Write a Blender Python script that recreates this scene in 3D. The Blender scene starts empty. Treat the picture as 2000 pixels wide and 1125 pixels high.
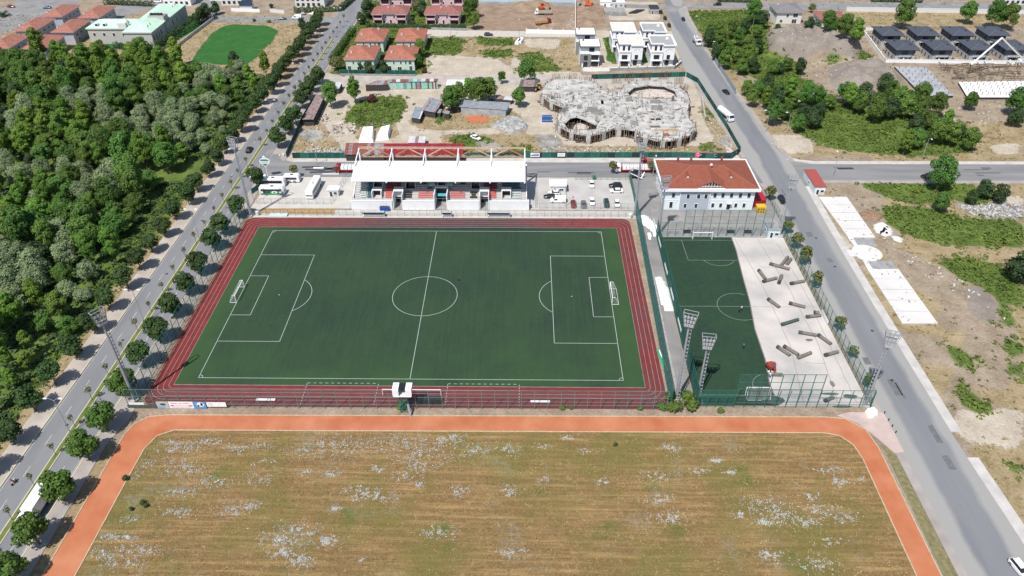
import bpy, math, random
import numpy as np
from mathutils import Vector, Matrix
from mathutils.geometry import tessellate_polygon
S = bpy.context.scene
COL = S.collection
R = math.radians
# ---------------------------------------------------------------- camera
CAM = np.array([28.002, -168.148, 128.248]); YAW, PIT, ROL, FPX = -0.0198037, 0.6404697, -0.0070589, 1461.5
_f = np.array([math.sin(YAW)*math.cos(PIT), math.cos(YAW)*math.cos(PIT), -math.sin(PIT)])
_r0 = np.array([math.cos(YAW), -math.sin(YAW), 0.0]); _u0 = np.cross(_r0, _f)
_r = math.cos(ROL)*_r0 + math.sin(ROL)*_u0
_u = -math.sin(ROL)*_r0 + math.cos(ROL)*_u0
cd = bpy.data.cameras.new('camera'); cam = bpy.data.objects.new('camera', cd); COL.objects.link(cam)
cam.matrix_world = Matrix(((_r[0], _u[0], -_f[0], CAM[0]), (_r[1], _u[1], -_f[1], CAM[1]), (_r[2], _u[2], -_f[2], CAM[2]), (0, 0, 0, 1)))
cd.sensor_width = 36; cd.lens = FPX/2000*36; cd.clip_start = 1; cd.clip_end = 6000
S.camera = cam
S.render.resolution_x = 1024; S.render.resolution_y = 576
# ---------------------------------------------------------------- light
SUN_AZ, SUN_EL = 60.0, 58.0           # direction in which shadows fall (from +X), elevation
w = bpy.data.worlds.new('World'); S.world = w; w.use_nodes = True
nt = w.node_tree; nt.nodes.clear()
sky = nt.nodes.new('ShaderNodeTexSky'); sky.sky_type = 'NISHITA'; sky.sun_disc = False
sky.sun_elevation = R(SUN_EL); sky.sun_rotation = R(90 - (SUN_AZ+180)); sky.air_density = 1.0; sky.dust_density = 1.0
bg = nt.nodes.new('ShaderNodeBackground'); bg.inputs[1].default_value = 0.10
ow = nt.nodes.new('ShaderNodeOutputWorld')
nt.links.new(sky.outputs[0], bg.inputs[0]); nt.links.new(bg.outputs[0], ow.inputs[0])
sl = bpy.data.lights.new('sun', 'SUN'); sl.energy = 4.6; sl.angle = R(0.5); sl.color = (1, 0.96, 0.9)
so = bpy.data.objects.new('sun', sl); COL.objects.link(so)
_d = Vector((math.cos(R(SUN_AZ))*math.cos(R(SUN_EL)), math.sin(R(SUN_AZ))*math.cos(R(SUN_EL)), -math.sin(R(SUN_EL))))
so.rotation_euler = _d.to_track_quat('-Z', 'Y').to_euler(); so.location = (0, 0, 200)
S.view_settings.view_transform = 'Standard'; S.view_settings.look = 'None'
S.view_settings.exposure = 0.33; S.view_settings.gamma = 1; S.view_settings.use_curve_mapping = False
S.render.engine = 'CYCLES'
S.cycles.max_bounces = 5; S.cycles.diffuse_bounces = 2; S.cycles.glossy_bounces = 2; S.cycles.transparent_max_bounces = 10
S.cycles.transmission_bounces = 2

# ---------------------------------------------------------------- helpers
rnd = random.Random(7)
def G(u, v, z=0.0):
    """survey point of the photograph -> place on the ground (or on the level z)"""
    d = _f + _r*((u-1000)/FPX) + _u*((562.5-v)/FPX)
    t = (z-CAM[2])/d[2]; p = CAM + t*d
    return (float(p[0]), float(p[1]))
def GP(pts, z=0.0): return [G(u, v, z) for u, v in pts]
def L3(c):  # sRGB 0-255 -> linear
    return tuple(((x/255)/12.92 if x/255 <= .04045 else ((x/255+.055)/1.055)**2.4) for x in c)
MATS = {}
def mat(name, col, rough=.8, var=.12, scale=1.5, metal=0.0, spec=.3, col2=None, rnd_amt=0.0, bump=0.0, emit=0.0, transl=0.0, detail=4, stretch=None):
    if name in MATS: return MATS[name]
    m = bpy.data.materials.new(name); MATS[name] = m; m.use_nodes = True
    t = m.node_tree; b = t.nodes['Principled BSDF']; n = t.nodes.new; k = t.links.new
    b.inputs['Roughness'].default_value = rough; b.inputs['Metallic'].default_value = metal
    b.inputs['Specular IOR Level'].default_value = spec
    if var > 0 or col2:
        geo = n('ShaderNodeNewGeometry'); nz = n('ShaderNodeTexNoise'); nz.inputs['Scale'].default_value = scale; nz.inputs['Detail'].default_value = detail
        src = geo.outputs['Position']
        if stretch:
            mp = n('ShaderNodeMapping'); mp.inputs['Scale'].default_value = stretch; k(src, mp.inputs[0]); src = mp.outputs[0]
        k(src, nz.inputs['Vector'])
        mr = n('ShaderNodeMapRange'); mr.inputs[1].default_value = .3; mr.inputs[2].default_value = .7; k(nz.outputs[0], mr.inputs[0])
        mx = n('ShaderNodeMix'); mx.data_type = 'RGBA'
        c2 = col2 or tuple(min(1, x*(1+var)) for x in col); c1 = col if col2 else tuple(x*(1-var) for x in col)
        mx.inputs[6].default_value = (*c1, 1); mx.inputs[7].default_value = (*c2, 1); k(mr.outputs[0], mx.inputs[0])
        out = mx.outputs[2]
        if rnd_amt:
            oi = n('ShaderNodeObjectInfo'); hs = n('ShaderNodeHueSaturation')
            m1 = n('ShaderNodeMapRange'); m1.inputs[3].default_value = 1-rnd_amt; m1.inputs[4].default_value = 1+rnd_amt; k(oi.outputs['Random'], m1.inputs[0]); k(m1.outputs[0], hs.inputs['Value'])
            m2 = n('ShaderNodeMath'); m2.operation = 'FRACT'; m3 = n('ShaderNodeMath'); m3.operation = 'MULTIPLY'; m3.inputs[1].default_value = 7.31; k(oi.outputs['Random'], m3.inputs[0]); k(m3.outputs[0], m2.inputs[0])
            m4 = n('ShaderNodeMapRange'); m4.inputs[3].default_value = .5-rnd_amt*.08; m4.inputs[4].default_value = .5+rnd_amt*.08; k(m2.outputs[0], m4.inputs[0]); k(m4.outputs[0], hs.inputs['Hue'])
            k(out, hs.inputs['Color']); out = hs.outputs[0]
        k(out, b.inputs['Base Color'])
        if transl:
            tr = n('ShaderNodeBsdfTranslucent'); k(out, tr.inputs[0]); ms = n('ShaderNodeMixShader'); ms.inputs[0].default_value = transl
            k(b.outputs[0], ms.inputs[1]); k(tr.outputs[0], ms.inputs[2]); k(ms.outputs[0], t.nodes['Material Output'].inputs[0])
        if bump:
            bp = n('ShaderNodeBump'); bp.inputs['Strength'].default_value = bump; bp.inputs['Distance'].default_value = .1
            k(nz.outputs[0], bp.inputs['Height']); k(bp.outputs[0], b.inputs['Normal'])
    else:
        b.inputs['Base Color'].default_value = (*col, 1)
    if emit:
        b.inputs['Emission Color'].default_value = (*col, 1); b.inputs['Emission Strength'].default_value = emit
    return m
def net_mat(name, col, op):
    if name in MATS: return MATS[name]
    m = bpy.data.materials.new(name); MATS[name] = m; m.use_nodes = True; t = m.node_tree; b = t.nodes['Principled BSDF']
    b.inputs['Base Color'].default_value = (*col, 1); b.inputs['Roughness'].default_value = .9
    tr = t.nodes.new('ShaderNodeBsdfTransparent'); ms = t.nodes.new('ShaderNodeMixShader')
    geo = t.nodes.new('ShaderNodeNewGeometry'); nz = t.nodes.new('ShaderNodeTexNoise'); nz.inputs['Scale'].default_value = .8
    mr = t.nodes.new('ShaderNodeMapRange'); mr.inputs[1].default_value = .3; mr.inputs[2].default_value = .7; mr.inputs[3].default_value = op*.7; mr.inputs[4].default_value = min(1, op*1.3)
    t.links.new(geo.outputs['Position'], nz.inputs['Vector']); t.links.new(nz.outputs[0], mr.inputs[0]); t.links.new(mr.outputs[0], ms.inputs[0])
    t.links.new(tr.outputs[0], ms.inputs[1]); t.links.new(b.outputs[0], ms.inputs[2]); t.links.new(ms.outputs[0], t.nodes['Material Output'].inputs[0])
    return m

class MB:
    def __init__(s): s.v = []; s.f = []; s.m = []; s.mats = []
    def mi(s, m):
        if m not in s.mats: s.mats.append(m)
        return s.mats.index(m)
    def face(s, pts, m):
        b = len(s.v); s.v += [tuple(p) for p in pts]; s.f.append(tuple(range(b, b+len(pts)))); s.m.append(s.mi(m)); return s
    def add(s, vs, fs, m):
        b = len(s.v); s.v += [tuple(p) for p in vs]; i = s.mi(m)
        for f in fs: s.f.append(tuple(b+j for j in f)); s.m.append(i)
        return s
    def box(s, x0, x1, y0, y1, z0, z1, m, bottom=True):
        vs = [(x0,y0,z0),(x1,y0,z0),(x1,y1,z0),(x0,y1,z0),(x0,y0,z1),(x1,y0,z1),(x1,y1,z1),(x0,y1,z1)]
        fs = [(4,5,6,7),(0,1,5,4),(1,2,6,5),(2,3,7,6),(3,0,4,7)]
        if bottom: fs.append((3,2,1,0))
        return s.add(vs, fs, m)
    def tbox(s, x0, x1, y0, y1, z0, z1, ix, iy, m):   # box whose top is drawn in
        vs = [(x0,y0,z0),(x1,y0,z0),(x1,y1,z0),(x0,y1,z0),(x0+ix,y0+iy,z1),(x1-ix,y0+iy,z1),(x1-ix,y1-iy,z1),(x0+ix,y1-iy,z1)]
        return s.add(vs, [(4,5,6,7),(0,1,5,4),(1,2,6,5),(2,3,7,6),(3,0,4,7),(3,2,1,0)], m)
    def prism(s, poly, z0, z1, m, side=None):
        n = len(poly); a = sum(poly[i][0]*poly[(i+1)%n][1]-poly[(i+1)%n][0]*poly[i][1] for i in range(n))
        if a < 0: poly = poly[::-1]
        vs = [(x, y, z1) for x, y in poly] + [(x, y, z0) for x, y in poly]
        s.add(vs, [tuple(range(n))], m)
        return s.add(vs, [(i, i+n, (i+1)%n+n, (i+1)%n)[::1] for i in range(n)], side or m)
    def beam(s, p, q, w, m, h=None):
        p = Vector(p); q = Vector(q); d = (q-p)
        if d.length < 1e-6: return s
        d.normalize(); up = Vector((0,0,1)) if abs(d.z) < .95 else Vector((1,0,0))
        a = d.cross(up).normalized()*(w/2); b = d.cross(a).normalized()*((h or w)/2)
        vs = [p-a-b, p+a-b, p+a+b, p-a+b, q-a-b, q+a-b, q+a+b, q-a+b]
        return s.add(vs, [(0,1,2,3),(7,6,5,4),(0,4,5,1),(1,5,6,2),(2,6,7,3),(3,7,4,0)], m)
    def cyl(s, p, q, r0, r1, m, n=8, cap=True):
        p = Vector(p); q = Vector(q); d = (q-p).normalized(); up = Vector((0,0,1)) if abs(d.z) < .95 else Vector((1,0,0))
        a = d.cross(up).normalized(); b = d.cross(a).normalized(); vs = []
        for c, rr in ((p, r0), (q, r1)):
            for i in range(n): t = 2*math.pi*i/n; vs.append(c + a*math.cos(t)*rr + b*math.sin(t)*rr)
        fs = [(i, (i+1)%n, n+(i+1)%n, n+i) for i in range(n)]
        if cap: fs += [tuple(range(n))[::-1], tuple(range(n, 2*n))]
        return s.add(vs, fs, m)
    def ball(s, c, rx, ry, rz, m, n=8, k=5):
        vs = [(c[0], c[1], c[2]-rz)]; 
        for i in range(1, k):
            ph = -math.pi/2 + math.pi*i/k
            for j in range(n): t = 2*math.pi*j/n; vs.append((c[0]+rx*math.cos(ph)*math.cos(t), c[1]+ry*math.cos(ph)*math.sin(t), c[2]+rz*math.sin(ph)))
        vs.append((c[0], c[1], c[2]+rz)); fs = []
        for j in range(n):
            fs.append((0, 1+(j+1)%n, 1+j)); top = len(vs)-1; b = 1+(k-2)*n; fs.append((top, b+j, b+(j+1)%n))
        for i in range(k-2):
            for j in range(n): b = 1+i*n; fs.append((b+j, b+(j+1)%n, b+n+(j+1)%n, b+n+j))
        return s.add(vs, fs, m)
    def mesh(s, name, smooth=False):
        me = bpy.data.meshes.new(name); me.from_pydata([tuple(map(float, p)) for p in s.v], [], s.f)
        for m in s.mats: me.materials.append(m)
        me.polygons.foreach_set('material_index', s.m)
        if smooth: me.polygons.foreach_set('use_smooth', [True]*len(s.f))
        me.update(); return me
    def build(s, name, parent=None, loc=None, rz=None, smooth=False, **k):
        return link(name, s.mesh(name, smooth), parent, loc, rz, **k)
def link(name, me, parent=None, loc=None, rz=None, label=None, cat=None, group=None, kind=None):
    o = bpy.data.objects.new(name, me); COL.objects.link(o)
    if parent: o.parent = parent
    if loc is not None: o.location = loc if len(loc) == 3 else (*loc, 0)
    if rz is not None: o.rotation_euler = (0, 0, rz)
    if label: o['label'] = label
    if cat: o['category'] = cat
    if group: o['group'] = group
    if kind: o['kind'] = kind
    return o
def E(name, label, cat, loc, rz=0, group=None): return link(name, None, None, loc, rz, label, cat, group)
CH = {}
def kids(o):
    return CH.get(o.name, [])
def reg(root):   # remember the children of a finished prototype
    for o in list(bpy.data.objects):
        if o.parent: CH.setdefault(o.parent.name, [])
    for o in bpy.data.objects:
        if o.parent and o.name not in CH[o.parent.name]: CH[o.parent.name].append(o.name)
def dup(root, loc, rz=None, label=None, group=None, scale=None, parts=True):
    def cp(o, par):
        c = o.copy(); COL.objects.link(c)
        if par: c.parent = par
        for n in CH.get(o.name, []): cp(bpy.data.objects[n], c)
        return c
    r = cp(root, None) if parts else None
    r.location = loc if len(loc) == 3 else (*loc, 0)
    if rz is not None: r.rotation_euler = (0, 0, rz)
    if label: r['label'] = label
    if group: r['group'] = group
    if scale is not None: r.scale = (scale,)*3 if not hasattr(scale, '__len__') else scale
    return r
def regtree(root, objs=None):
    CH[root.name] = [c.name for c in root.children]
    for c in root.children: CH[c.name] = [g.name for g in c.children]
    return root
ORD = ['first','second','third','fourth','fifth','sixth','seventh','eighth','ninth','tenth','eleventh','twelfth','thirteenth','fourteenth','fifteenth','sixteenth','seventeenth','eighteenth','nineteenth','twentieth','twenty-first','twenty-second','twenty-third','twenty-fourth','twenty-fifth','twenty-sixth','twenty-seventh','twenty-eighth','twenty-ninth','thirtieth','thirty-first','thirty-second','thirty-third','thirty-fourth','thirty-fifth','thirty-sixth','thirty-seventh','thirty-eighth','thirty-ninth','fortieth','forty-first','forty-second','forty-third','forty-fourth','forty-fifth']
def sheet(name, poly, z, m, kind='structure', parent=None, **k):
    n = len(poly); a = sum(poly[i][0]*poly[(i+1)%n][1]-poly[(i+1)%n][0]*poly[i][1] for i in range(n))
    if a < 0: poly = poly[::-1]
    b = MB(); tri = tessellate_polygon([[Vector((x, y, 0)) for x, y in poly]])
    b.add([(x, y, z) for x, y in poly], [tuple(t) for t in tri], m)
    o = b.build(name, parent, **k)
    me = o.data
    me.update()
    if sum(p.normal.z for p in me.polygons) < 0: me.flip_normals()
    if not parent and kind: o['kind'] = kind
    return o
def slab(name, poly, z0, z1, m, side=None, parent=None, kind='structure', **k):
    n = len(poly); a = sum(poly[i][0]*poly[(i+1)%n][1]-poly[(i+1)%n][0]*poly[i][1] for i in range(n))
    if a < 0: poly = poly[::-1]
    b = MB(); tri = tessellate_polygon([[Vector((x, y, 0)) for x, y in poly]])
    tri = [tuple(t) for t in tri]
    (ax, ay), (bx, by), (cx, cy) = (poly[i] for i in tri[0])
    if (bx-ax)*(cy-ay)-(by-ay)*(cx-ax) < 0: tri = [t[::-1] for t in tri]
    vs = [(x, y, z1) for x, y in poly] + [(x, y, z0) for x, y in poly]
    b.add(vs, tri, m); b.add(vs, [(i, i+n, (i+1)%n+n, (i+1)%n) for i in range(n)], side or m)
    o = b.build(name, parent, **k)
    if not parent and kind: o['kind'] = kind
    return o
def offset_line(pts, d):
    out = []
    for i, p in enumerate(pts):
        a = Vector(pts[max(0, i-1)]); b = Vector(pts[min(len(pts)-1, i+1)]); t = (b-a).normalized(); out.append((p[0]-t.y*d, p[1]+t.x*d))
    return out
def ribbon(pts, w, closed=False):
    if closed: pts = [pts[-1]] + list(pts) + [pts[0], pts[1]]
    A = offset_line(pts, w/2); B = offset_line(pts, -w/2)
    if closed: A = A[1:-1]; B = B[1:-1]
    return A, B
def strip_mb(mb, pts, w, z, m, closed=False):
    A, B = ribbon(pts, w, closed)
    for i in range(len(A)-1):
        mb.face([(*B[i], z), (*B[i+1], z), (*A[i+1], z), (*A[i], z)], m)
def text_mesh(txt, size, m, name='lettering', parent=None, M4=None, extr=.02):
    cu = bpy.data.curves.new(name, 'FONT'); cu.body = txt; cu.size = size; cu.align_x = 'CENTER'; cu.align_y = 'CENTER'; cu.extrude = extr; cu.resolution_u = 2; cu.offset = size*.02
    to = bpy.data.objects.new('tmp', cu); COL.objects.link(to)
    dg = bpy.context.evaluated_depsgraph_get(); me = bpy.data.meshes.new_from_object(to.evaluated_get(dg)); me.name = name
    bpy.data.objects.remove(to); bpy.data.curves.remove(cu)
    me.materials.clear(); me.materials.append(m)
    if M4 is not None: me.transform(M4)
    return link(name, me, parent)

# ---------------------------------------------------------------- materials
white = mat('white_paint', (.72,.73,.74), .55, .05)
offwhite = mat('offwhite_render', (.58,.58,.57), .7, .06)
concrete = mat('pale_concrete', (.43,.41,.39), .85, .14, .35, detail=8)
concrete_g = mat('grey_concrete', (.26,.26,.26), .85, .2, .5, detail=8)
paving = mat('paving', (.30,.27,.25), .85, .16, .25, detail=8)
paving_p = mat('pinkish_paving', (.42,.33,.30), .85, .12, .3, detail=6)
asphalt = mat('asphalt', (.155,.16,.172), .85, .16, .12, col2=(.205,.205,.212), detail=9, stretch=(1.6,.35,1))
asphalt_x = mat('asphalt_cross', (.15,.152,.16), .85, .16, .12, col2=(.235,.232,.23), detail=9, stretch=(.25,1.8,1))
asphalt_o = mat('old_asphalt', (.17,.168,.17), .88, .2, .15, col2=(.25,.245,.24), detail=9)
kerb_y = mat('cream_kerb', (.47,.42,.31), .8, .1, 2)
kerb_w = mat('grey_kerb', (.36,.35,.33), .8, .1, 2)
dark = mat('dark_metal', (.03,.032,.035), .5, .1)
black = mat('black_rubber', (.015,.015,.016), .8, 0)
steel = mat('galvanised_steel', (.33,.35,.38), .45, .1, 2, metal=.3)
lamp_grey = mat('lamp_pole_grey', (.3,.31,.32), .5, .1)
glass = mat('dark_glass', (.018,.022,.028), .12, 0, spec=.6)
green_post = mat('green_painted_steel', (.02,.13,.11), .5, .12)
grey_post = mat('grey_green_steel', (.13,.19,.18), .5, .12)
pvc_white = mat('white_sheeting', (.74,.74,.75), .7, .05)
terracotta = mat('terracotta_tiles', (.21,.066,.04), .85, .12, .9, detail=8)
terracotta_l = mat('light_terracotta_tiles', (.30,.115,.08), .85, .25, .9, detail=8)
terracotta2 = mat('dusty_red_tiles', (.24,.098,.085), .85, .25, .9, detail=8)
salmon = mat('salmon_tiles', (.29,.125,.095), .85, .25, .9, detail=8)
slate = mat('slate_blue_tiles', (.058,.066,.085), .7, .18, 1.2)
grey_tile = mat('grey_tiles', (.17,.165,.17), .8, .15, 1.2)
trunk_m = mat('bark', (.11,.085,.06), .9, .2, 3)
rusty = mat('rusted_sheet', (.30,.28,.29), .7, .1, .9, col2=(.16,.06,.04), detail=6)
tin = mat('grey_tin', (.22,.24,.27), .55, .2, .7, detail=6)
wood = mat('weathered_wood', (.17,.145,.125), .9, .25, 1.5)
rebar = mat('rusty_rebar', (.15,.105,.08), .9, .3, 2)
screen_g = mat('green_screen_fabric', (.012,.075,.062), .85, .3, .5)
red_m = mat('red_metal', (.33,.02,.03), .6, .15)
leafmats = {
 'street': mat('street_tree_leaves', (.030,.062,.020), .7, 0, .9, col2=(.062,.11,.026), rnd_amt=.2, transl=.25),
 'streetb': mat('bright_street_leaves', (.055,.115,.018), .7, 0, .9, col2=(.105,.185,.03), rnd_amt=.12, transl=.25),
 'bright': mat('poplar_leaves', (.095,.18,.024), .7, 0, .5, col2=(.17,.28,.042), rnd_amt=.24, transl=.3),
 'mid': mat('elm_leaves', (.062,.13,.024), .7, 0, .5, col2=(.125,.215,.040), rnd_amt=.3, transl=.3),
 'silver': mat('willow_leaves', (.165,.225,.105), .7, 0, .6, col2=(.25,.31,.16), rnd_amt=.16, transl=.25),
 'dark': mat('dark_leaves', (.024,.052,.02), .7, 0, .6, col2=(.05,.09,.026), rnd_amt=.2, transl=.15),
 'olive': mat('olive_leaves', (.095,.115,.03), .7, 0, .8, col2=(.15,.155,.05), rnd_amt=.15, transl=.25),
 'maroon': mat('maroon_leaves', (.075,.022,.02), .7, 0, .8, col2=(.10,.035,.025), rnd_amt=.1, transl=.1),
}
# ---------------------------------------------------------------- the ground
def pip(poly, X, Y):
    ins = np.zeros(X.shape, bool); n = len(poly)
    for i in range(n):
        x0, y0 = poly[i]; x1, y1 = poly[(i+1) % n]
        if y0 == y1: continue
        c = ((Y > min(y0, y1)) & (Y <= max(y0, y1))); xi = x0+(Y-y0)*(x1-x0)/(y1-y0); ins ^= c & (X < xi)
    return ins
STEP = 1.0
gx = np.concatenate([[-2600, -1500, -900, -600, -430, -360], np.arange(-330, 351, STEP), [380, 450, 620, 900, 1500, 2600]])
gy = np.concatenate([[-2000, -1000, -500, -250, -140], np.arange(-102, 311, STEP), [330, 380, 480, 700, 1200, 2500]])
X, Y = np.meshgrid(gx, gy); CL = np.zeros(X.shape, int); HT = np.zeros(X.shape)
GREEN, STRAW, PALE, RUB, DARKS, LAWN, MOUND = 1, 2, 3, 4, 5, 6, 7
def paint(c, *polys, world=False):
    for p in polys: CL[pip(p if world else GP(p), X, Y)] = c
CL[:] = 0
paint(STRAW, [(-330, -102), (-82, -102), (-82, 190), (-330, 190)], world=True)
paint(GREEN, [(-330, -102), (-90.5, -102), (-90, 90), (-89, 165), (-108, 176), (-140, 178), (-190, 192), (-330, 200)], world=True)
paint(GREEN, [(-115, 20), (-88, 30), (-88, 100), (-115, 110)], world=True)
paint(STRAW, [(-300, 178), (-120, 178), (-120, 260), (-290, 260)], world=True)
paint(STRAW, [(358, 92), (385, 95), (440, 48), (420, 42)], [(420, 40), (590, 38), (600, 60), (548, 128), (470, 125)])
paint(LAWN, [(372, 124), (380, 108), (400, 80), (425, 56), (450, 47), (520, 50), (545, 60), (532, 80), (505, 110), (480, 128)])
# construction plot between the two roads
paint(PALE, [(-62, 78), (108, 78), (104, 166), (-66, 166)], world=True)
paint(STRAW, [(562, 300), (575, 240), (630, 240), (668, 290), (690, 300)], [(700, 240), (770, 238), (782, 262), (760, 272), (695, 274)], [(798, 238), (812, 214), (870, 210), (1000, 215), (1022, 228), (1010, 236), (975, 240), (955, 250), (880, 255), (818, 252)],
      [(860, 262), (1045, 262), (1100, 275), (1100, 304), (860, 300)], [(1045, 285), (1440, 285), (1440, 300), (1300, 304), (1045, 304)], [(1370, 190), (1420, 230), (1440, 290), (1400, 292), (1365, 215)])
paint(GREEN, [(672, 232), (690, 205), (735, 188), (790, 190), (795, 205), (775, 240), (745, 248), (705, 250)], [(872, 270), (905, 262), (960, 268), (962, 288), (905, 292)], [(985, 285), (1035, 285), (1040, 302), (985, 302)], [(1358, 290), (1385, 276), (1400, 284), (1392, 298)], [(1380, 200), (1402, 225), (1395, 240), (1378, 215)],
      [(850, 226), (872, 222), (868, 240), (850, 238)])
paint(RUB, [(955, 246), (985, 232), (1015, 236), (1035, 250), (1020, 262), (985, 262)], [(1040, 262), (1090, 262), (1100, 290), (1060, 296)], [(590, 300), (690, 292), (690, 304), (590, 305)], [(920, 278), (950, 274), (1000, 290), (960, 296)], [(1410, 255), (1432, 285), (1405, 285)], [(575, 262), (600, 250), (640, 262), (610, 280)])
# empty lots at the top
paint(PALE, [(828, 108), (960, 108), (1010, 140), (1135, 140), (1140, 152), (826, 152)])
paint(STRAW, [(832, 74), (1125, 74), (1138, 140), (1010, 138), (980, 112), (900, 110), (832, 100)])
paint(GREEN, [(834, 76), (905, 72), (900, 104), (836, 108)], [(1015, 104), (1050, 100), (1100, 138), (1010, 142)], [(930, 74), (1000, 76), (1000, 90), (935, 88)], [(940, 98), (1000, 96), (1000, 110), (950, 112)])
paint(PALE, [(1020, 76), (1095, 76), (1090, 96), (1030, 92)], [(1000, 112), (1030, 118), (1020, 135), (1000, 130)])
paint(DARKS, [(925, 8), (1122, 6), (1124, 62), (922, 62)], [(1124, 8), (1185, 8), (1180, 55), (1130, 60)])
paint(PALE, [(1180, 3), (1285, 3), (1290, 38), (1190, 40)])
# north-east
paint(GREEN, [(1345, 22), (1490, 20), (1500, 60), (1490, 78), (1560, 130), (1560, 150), (1470, 150), (1400, 128), (1362, 70)])
paint(STRAW, [(1362, 60), (1376, 60), (1405, 118), (1440, 148), (1480, 215), (1530, 255), (1530, 300), (1480, 240), (1425, 160)], [(1540, 246), (1650, 280), (1800, 304), (1500, 306), (1490, 270)], [(1660, 18), (2000, 30), (2000, 50), (1680, 62)], [(1780, 240), (2000, 240), (2000, 316), (1700, 316)])
paint(PALE, [(1500, 262), (1580, 268), (1590, 300), (1530, 300)], [(1930, 285), (1990, 278), (1990, 300), (1940, 300)])
paint(GREEN, [(1480, 130), (1560, 148), (1640, 200), (1880, 240), (1902, 268), (1890, 298), (1800, 305), (1700, 300), (1600, 285), (1545, 245), (1480, 195)], [(1670, 100), (1700, 104), (1700, 122), (1672, 118)], [(1600, 118), (1680, 104), (1690, 122), (1620, 126)])
# east side below the cross road
paint(STRAW, [(126.5, -102), (350, -102), (350, 68), (126.5, 68)], world=True)
paint(0, [(1600, 352), (1690, 352), (1760, 430), (1750, 480), (1640, 400)], [(1720, 640), (1850, 660), (1860, 720), (1760, 700)], [(1690, 450), (1750, 480), (1900, 560), (1900, 620), (1780, 560)])
paint(0, [(1850, 560), (1905, 545), (1930, 600), (1990, 650), (1970, 760), (2000, 830), (1990, 880), (1870, 850), (1835, 790), (1880, 700), (1830, 620)])
paint(PALE, [(1860, 820), (1960, 800), (2000, 830), (1990, 880), (1870, 850)], [(1590, 392), (1601, 392), (1700, 530), (1690, 540)], [(1860, 800), (2000, 800), (2000, 868), (1880, 868)])
paint(STRAW, [(1880, 750), (2000, 770), (2000, 800), (1900, 790)], [(1850, 650), (1890, 640), (1880, 690), (1840, 690)])
paint(GREEN, [(1674, 352), (1760, 346), (1815, 345), (1860, 350), (1950, 380), (1930, 400), (1890, 402), (1850, 384), (1830, 398), (1770, 396), (1700, 374)], [(1718, 402), (1790, 404), (1900, 428), (2000, 432), (2000, 484), (1930, 482), (1840, 478), (1780, 462), (1735, 440)],
      [(1830, 512), (1880, 500), (1960, 520), (2000, 560), (2000, 600), (1960, 590), (1900, 560)], [(1842, 678), (1880, 680), (1910, 712), (1880, 722)], [(1868, 752), (1900, 762), (1936, 800), (1920, 812), (1875, 790)], [(1955, 660), (2000, 668), (2000, 700), (1975, 700)], [(1960, 705), (2000, 710), (2000, 740), (1980, 740)], [(1930, 588), (1960, 590), (1990, 640), (1960, 640)], [(1955, 895), (2000, 905), (2000, 940), (1975, 930)])
paint(RUB, [(1855, 398), (1935, 396), (2000, 398), (2000, 428), (1930, 425), (1890, 415)])
paint(PALE, [(2000, 380), (1960, 384), (1960, 398), (2000, 398)])
# gardens round the houses
paint(GREEN, [(645, 40), (830, 40), (832, 145), (655, 145)], [(700, 0), (925, 0), (922, 52), (705, 52)])
paint(PALE, [(1135, 60), (1330, 60), (1325, 135), (1138, 140)])
paint(LAWN, [(1181, 72), (1196, 72), (1206, 120), (1186, 122)], [(1243, 80), (1256, 80), (1268, 124), (1252, 124)], [(1140, 75), (1150, 75), (1146, 128), (1140, 128)], [(180, 92), (300, 102), (420, 40), (400, 25), (200, 60)])
paint(STRAW, [(360, 110), (385, 100), (430, 45), (415, 40)])
paint(MOUND, [(1488, 76), (1540, 68), (1600, 70), (1690, 104), (1665, 124), (1600, 118), (1560, 122), (1500, 112)], [(1618, 138), (1660, 126), (1730, 128), (1765, 162), (1700, 180), (1622, 174)], [(1885, 568), (1912, 556), (1955, 610), (1930, 640), (1890, 610)])
# mounds and pits
def blur(a, k):
    for _ in range(k):
        b = a.copy(); b[1:-1] = (a[:-2]+a[1:-1]*2+a[2:])/4; a = b.copy(); a[:, 1:-1] = (b[:, :-2]+b[:, 1:-1]*2+b[:, 2:])/4
    return a
rs = np.random.RandomState(5)
def bump(poly, h, k=30, rough=.25):
    global HT
    m = pip(GP(poly), X, Y).astype(float); m = blur(m, k); nz = blur(rs.rand(*X.shape), 4); nz = (nz-nz.mean())/nz.std()
    HT = HT + m*h + m*nz*rough
bump([(1488, 84), (1540, 78), (1600, 80), (1682, 108), (1665, 122), (1560, 118), (1500, 112)], 8.5, 9, .7)
bump([(1625, 140), (1660, 128), (1720, 130), (1755, 160), (1700, 178), (1630, 172)], 5.0, 14, .5)
bump([(960, 250), (985, 234), (1015, 236), (1032, 250), (1010, 260)], 1.6, 10, .35)
bump([(1880, 560), (1910, 552), (1945, 600), (1920, 632), (1890, 600)], 1.2, 12, .2)
bump([(1850, 570), (1885, 575), (1885, 620), (1850, 600)], 1.4, 8, .1)
bump([(1005, 8), (1060, 4), (1075, 14), (1010, 20)], 2.2, 8, .5); bump([(1040, 42), (1105, 46), (1105, 60), (1050, 60)], -1.8, 8, .4)
bump([(1132, 12), (1180, 12), (1180, 50), (1135, 52)], 1.5, 12, .5)
bump([(1530, 262), (1580, 268), (1590, 300), (1530, 296)], .5, 10, .25)
far = (X < -330) | (X > 350) | (Y < -102) | (Y > 311); HT[far] = 0
ny, nx = X.shape; idx = np.arange(nx*ny).reshape(ny, nx)
quads = np.stack([idx[:-1, :-1], idx[:-1, 1:], idx[1:, 1:], idx[1:, :-1]], -1).reshape(-1, 4)
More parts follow.
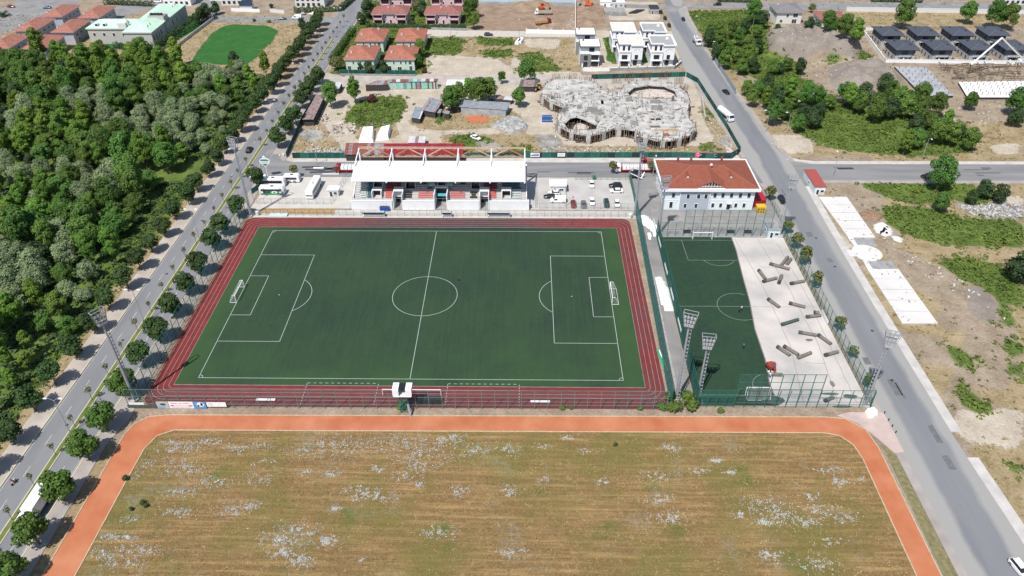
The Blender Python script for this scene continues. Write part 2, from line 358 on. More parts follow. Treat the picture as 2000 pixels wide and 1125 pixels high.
def np_mesh(name, V, F):
    me = bpy.data.meshes.new(name); V = np.asarray(V, np.float32); F = np.asarray(F, np.int32); n, k = F.shape
    me.vertices.add(len(V)); me.vertices.foreach_set('co', V.ravel()); me.loops.add(n*k); me.loops.foreach_set('vertex_index', F.ravel())
    me.polygons.add(n); me.polygons.foreach_set('loop_start', np.arange(0, n*k, k, dtype=np.int32)); me.polygons.foreach_set('loop_total', np.full(n, k, np.int32)); me.update(); return me
gme = np_mesh('ground', np.stack([X, Y, HT], -1).reshape(-1, 3), quads)
gme.polygons.foreach_set('use_smooth', np.ones(len(quads), bool))
for i, nme in ((GREEN, 'green'), (STRAW, 'straw'), (PALE, 'pale'), (RUB, 'rubble'), (DARKS, 'dark'), (LAWN, 'lawn'), (MOUND, 'mound')):
    a = gme.attributes.new(nme, 'FLOAT', 'POINT'); a.data.foreach_set('value', blur((CL == i).astype(np.float32), 5).astype(np.float32).ravel())
def ground_material():
    m = bpy.data.materials.new('ground_cover'); m.use_nodes = True; t = m.node_tree; n = t.nodes.new; k = t.links.new; b = t.nodes['Principled BSDF']
    b.inputs['Roughness'].default_value = .95; b.inputs['Specular IOR Level'].default_value = .1
    geo = n('ShaderNodeNewGeometry')
    def noise(s, d=6, rgh=.6):
        x = n('ShaderNodeTexNoise'); x.inputs['Scale'].default_value = s; x.inputs['Detail'].default_value = d; x.inputs['Roughness'].default_value = rgh; k(geo.outputs['Position'], x.inputs['Vector']); return x.outputs[0]
    def ramp(src, *stops):
        r = n('ShaderNodeValToRGB'); r.color_ramp.elements[0].position = stops[0][0]; r.color_ramp.elements[0].color = (*stops[0][1], 1)
        r.color_ramp.elements[1].position = stops[-1][0]; r.color_ramp.elements[1].color = (*stops[-1][1], 1)
        for p, c in stops[1:-1]: e = r.color_ramp.elements.new(p); e.color = (*c, 1)
        k(src, r.inputs[0]); return r.outputs[0]
    fine = noise(1.3, 10, .75); mid = noise(.16, 8, .7); big = noise(.035, 5, .6); grain = noise(4.5, 4, .7)
    def mth(op, a, b_):
        x = n('ShaderNodeMath'); x.operation = op
        for i, s in enumerate((a, b_)):
            if isinstance(s, (int, float)): x.inputs[i].default_value = s
            else: k(s, x.inputs[i])
        return x.outputs[0]
    mixf = mth('ADD', mth('MULTIPLY', fine, .5), mth('MULTIPLY', mid, .5))
    mixg = mth('ADD', mth('MULTIPLY', grain, .45), mth('MULTIPLY', mid, .55))
    cols = {
     'soil': ramp(mixf, (.3, (.13,.10,.07)), (.47, (.235,.185,.135)), (.58, (.32,.265,.20)), (.75, (.44,.39,.32))),
     'straw': ramp(mixf, (.3, (.09,.085,.035)), (.42, (.20,.155,.075)), (.53, (.30,.235,.145)), (.7, (.42,.35,.245))),
     'pale': ramp(mixf, (.3, (.20,.16,.11)), (.46, (.36,.31,.245)), (.56, (.44,.39,.32)), (.7, (.54,.49,.42))),
     'rubble': ramp(mixg, (.36, (.09,.09,.07)), (.47, (.22,.21,.19)), (.56, (.33,.32,.30)), (.68, (.52,.51,.49))),
     'dark': ramp(mixf, (.32, (.10,.07,.05)), (.5, (.25,.18,.13)), (.7, (.38,.30,.22))),
     'mound': ramp(mixf, (.3, (.13,.105,.09)), (.5, (.215,.185,.16)), (.7, (.31,.275,.245))),
     'green': ramp(mixg, (.34, (.035,.06,.018)), (.48, (.085,.13,.03)), (.58, (.13,.17,.045)), (.72, (.23,.21,.10))),
     'lawn': ramp(mixf, (.3, (.02,.07,.018)), (.55, (.035,.12,.03)), (.75, (.12,.15,.05)))}
    out = cols['soil']
    for nm, amp in (('straw', 1.3), ('pale', 1.3), ('rubble', 1.7), ('dark', .9), ('mound', .7), ('green', 1.6), ('lawn', .5)):
        a = n('ShaderNodeAttribute'); a.attribute_name = nm
        s = mth('ADD', a.outputs['Fac'], mth('MULTIPLY', mth('SUBTRACT', mixf, .5), amp))
        mr = n('ShaderNodeMapRange'); mr.inputs[1].default_value = .42; mr.inputs[2].default_value = .58; k(s, mr.inputs[0])
        gate = n('ShaderNodeMapRange'); gate.inputs[1].default_value = .02; gate.inputs[2].default_value = .12; k(a.outputs['Fac'], gate.inputs[0])
        mx = n('ShaderNodeMix'); mx.data_type = 'RGBA'; k(mth('MULTIPLY', mr.outputs[0], gate.outputs[0]), mx.inputs[0]); k(out, mx.inputs[6]); k(cols[nm], mx.inputs[7]); out = mx.outputs[2]
    k(out, b.inputs['Base Color'])
    bp = n('ShaderNodeBump'); bp.inputs['Strength'].default_value = .6; bp.inputs['Distance'].default_value = .35; k(fine, bp.inputs['Height']); k(bp.outputs[0], b.inputs['Normal'])
    return m
gme.materials.append(ground_material())
link('ground', gme, kind='structure')
def ground_z(x, y):
    i = int(round((x+330)/STEP))+6; j = int(round((y+102)/STEP))+5
    if 0 <= i < nx and 0 <= j < ny: return float(HT[j, i])
    return 0.0

# ---------------------------------------------------------------- the mown field in front
def field_material():
    m = bpy.data.materials.new('dry_meadow'); m.use_nodes = True; t = m.node_tree; n = t.nodes.new; k = t.links.new; b = t.nodes['Principled BSDF']
    b.inputs['Roughness'].default_value = .95; b.inputs['Specular IOR Level'].default_value = .1
    geo = n('ShaderNodeNewGeometry')
    def noise(s, d=6, rgh=.6, sc=(1, 1, 1), off=0):
        mp = n('ShaderNodeMapping'); mp.inputs['Scale'].default_value = sc; mp.inputs['Location'].default_value = (off, off*.7, 0); k(geo.outputs['Position'], mp.inputs[0])
        x = n('ShaderNodeTexNoise'); x.inputs['Scale'].default_value = s; x.inputs['Detail'].default_value = d; x.inputs['Roughness'].default_value = rgh; k(mp.outputs[0], x.inputs['Vector']); return x.outputs[0]
    def mr(src, a, b_, c=0, d=1):
        x = n('ShaderNodeMapRange'); x.inputs[1].default_value = a; x.inputs[2].default_value = b_; x.inputs[3].default_value = c; x.inputs[4].default_value = d; k(src, x.inputs[0]); return x.outputs[0]
    def mul(a, b_):
        x = n('ShaderNodeMath'); x.operation = 'MULTIPLY'; k(a, x.inputs[0]); k(b_, x.inputs[1]); return x.outputs[0]
    def mix(f, a, b_):
        x = n('ShaderNodeMix'); x.data_type = 'RGBA'; k(f, x.inputs[0])
        for i, s in ((6, a), (7, b_)):
            if isinstance(s, tuple): x.inputs[i].default_value = (*s, 1)
            else: k(s, x.inputs[i])
        return x.outputs[2]
    fine = noise(3.4, 9, .85); rows = noise(1.0, 6, .7, (.06, .9, 1)); rows2 = noise(.5, 5, .7, (.05, 1.4, 1), 30); pat = noise(.045, 6, .65); pat2 = noise(.09, 6, .7, off=50); wp = noise(.075, 5, .7, off=90); speck = noise(1.5, 6, .85, off=12)
    c = mix(mr(fine, .34, .64), (.085,.055,.025), (.34,.225,.11))
    patchn = noise(1.05, 7, .75, off=140); c = mix(mr(patchn, .5, .66, 0, .62), c, (.11,.075,.035)); c = mix(mr(noise(.7, 6, .8, off=77), .54, .7, 0, .7), c, (.48,.36,.21))
    c = mix(mr(rows, .46, .68, 0, .75), c, (.44,.30,.145))
    c = mix(mr(rows2, .52, .7, 0, .6), c, (.20,.13,.06))
    c = mix(mul(mr(pat, .46, .62, 0, .85), mr(fine, .3, .6, .35, 1)), c, (.15,.145,.045))
    c = mix(mul(mr(pat2, .58, .70, 0, .85), mr(fine, .35, .55, .2, 1)), c, (.06,.12,.025))
    c = mix(mul(mr(wp, .56, .66, 0, 1), mr(speck, .44, .56, 0, .45)), c, (.30,.31,.27))
    hs = n('ShaderNodeHueSaturation'); hs.inputs['Value'].default_value = 1.0; hs.inputs['Saturation'].default_value = 1.06; k(c, hs.inputs['Color']); c = hs.outputs[0]
    k(c, b.inputs['Base Color']); bp = n('ShaderNodeBump'); bp.inputs['Strength'].default_value = 1.0; bp.inputs['Distance'].default_value = .3; k(fine, bp.inputs['Height']); k(bp.outputs[0], b.inputs['Normal'])
    return m
FLD = [(-57.2,-102), (-56.9,-86), (-56.8,-66), (-56.6,-57), (-55.2,-53), (-52,-51.3), (96,-50.6), (99.5,-51.4), (101.6,-54), (102.3,-58), (102.2,-102)]
sheet('meadow', FLD, .03, field_material())
PO = [(-63.2,-102), (-63,-66), (-62.9,-53), (-62.0,-49.5), (-59.5,-47.2), (-55,-46.6), (98,-45.7), (102.5,-46.2), (106,-49.5), (106.9,-55), (106.9,-102)]
path_m = mat('orange_running_path', (.35,.105,.045), .9, .10, .16, col2=(.44,.18,.095), detail=10)
sheet('running_path', PO + FLD[::-1], .05, path_m)
path_kerb_m = mat('dusty_path_kerb', (.36,.27,.17), .9, .25, 1.5, col2=(.48,.40,.29))
kb = MB()
for pts, in ((PO,), (FLD,)):
    for i in range(len(pts)-1): kb.beam((*pts[i], .07), (*pts[i+1], .07), .22, path_kerb_m, .16)
kb.build('path_kerb', kind='structure')
def seg(a, b, step):
    n = max(1, int(math.dist(a, b)/step)); return [(a[0]+(b[0]-a[0])*i/n, a[1]+(b[1]-a[1])*i/n) for i in range(n+1)]
# ---------------------------------------------------------------- left boulevard
def bx(x0, y): return x0 + .0135*(y+52)
YB = [-130, -60, 0, 60, 79, 100, 160, 220, 300, 420]
XLK, XML, XMR, XRK, XSW = -82.6, -76.1, -74.6, -68.9, -87.4
sheet('boulevard', [(bx(XLK, y), y) for y in YB] + [(bx(XRK, y), y) for y in YB[::-1]], .05, asphalt)
slab('pavement_west', [(bx(XSW, y), y) for y in YB[:7]] + [(bx(XLK, y)-.25, y) for y in YB[:7][::-1]], -.1, .14, mat('beige_paving', (.37,.325,.285), .85, .16, .25, detail=8))
slab('median_strip', [(bx(XML, y), y) for y in YB[:8]] + [(bx(XMR, y), y) for y in YB[:8][::-1]], 0, .17, kerb_y)
med_m = mat('median_grass', (.075,.115,.03), .9, .3, .8, col2=(.15,.165,.055), detail=8)
sheet('median_grass', [(bx(XML, y)+.25, y) for y in YB[:8]] + [(bx(XMR, y)-.25, y) for y in YB[:8][::-1]], .2, med_m)
kb = MB()
for x0, m in ((XLK-.12, kerb_y),):
    for i in range(7): kb.beam((bx(x0, YB[i]), YB[i], .1), (bx(x0, YB[i+1]), YB[i+1], .1), .28, m, .2)
for a, b in ((-130, 66), (88, 160), (172, 320)):
    kb.beam((bx(XRK+.14, a), a, .1), (bx(XRK+.14, b), b, .1), .28, kerb_y, .2)
kb.build('boulevard_kerb', kind='structure')
lm = MB(); wl = mat('worn_white_line', (.42,.42,.41), .7, .25, 1.2)
for y in range(-110, 300, 9):
    for x0 in (-79.4, -71.8): lm.face([(bx(x0,y)-.07, y, .056), (bx(x0,y)+.07, y, .056), (bx(x0,y)+.07, y+3, .056), (bx(x0,y)-.07, y+3, .056)], wl)
for x0 in (XLK+.35, XRK-.35):
    for i in range(9): a, b = YB[i], YB[i+1]; lm.face([(bx(x0,a)-.05, a, .056), (bx(x0,a)+.05, a, .056), (bx(x0,b)+.05, b, .056), (bx(x0,b)-.05, b, .056)], wl)
lm.build('road_marking', kind='structure')
slab('pavement_beside_track', [(bx(XRK,-130)+.3, -130), (-65.8, -130), (-65.6, -56), (-63.6, -47), (-63.8, -45), (-64.4, -43.6), (-64, 44), (-64.8, 66), (bx(XRK,66)+.3, 66)], -.1, .14, paving)
sheet('verge', [(-65.6,-102), (-63.4,-102), (-63.1,-56), (-65.4,-56)], .02, mat('dry_verge', (.24,.18,.10), .9, .3, 1, detail=8))
slab('pavement_north_west', [(bx(XRK,88)+.3, 88), (-64.5, 88), (-63.2, 84), (-61.5, 82), (-60.5, 87), (-62.5, 105), (-62, 160), (bx(XRK,160)+.3, 160)], -.1, .14, paving)
# ---------------------------------------------------------------- cross road and right road
def right_road_mat():
    # bituminous running lanes, with the dusty unswept margins a traffic lane leaves on both sides
    m = mat('asphalt_right', (.145,.15,.165), .85, .2, .10, col2=(.19,.195,.205), detail=9, stretch=(2.2,.22,1)); t = m.node_tree; n = t.nodes.new; k = t.links.new; b = t.nodes['Principled BSDF']
    src = b.inputs['Base Color'].links[0].from_socket; geo = n('ShaderNodeNewGeometry'); sep = n('ShaderNodeSeparateXYZ'); k(geo.outputs['Position'], sep.inputs[0])
    nz = n('ShaderNodeTexNoise'); nz.inputs['Scale'].default_value = .12; nz.inputs['Detail'].default_value = 8; k(geo.outputs['Position'], nz.inputs['Vector'])
    s = n('ShaderNodeMath'); s.operation = 'SUBTRACT'; k(sep.outputs['Y'], s.inputs[0]); s.inputs[1].default_value = 88
    mx = n('ShaderNodeMath'); mx.operation = 'MAXIMUM'; k(s.outputs[0], mx.inputs[0]); mx.inputs[1].default_value = 0
    sh = n('ShaderNodeMath'); sh.operation = 'MULTIPLY_ADD'; k(mx.outputs[0], sh.inputs[0]); sh.inputs[1].default_value = .045; k(sep.outputs['X'], sh.inputs[2])
    c = n('ShaderNodeMath'); c.operation = 'SUBTRACT'; k(sh.outputs[0], c.inputs[0]); c.inputs[1].default_value = 118.9
    a = n('ShaderNodeMath'); a.operation = 'ABSOLUTE'; k(c.outputs[0], a.inputs[0])
    ad = n('ShaderNodeMath'); ad.operation = 'MULTIPLY_ADD'; k(nz.outputs[0], ad.inputs[0]); ad.inputs[1].default_value = 2.2; k(a.outputs[0], ad.inputs[2])
    mr = n('ShaderNodeMapRange'); mr.inputs[1].default_value = 4.1; mr.inputs[2].default_value = 5.4; k(ad.outputs[0], mr.inputs[0])
    mi = n('ShaderNodeMix'); mi.data_type = 'RGBA'; k(mr.outputs[0], mi.inputs[0]); k(src, mi.inputs[6]); mi.inputs[7].default_value = (.27,.265,.255,1); k(mi.outputs[2], b.inputs['Base Color']); return m
sheet('cross_road', [(-69, 63), (-66, 66), (-60, 70.2), (66, 70.4), (66, 62), (74, 62), (74, 69), (106, 69.2), (112, 66), (126, 64), (132, 68.6), (420, 68.2), (420, 80.5), (134, 80.6), (126, 82), (118, 88), (110.5, 86), (107, 81.5), (-58, 81.5), (-64, 84.5), (-68, 92), (-69.5, 92)], .054, asphalt_x)
RL = [(111.9,-130), (111.8,-50), (112.6,0), (112.9,30), (113.4,60), (112, 66), (110.6,86), (109.8,99), (107.6,124), (105.4,150), (103,172), (103.5,200), (105,225), (107.8,255), (109.5,276), (111,320)]
RR = [(126.6,-130), (126.2,-80), (125,-50), (124.8,0), (125.3,40), (126,64), (126,82), (122.9,105), (121.6,130), (120.2,146), (118.8,170), (117.3,205), (117.6,235), (117.8,262), (119,276), (124,320)]
sheet('right_road', RL + RR[::-1], .062, right_road_mat())
def edge(side, y0, y1, w, name, m=concrete, z=.16, sgn=1):
    pts = [p for p in side if y0 <= p[1] <= y1]
    out = [(p[0]+sgn*w, p[1]) for p in pts]
    slab(name, pts + out[::-1], -.1, z, m)
edge(RR, -50, 64, 2.4, 'pavement_east'); 
slab('pavement_east_south', [(126.2,-130), (125.9,-78), (125.1,-57.5), (127.6,-57.5), (128.6,-80), (129.2,-130)], -.1, .16, concrete)
edge(RL, -130, 66, 1.8, 'pavement_west_of_right_road', paving, .14, -1)
edge(RR, 82, 276, 2.0, 'pavement_east_upper', paving)
edge(RL, 86, 160, 1.6, 'pavement_west_upper', paving, .14, -1)
slab('pavement_north', [(-58, 81.7), (104, 81.7), (107, 82.2), (108.2, 85), (107, 92), (105, 96), (103.8, 85.6), (-59, 84)], -.1, .15, concrete)
slab('pavement_north_east', [(134, 80.8), (420, 80.8), (420, 83), (135, 83), (129.5, 84.2), (126.5, 86), (125, 84)], -.1, .15, concrete)
slab('pavement_south_east', [(128.4, 64), (132, 66.3), (420, 66), (420, 68), (132, 68.4), (127, 66)], -.1, .15, paving)
slab('corner_pavement', [(103.8,-44.2), (112,-44.2), (112.1,-56), (109.8,-56.5), (107.6,-52), (104.8,-47.5), (101,-45.2)], -.05, .17, paving_p)
sheet('grass_verge_east', [(107.1,-102), (110,-102), (110,-57), (108,-52.5)], .03, mat('olive_verge', (.17,.15,.075), .9, .3, 1.2, detail=8))
# streets at the top
sheet('north_street', [(118, 276), (112, 278), (-66, 300), (-66, 288), (20, 279), (105, 272), (112, 262)], .07, asphalt_o)
sheet('north_east_street', [(117, 274), (150, 272), (205, 270), (330, 264), (330, 284), (210, 284), (120, 284)], .066, asphalt_o)
sheet('gravel_lane', [(-24, 224), (55, 222.5), (57, 222.5), (57, 229.5), (52, 231), (-24, 235)], .03, mat('gravel', (.42,.39,.34), .95, .15, .8, detail=8))
sheet('back_lane', [(-66, 160), (-62, 156), (104, 157.5), (104, 170.5), (58, 169), (20, 169), (-58, 168.5), (-66, 172)], .03, mat('dusty_lane', (.36,.33,.29), .95, .15, .3, detail=8))
sheet('west_street', GP([(-60, 95), (60, 45), (165, 0), (330, -30), (100, -30), (20, 8), (-60, 52)]), .05, asphalt_o)
sheet('hotel_street', [(bx(XLK,246), 246), (-140, 248), (-152, 247), (-172, 300), (-158, 300), (-145, 262), (-138, 258), (bx(XLK,256), 257)], .055, asphalt_o)
sheet('villa_street', GP([(205, 62), (258, 28), (300, 14), (330, 12), (330, 0), (240, 4), (180, 45)]), .05, asphalt_o)
rp = MB(); pm_ = mat('asphalt_repair', (.125,.128,.135), .85, .15, 1); rq = random.Random(17)
for i in range(11):
    x, y = (rq.uniform(114.5, 121.5), rq.uniform(-80, 60)) if i < 8 else (bx(rq.choice([-79.5,-71.8]), 0)+rq.uniform(-1, 1), rq.uniform(-90, 200)); w_, d_ = rq.uniform(.3, 1.0), rq.uniform(.8, 3.0); rp.face([(x-w_, y-d_, .068), (x+w_, y-d_, .068), (x+w_*.9, y+d_, .068), (x-w_, y+d_*.9, .068)], pm_)
for i in range(14): x, y = (rq.uniform(-20, 200), rq.uniform(72, 79)); w_, d_ = rq.uniform(1.0, 5.0), rq.uniform(.3, .8); rp.face([(x-w_, y-d_, .066), (x+w_, y-d_*.8, .066), (x+w_*.9, y+d_, .066), (x-w_, y+d_, .066)], mat('asphalt_streak', (.11,.108,.115), .85, .2, 1))
rp.build('road_patch', kind='structure')
mh = MB()
for i in range(4, 16): x, y = (118+rq.uniform(-2.5, 2.5), -130+i*24+rq.uniform(-8, 8)) if i < 8 else (bx(-78.2, 0), -80+(i-8)*30); mh.cyl((x, y, .05), (x, y, .072), .38, .38, dark, 12)
mh.build('manhole', kind='structure')
# ---------------------------------------------------------------- running track and pitch
def rrect(x0, x1, y0, y1, r, n=8):
    pts = []
    for cx, cy, a in ((x1-r, y0+r, -90), (x1-r, y1-r, 0), (x0+r, y1-r, 90), (x0+r, y0+r, 180)):
        for i in range(n+1): t = R(a+90*i/n); pts.append((cx+r*math.cos(t), cy+r*math.sin(t)))
    return pts
def track_material():
    m = bpy.data.materials.new('red_track'); m.use_nodes = True; t = m.node_tree; n = t.nodes.new; k = t.links.new; b = t.nodes['Principled BSDF']; b.inputs['Roughness'].default_value = .9
    geo = n('ShaderNodeNewGeometry'); sep = n('ShaderNodeSeparateXYZ'); k(geo.outputs['Position'], sep.inputs[0])
    def noise(s, sc=(1,1,1), d=7):
        mp = n('ShaderNodeMapping'); mp.inputs['Scale'].default_value = sc; k(geo.outputs['Position'], mp.inputs[0]); x = n('ShaderNodeTexNoise'); x.inputs['Scale'].default_value = s; x.inputs['Detail'].default_value = d; x.inputs['Roughness'].default_value = .7; k(mp.outputs[0], x.inputs['Vector']); return x.outputs[0]
    def mr(src, a, b_, c=0, d=1):
        x = n('ShaderNodeMapRange'); x.inputs[1].default_value = a; x.inputs[2].default_value = b_; x.inputs[3].default_value = c; x.inputs[4].default_value = d; k(src, x.inputs[0]); return x.outputs[0]
    def mth(op, a, b_):
        x = n('ShaderNodeMath'); x.operation = op
        for i, s in enumerate((a, b_)):
            if isinstance(s, (int, float)): x.inputs[i].default_value = s
            else: k(s, x.inputs[i])
        return x.outputs[0]
    def mix(f, a, b_):
        x = n('ShaderNodeMix'); x.data_type = 'RGBA'; k(f, x.inputs[0])
        for i, s in ((6, a), (7, b_)):
            if isinstance(s, tuple): x.inputs[i].default_value = (*s, 1)
            else: k(s, x.inputs[i])
        return x.outputs[2]
    c = mix(mr(noise(.35), .35, .65), (.115,.012,.012), (.17,.022,.019))
    # rubber and grime worn into the home straight, and a duller patch on the near straight
    ab = mth('ABSOLUTE', mth('SUBTRACT', sep.outputs['X'], 2.0), 0.0)
    far = mth('MULTIPLY', mr(sep.outputs['Y'], 36.5, 38.5, 1, .8), mr(ab, 48, 18)); far = mth('MULTIPLY', far, mr(sep.outputs['Y'], 30, 34))
    far = mth('MULTIPLY', far, mr(noise(.12, (1, 2.5, 1)), .3, .5, .35, 1.0))
    c = mix(mth('MINIMUM', far, .93), c, (.042,.036,.037))
    near = mth('MULTIPLY', mr(sep.outputs['Y'], -36, -38), mr(noise(.1), .35, .6, .0, .55)); c = mix(near, c, (.085,.03,.034))
    east = mth('MULTIPLY', mr(sep.outputs['X'], 56, 58), mr(noise(.05), .4, .6, .1, .7)); c = mix(east, c, (.10,.03,.033))
    k(c, b.inputs['Base Color']); return m
slab('running_track', rrect(-63.0, 62.3, -43.6, 42.0, 3.0), -.05, .06, track_material())
def turf(name, base, alt, hi, streak=(2.2, .10, 1)):
    m = bpy.data.materials.new(name); m.use_nodes = True; t = m.node_tree; n = t.nodes.new; k = t.links.new; b = t.nodes['Principled BSDF']; b.inputs['Roughness'].default_value = .9; b.inputs['Specular IOR Level'].default_value = .15
    geo = n('ShaderNodeNewGeometry'); sep = n('ShaderNodeSeparateXYZ'); k(geo.outputs['Position'], sep.inputs[0])
    def noise(s, sc=(1,1,1), d=6, off=0):
        mp = n('ShaderNodeMapping'); mp.inputs['Scale'].default_value = sc; mp.inputs['Location'].default_value = (off, off, 0); k(geo.outputs['Position'], mp.inputs[0]); x = n('ShaderNodeTexNoise'); x.inputs['Scale'].default_value = s; x.inputs['Detail'].default_value = d; x.inputs['Roughness'].default_value = .65; k(mp.outputs[0], x.inputs['Vector']); return x.outputs[0]
    def mr(src, a, b_, c=0, d=1):
        x = n('ShaderNodeMapRange'); x.inputs[1].default_value = a; x.inputs[2].default_value = b_; x.inputs[3].default_value = c; x.inputs[4].default_value = d; k(src, x.inputs[0]); return x.outputs[0]
    def mth(op, a, b_):
        x = n('ShaderNodeMath'); x.operation = op
        for i, s in enumerate((a, b_)):
            if isinstance(s, (int, float)): x.inputs[i].default_value = s
            else: k(s, x.inputs[i])
        return x.outputs[0]
    def mix(f, a, b_):
        x = n('ShaderNodeMix'); x.data_type = 'RGBA'; k(f, x.inputs[0])
        for i, s in ((6, a), (7, b_)):
            if isinstance(s, tuple): x.inputs[i].default_value = (*s, 1)
            else: k(s, x.inputs[i])
        return x.outputs[2]
    c = mix(mr(noise(.05), .38, .62), base, alt)
    c = mix(mr(noise(.6, streak), .4, .7, 0, .4), c, tuple(x*1.35 for x in alt))
    c = mix(mr(noise(.8, off=7), .5, .75, 0, .25), c, tuple(x*.6 for x in base))
    if name == 'match_turf':   # less trodden, greener borders outside the goal lines and along the near side
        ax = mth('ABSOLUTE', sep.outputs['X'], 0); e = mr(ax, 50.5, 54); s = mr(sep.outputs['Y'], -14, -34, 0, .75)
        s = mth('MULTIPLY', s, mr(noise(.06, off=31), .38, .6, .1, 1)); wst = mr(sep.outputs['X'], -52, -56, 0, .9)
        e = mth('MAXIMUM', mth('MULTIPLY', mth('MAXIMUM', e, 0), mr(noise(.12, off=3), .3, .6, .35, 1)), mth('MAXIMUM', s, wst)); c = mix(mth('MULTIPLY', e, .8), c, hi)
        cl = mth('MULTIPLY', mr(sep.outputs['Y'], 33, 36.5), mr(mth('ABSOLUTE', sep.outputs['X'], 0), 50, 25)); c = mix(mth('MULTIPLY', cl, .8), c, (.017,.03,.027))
    k(c, b.inputs['Base Color']); return m
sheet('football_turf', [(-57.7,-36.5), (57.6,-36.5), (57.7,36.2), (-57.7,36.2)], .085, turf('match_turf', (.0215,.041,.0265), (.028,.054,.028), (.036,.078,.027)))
line_w = mat('pitch_line', (.40,.44,.42), .7, .1, 2); lane_w = mat('lane_line', (.34,.27,.27), .7, .25, .5)
pl = MB(); Z = .10; lw = .12
def ln(mb, a, b, w=lw, z=Z, m=line_w): strip_mb(mb, [a, b], w, z, m)
def arc(mb, cx, cy, r, a0, a1, w=lw, z=Z, m=line_w, n=48): strip_mb(mb, [(cx+r*math.cos(R(a0+(a1-a0)*i/n)), cy+r*math.sin(R(a0+(a1-a0)*i/n))) for i in range(n+1)], w, z, m)
HL, HW = 52.5, 34.0
for a, b in (((-HL,-HW),(HL,-HW)), ((-HL,HW),(HL,HW)), ((-HL,-HW),(-HL,HW)), ((HL,-HW),(HL,HW)), ((0,-HW),(0,HW))): ln(pl, a, b)
arc(pl, 0, 0, 9.15, 0, 360)
for s in (-1, 1):
    for d, hw in ((16.5, 20.16), (5.5, 9.16)):
        ln(pl, (s*HL, hw), (s*(HL-d), hw)); ln(pl, (s*HL, -hw), (s*(HL-d), -hw)); ln(pl, (s*(HL-d), hw), (s*(HL-d), -hw))
    a = math.degrees(math.acos(5.5/9.15)); arc(pl, s*(HL-11), 0, 9.15, (180 if s > 0 else 0)-a, (180 if s > 0 else 0)+a, n=20)
    for q in (-1, 1): arc(pl, s*HL, q*HW, 1.0, *( (180, 270) if s > 0 and q > 0 else (90, 180) if s > 0 else (270, 360) if q > 0 else (0, 90)), n=6)
    pl.box(s*(HL-11)-.15, s*(HL-11)+.15, -.15, .15, .08, Z, line_w)
pl.box(-.15, .15, -.15, .15, .08, Z, line_w)
pl.build('pitch_marking', kind='structure')
tl = MB()
strip_mb(tl, [(-57.7,-36.5), (57.6,-36.5), (57.7,36.2), (-57.7,36.2)], .14, .105, lane_w, True)
for i in range(4):
    d = 1.25*(i+1); strip_mb(tl, rrect(-57.7-d, 57.6+d, -36.5-d, 36.2+d, .6+d*.8), .075, .075, lane_w, True)
tl.build('track_lane_line', kind='structure')
tl = MB()
for x0, x1 in ((-25, -7.5), (9.5, 27.0)):
    for i in range(12): a = x0+(x1-x0)*i/12; ln(tl, (a, -35.6), (a+.75, -35.6), .12, .112)
    for x in (x0, x1):
        for i in range(8): ln(tl, (x, -35.8-.95*i), (x, -36.3-.95*i), .12, .112)
tl.build('dashed_warm_up_line', kind='structure')
# second pitch, its bare half, the alley between the pitches
sheet('alley', [(64.6, -43), (68.6, -43), (69.6, 30.5), (77, 37.5), (112, 40), (111.5, 62), (74, 62), (66, 70.4), (64.8, 44)], .035, asphalt_o)
slab('bare_pitch_base', [(87.3,-42.2), (109.6,-42.2), (109.3, 30.9), (92.0, 30.9)], -.05, .07, mat('bare_base_concrete', (.33,.32,.31), .9, .1, .11, col2=(.52,.475,.44), detail=9))
t2 = turf('training_turf', (.018,.038,.026), (.023,.05,.027), (.04,.1,.03), (1, 1, 1))
sheet('training_turf', [(69.6,-42.2), (88.2,-42.2), (88.0,-35), (89.2,-26), (89.5,-14), (91.0,-2), (91.8,10), (92.4,17), (93.0,24), (93.1,30.9), (70.2,30.9)], .12, t2)
fold = MB()
cut = [(88.2,-42.2), (88.0,-35), (89.2,-26), (89.5,-14), (91.0,-2), (91.8,10), (92.4,17), (93.0,24), (93.1,30.9)]
for i in range(len(cut)-1): fold.beam((*cut[i], .11), (*cut[i+1], .11), .28, mat('turf_backing', (.16,.14,.135), .9, .2, 1), .1)
fold.build('turf_edge', kind='structure')
pl = MB(); l2 = mat('faded_line', (.24,.27,.25), .8, .15, 1)
ln(pl, (70.4, 29.2), (93, 29.2), .1, .132, l2); ln(pl, (70.2,-4.3), (90.6,-4.3), .1, .132, l2); ln(pl, (70.2,-38.8), (87.8,-38.8), .1, .132, l2)
arc(pl, 87.6,-4.3, 6.0, 62, 300, .1, .132, l2, 30)
ln(pl, (77.2, 29.2), (77.4, 18.2), .1, .132, l2); ln(pl, (77.4, 18.2), (92.4, 18.2), .1, .132, l2); arc(pl, 86.6, 20.5, 5.2, 206, 334, .1, .132, l2, 14)
arc(pl, 88.2,-35.8, 4.4, 100, 200, .1, .132, l2, 14); ln(pl, (70.5,-42), (70.5, 30.8), .1, .132, l2)
pl.build('training_marking', kind='structure')
crk = MB(); cm = mat('joint_dirt', (.17,.155,.145), .9, .1)
rc = random.Random(3)
for (a, b) in (((94, 30), (96.5, 5)), ((96.5, 5), (97, -20)), ((97,-20), (94.5,-41)), ((101, 30), (103.5, 6)), ((103.5, 6), (104.5,-20)), ((104.5,-20), (102.5,-41)), ((91,-4.3), (107.5,-4.3)), ((106.5, 28), (108, -5)), ((98, 15), (107, 14)), ((99,-27), (104, -27.5)), ((107.5,-5), (107,-41))):
    pts = [(p[0]+rc.uniform(-.12,.12), p[1]+rc.uniform(-.12,.12)) for p in seg(a, b, 2)]
    strip_mb(crk, pts, .10, .078, cm)
crk.build('slab_joint', kind='structure')
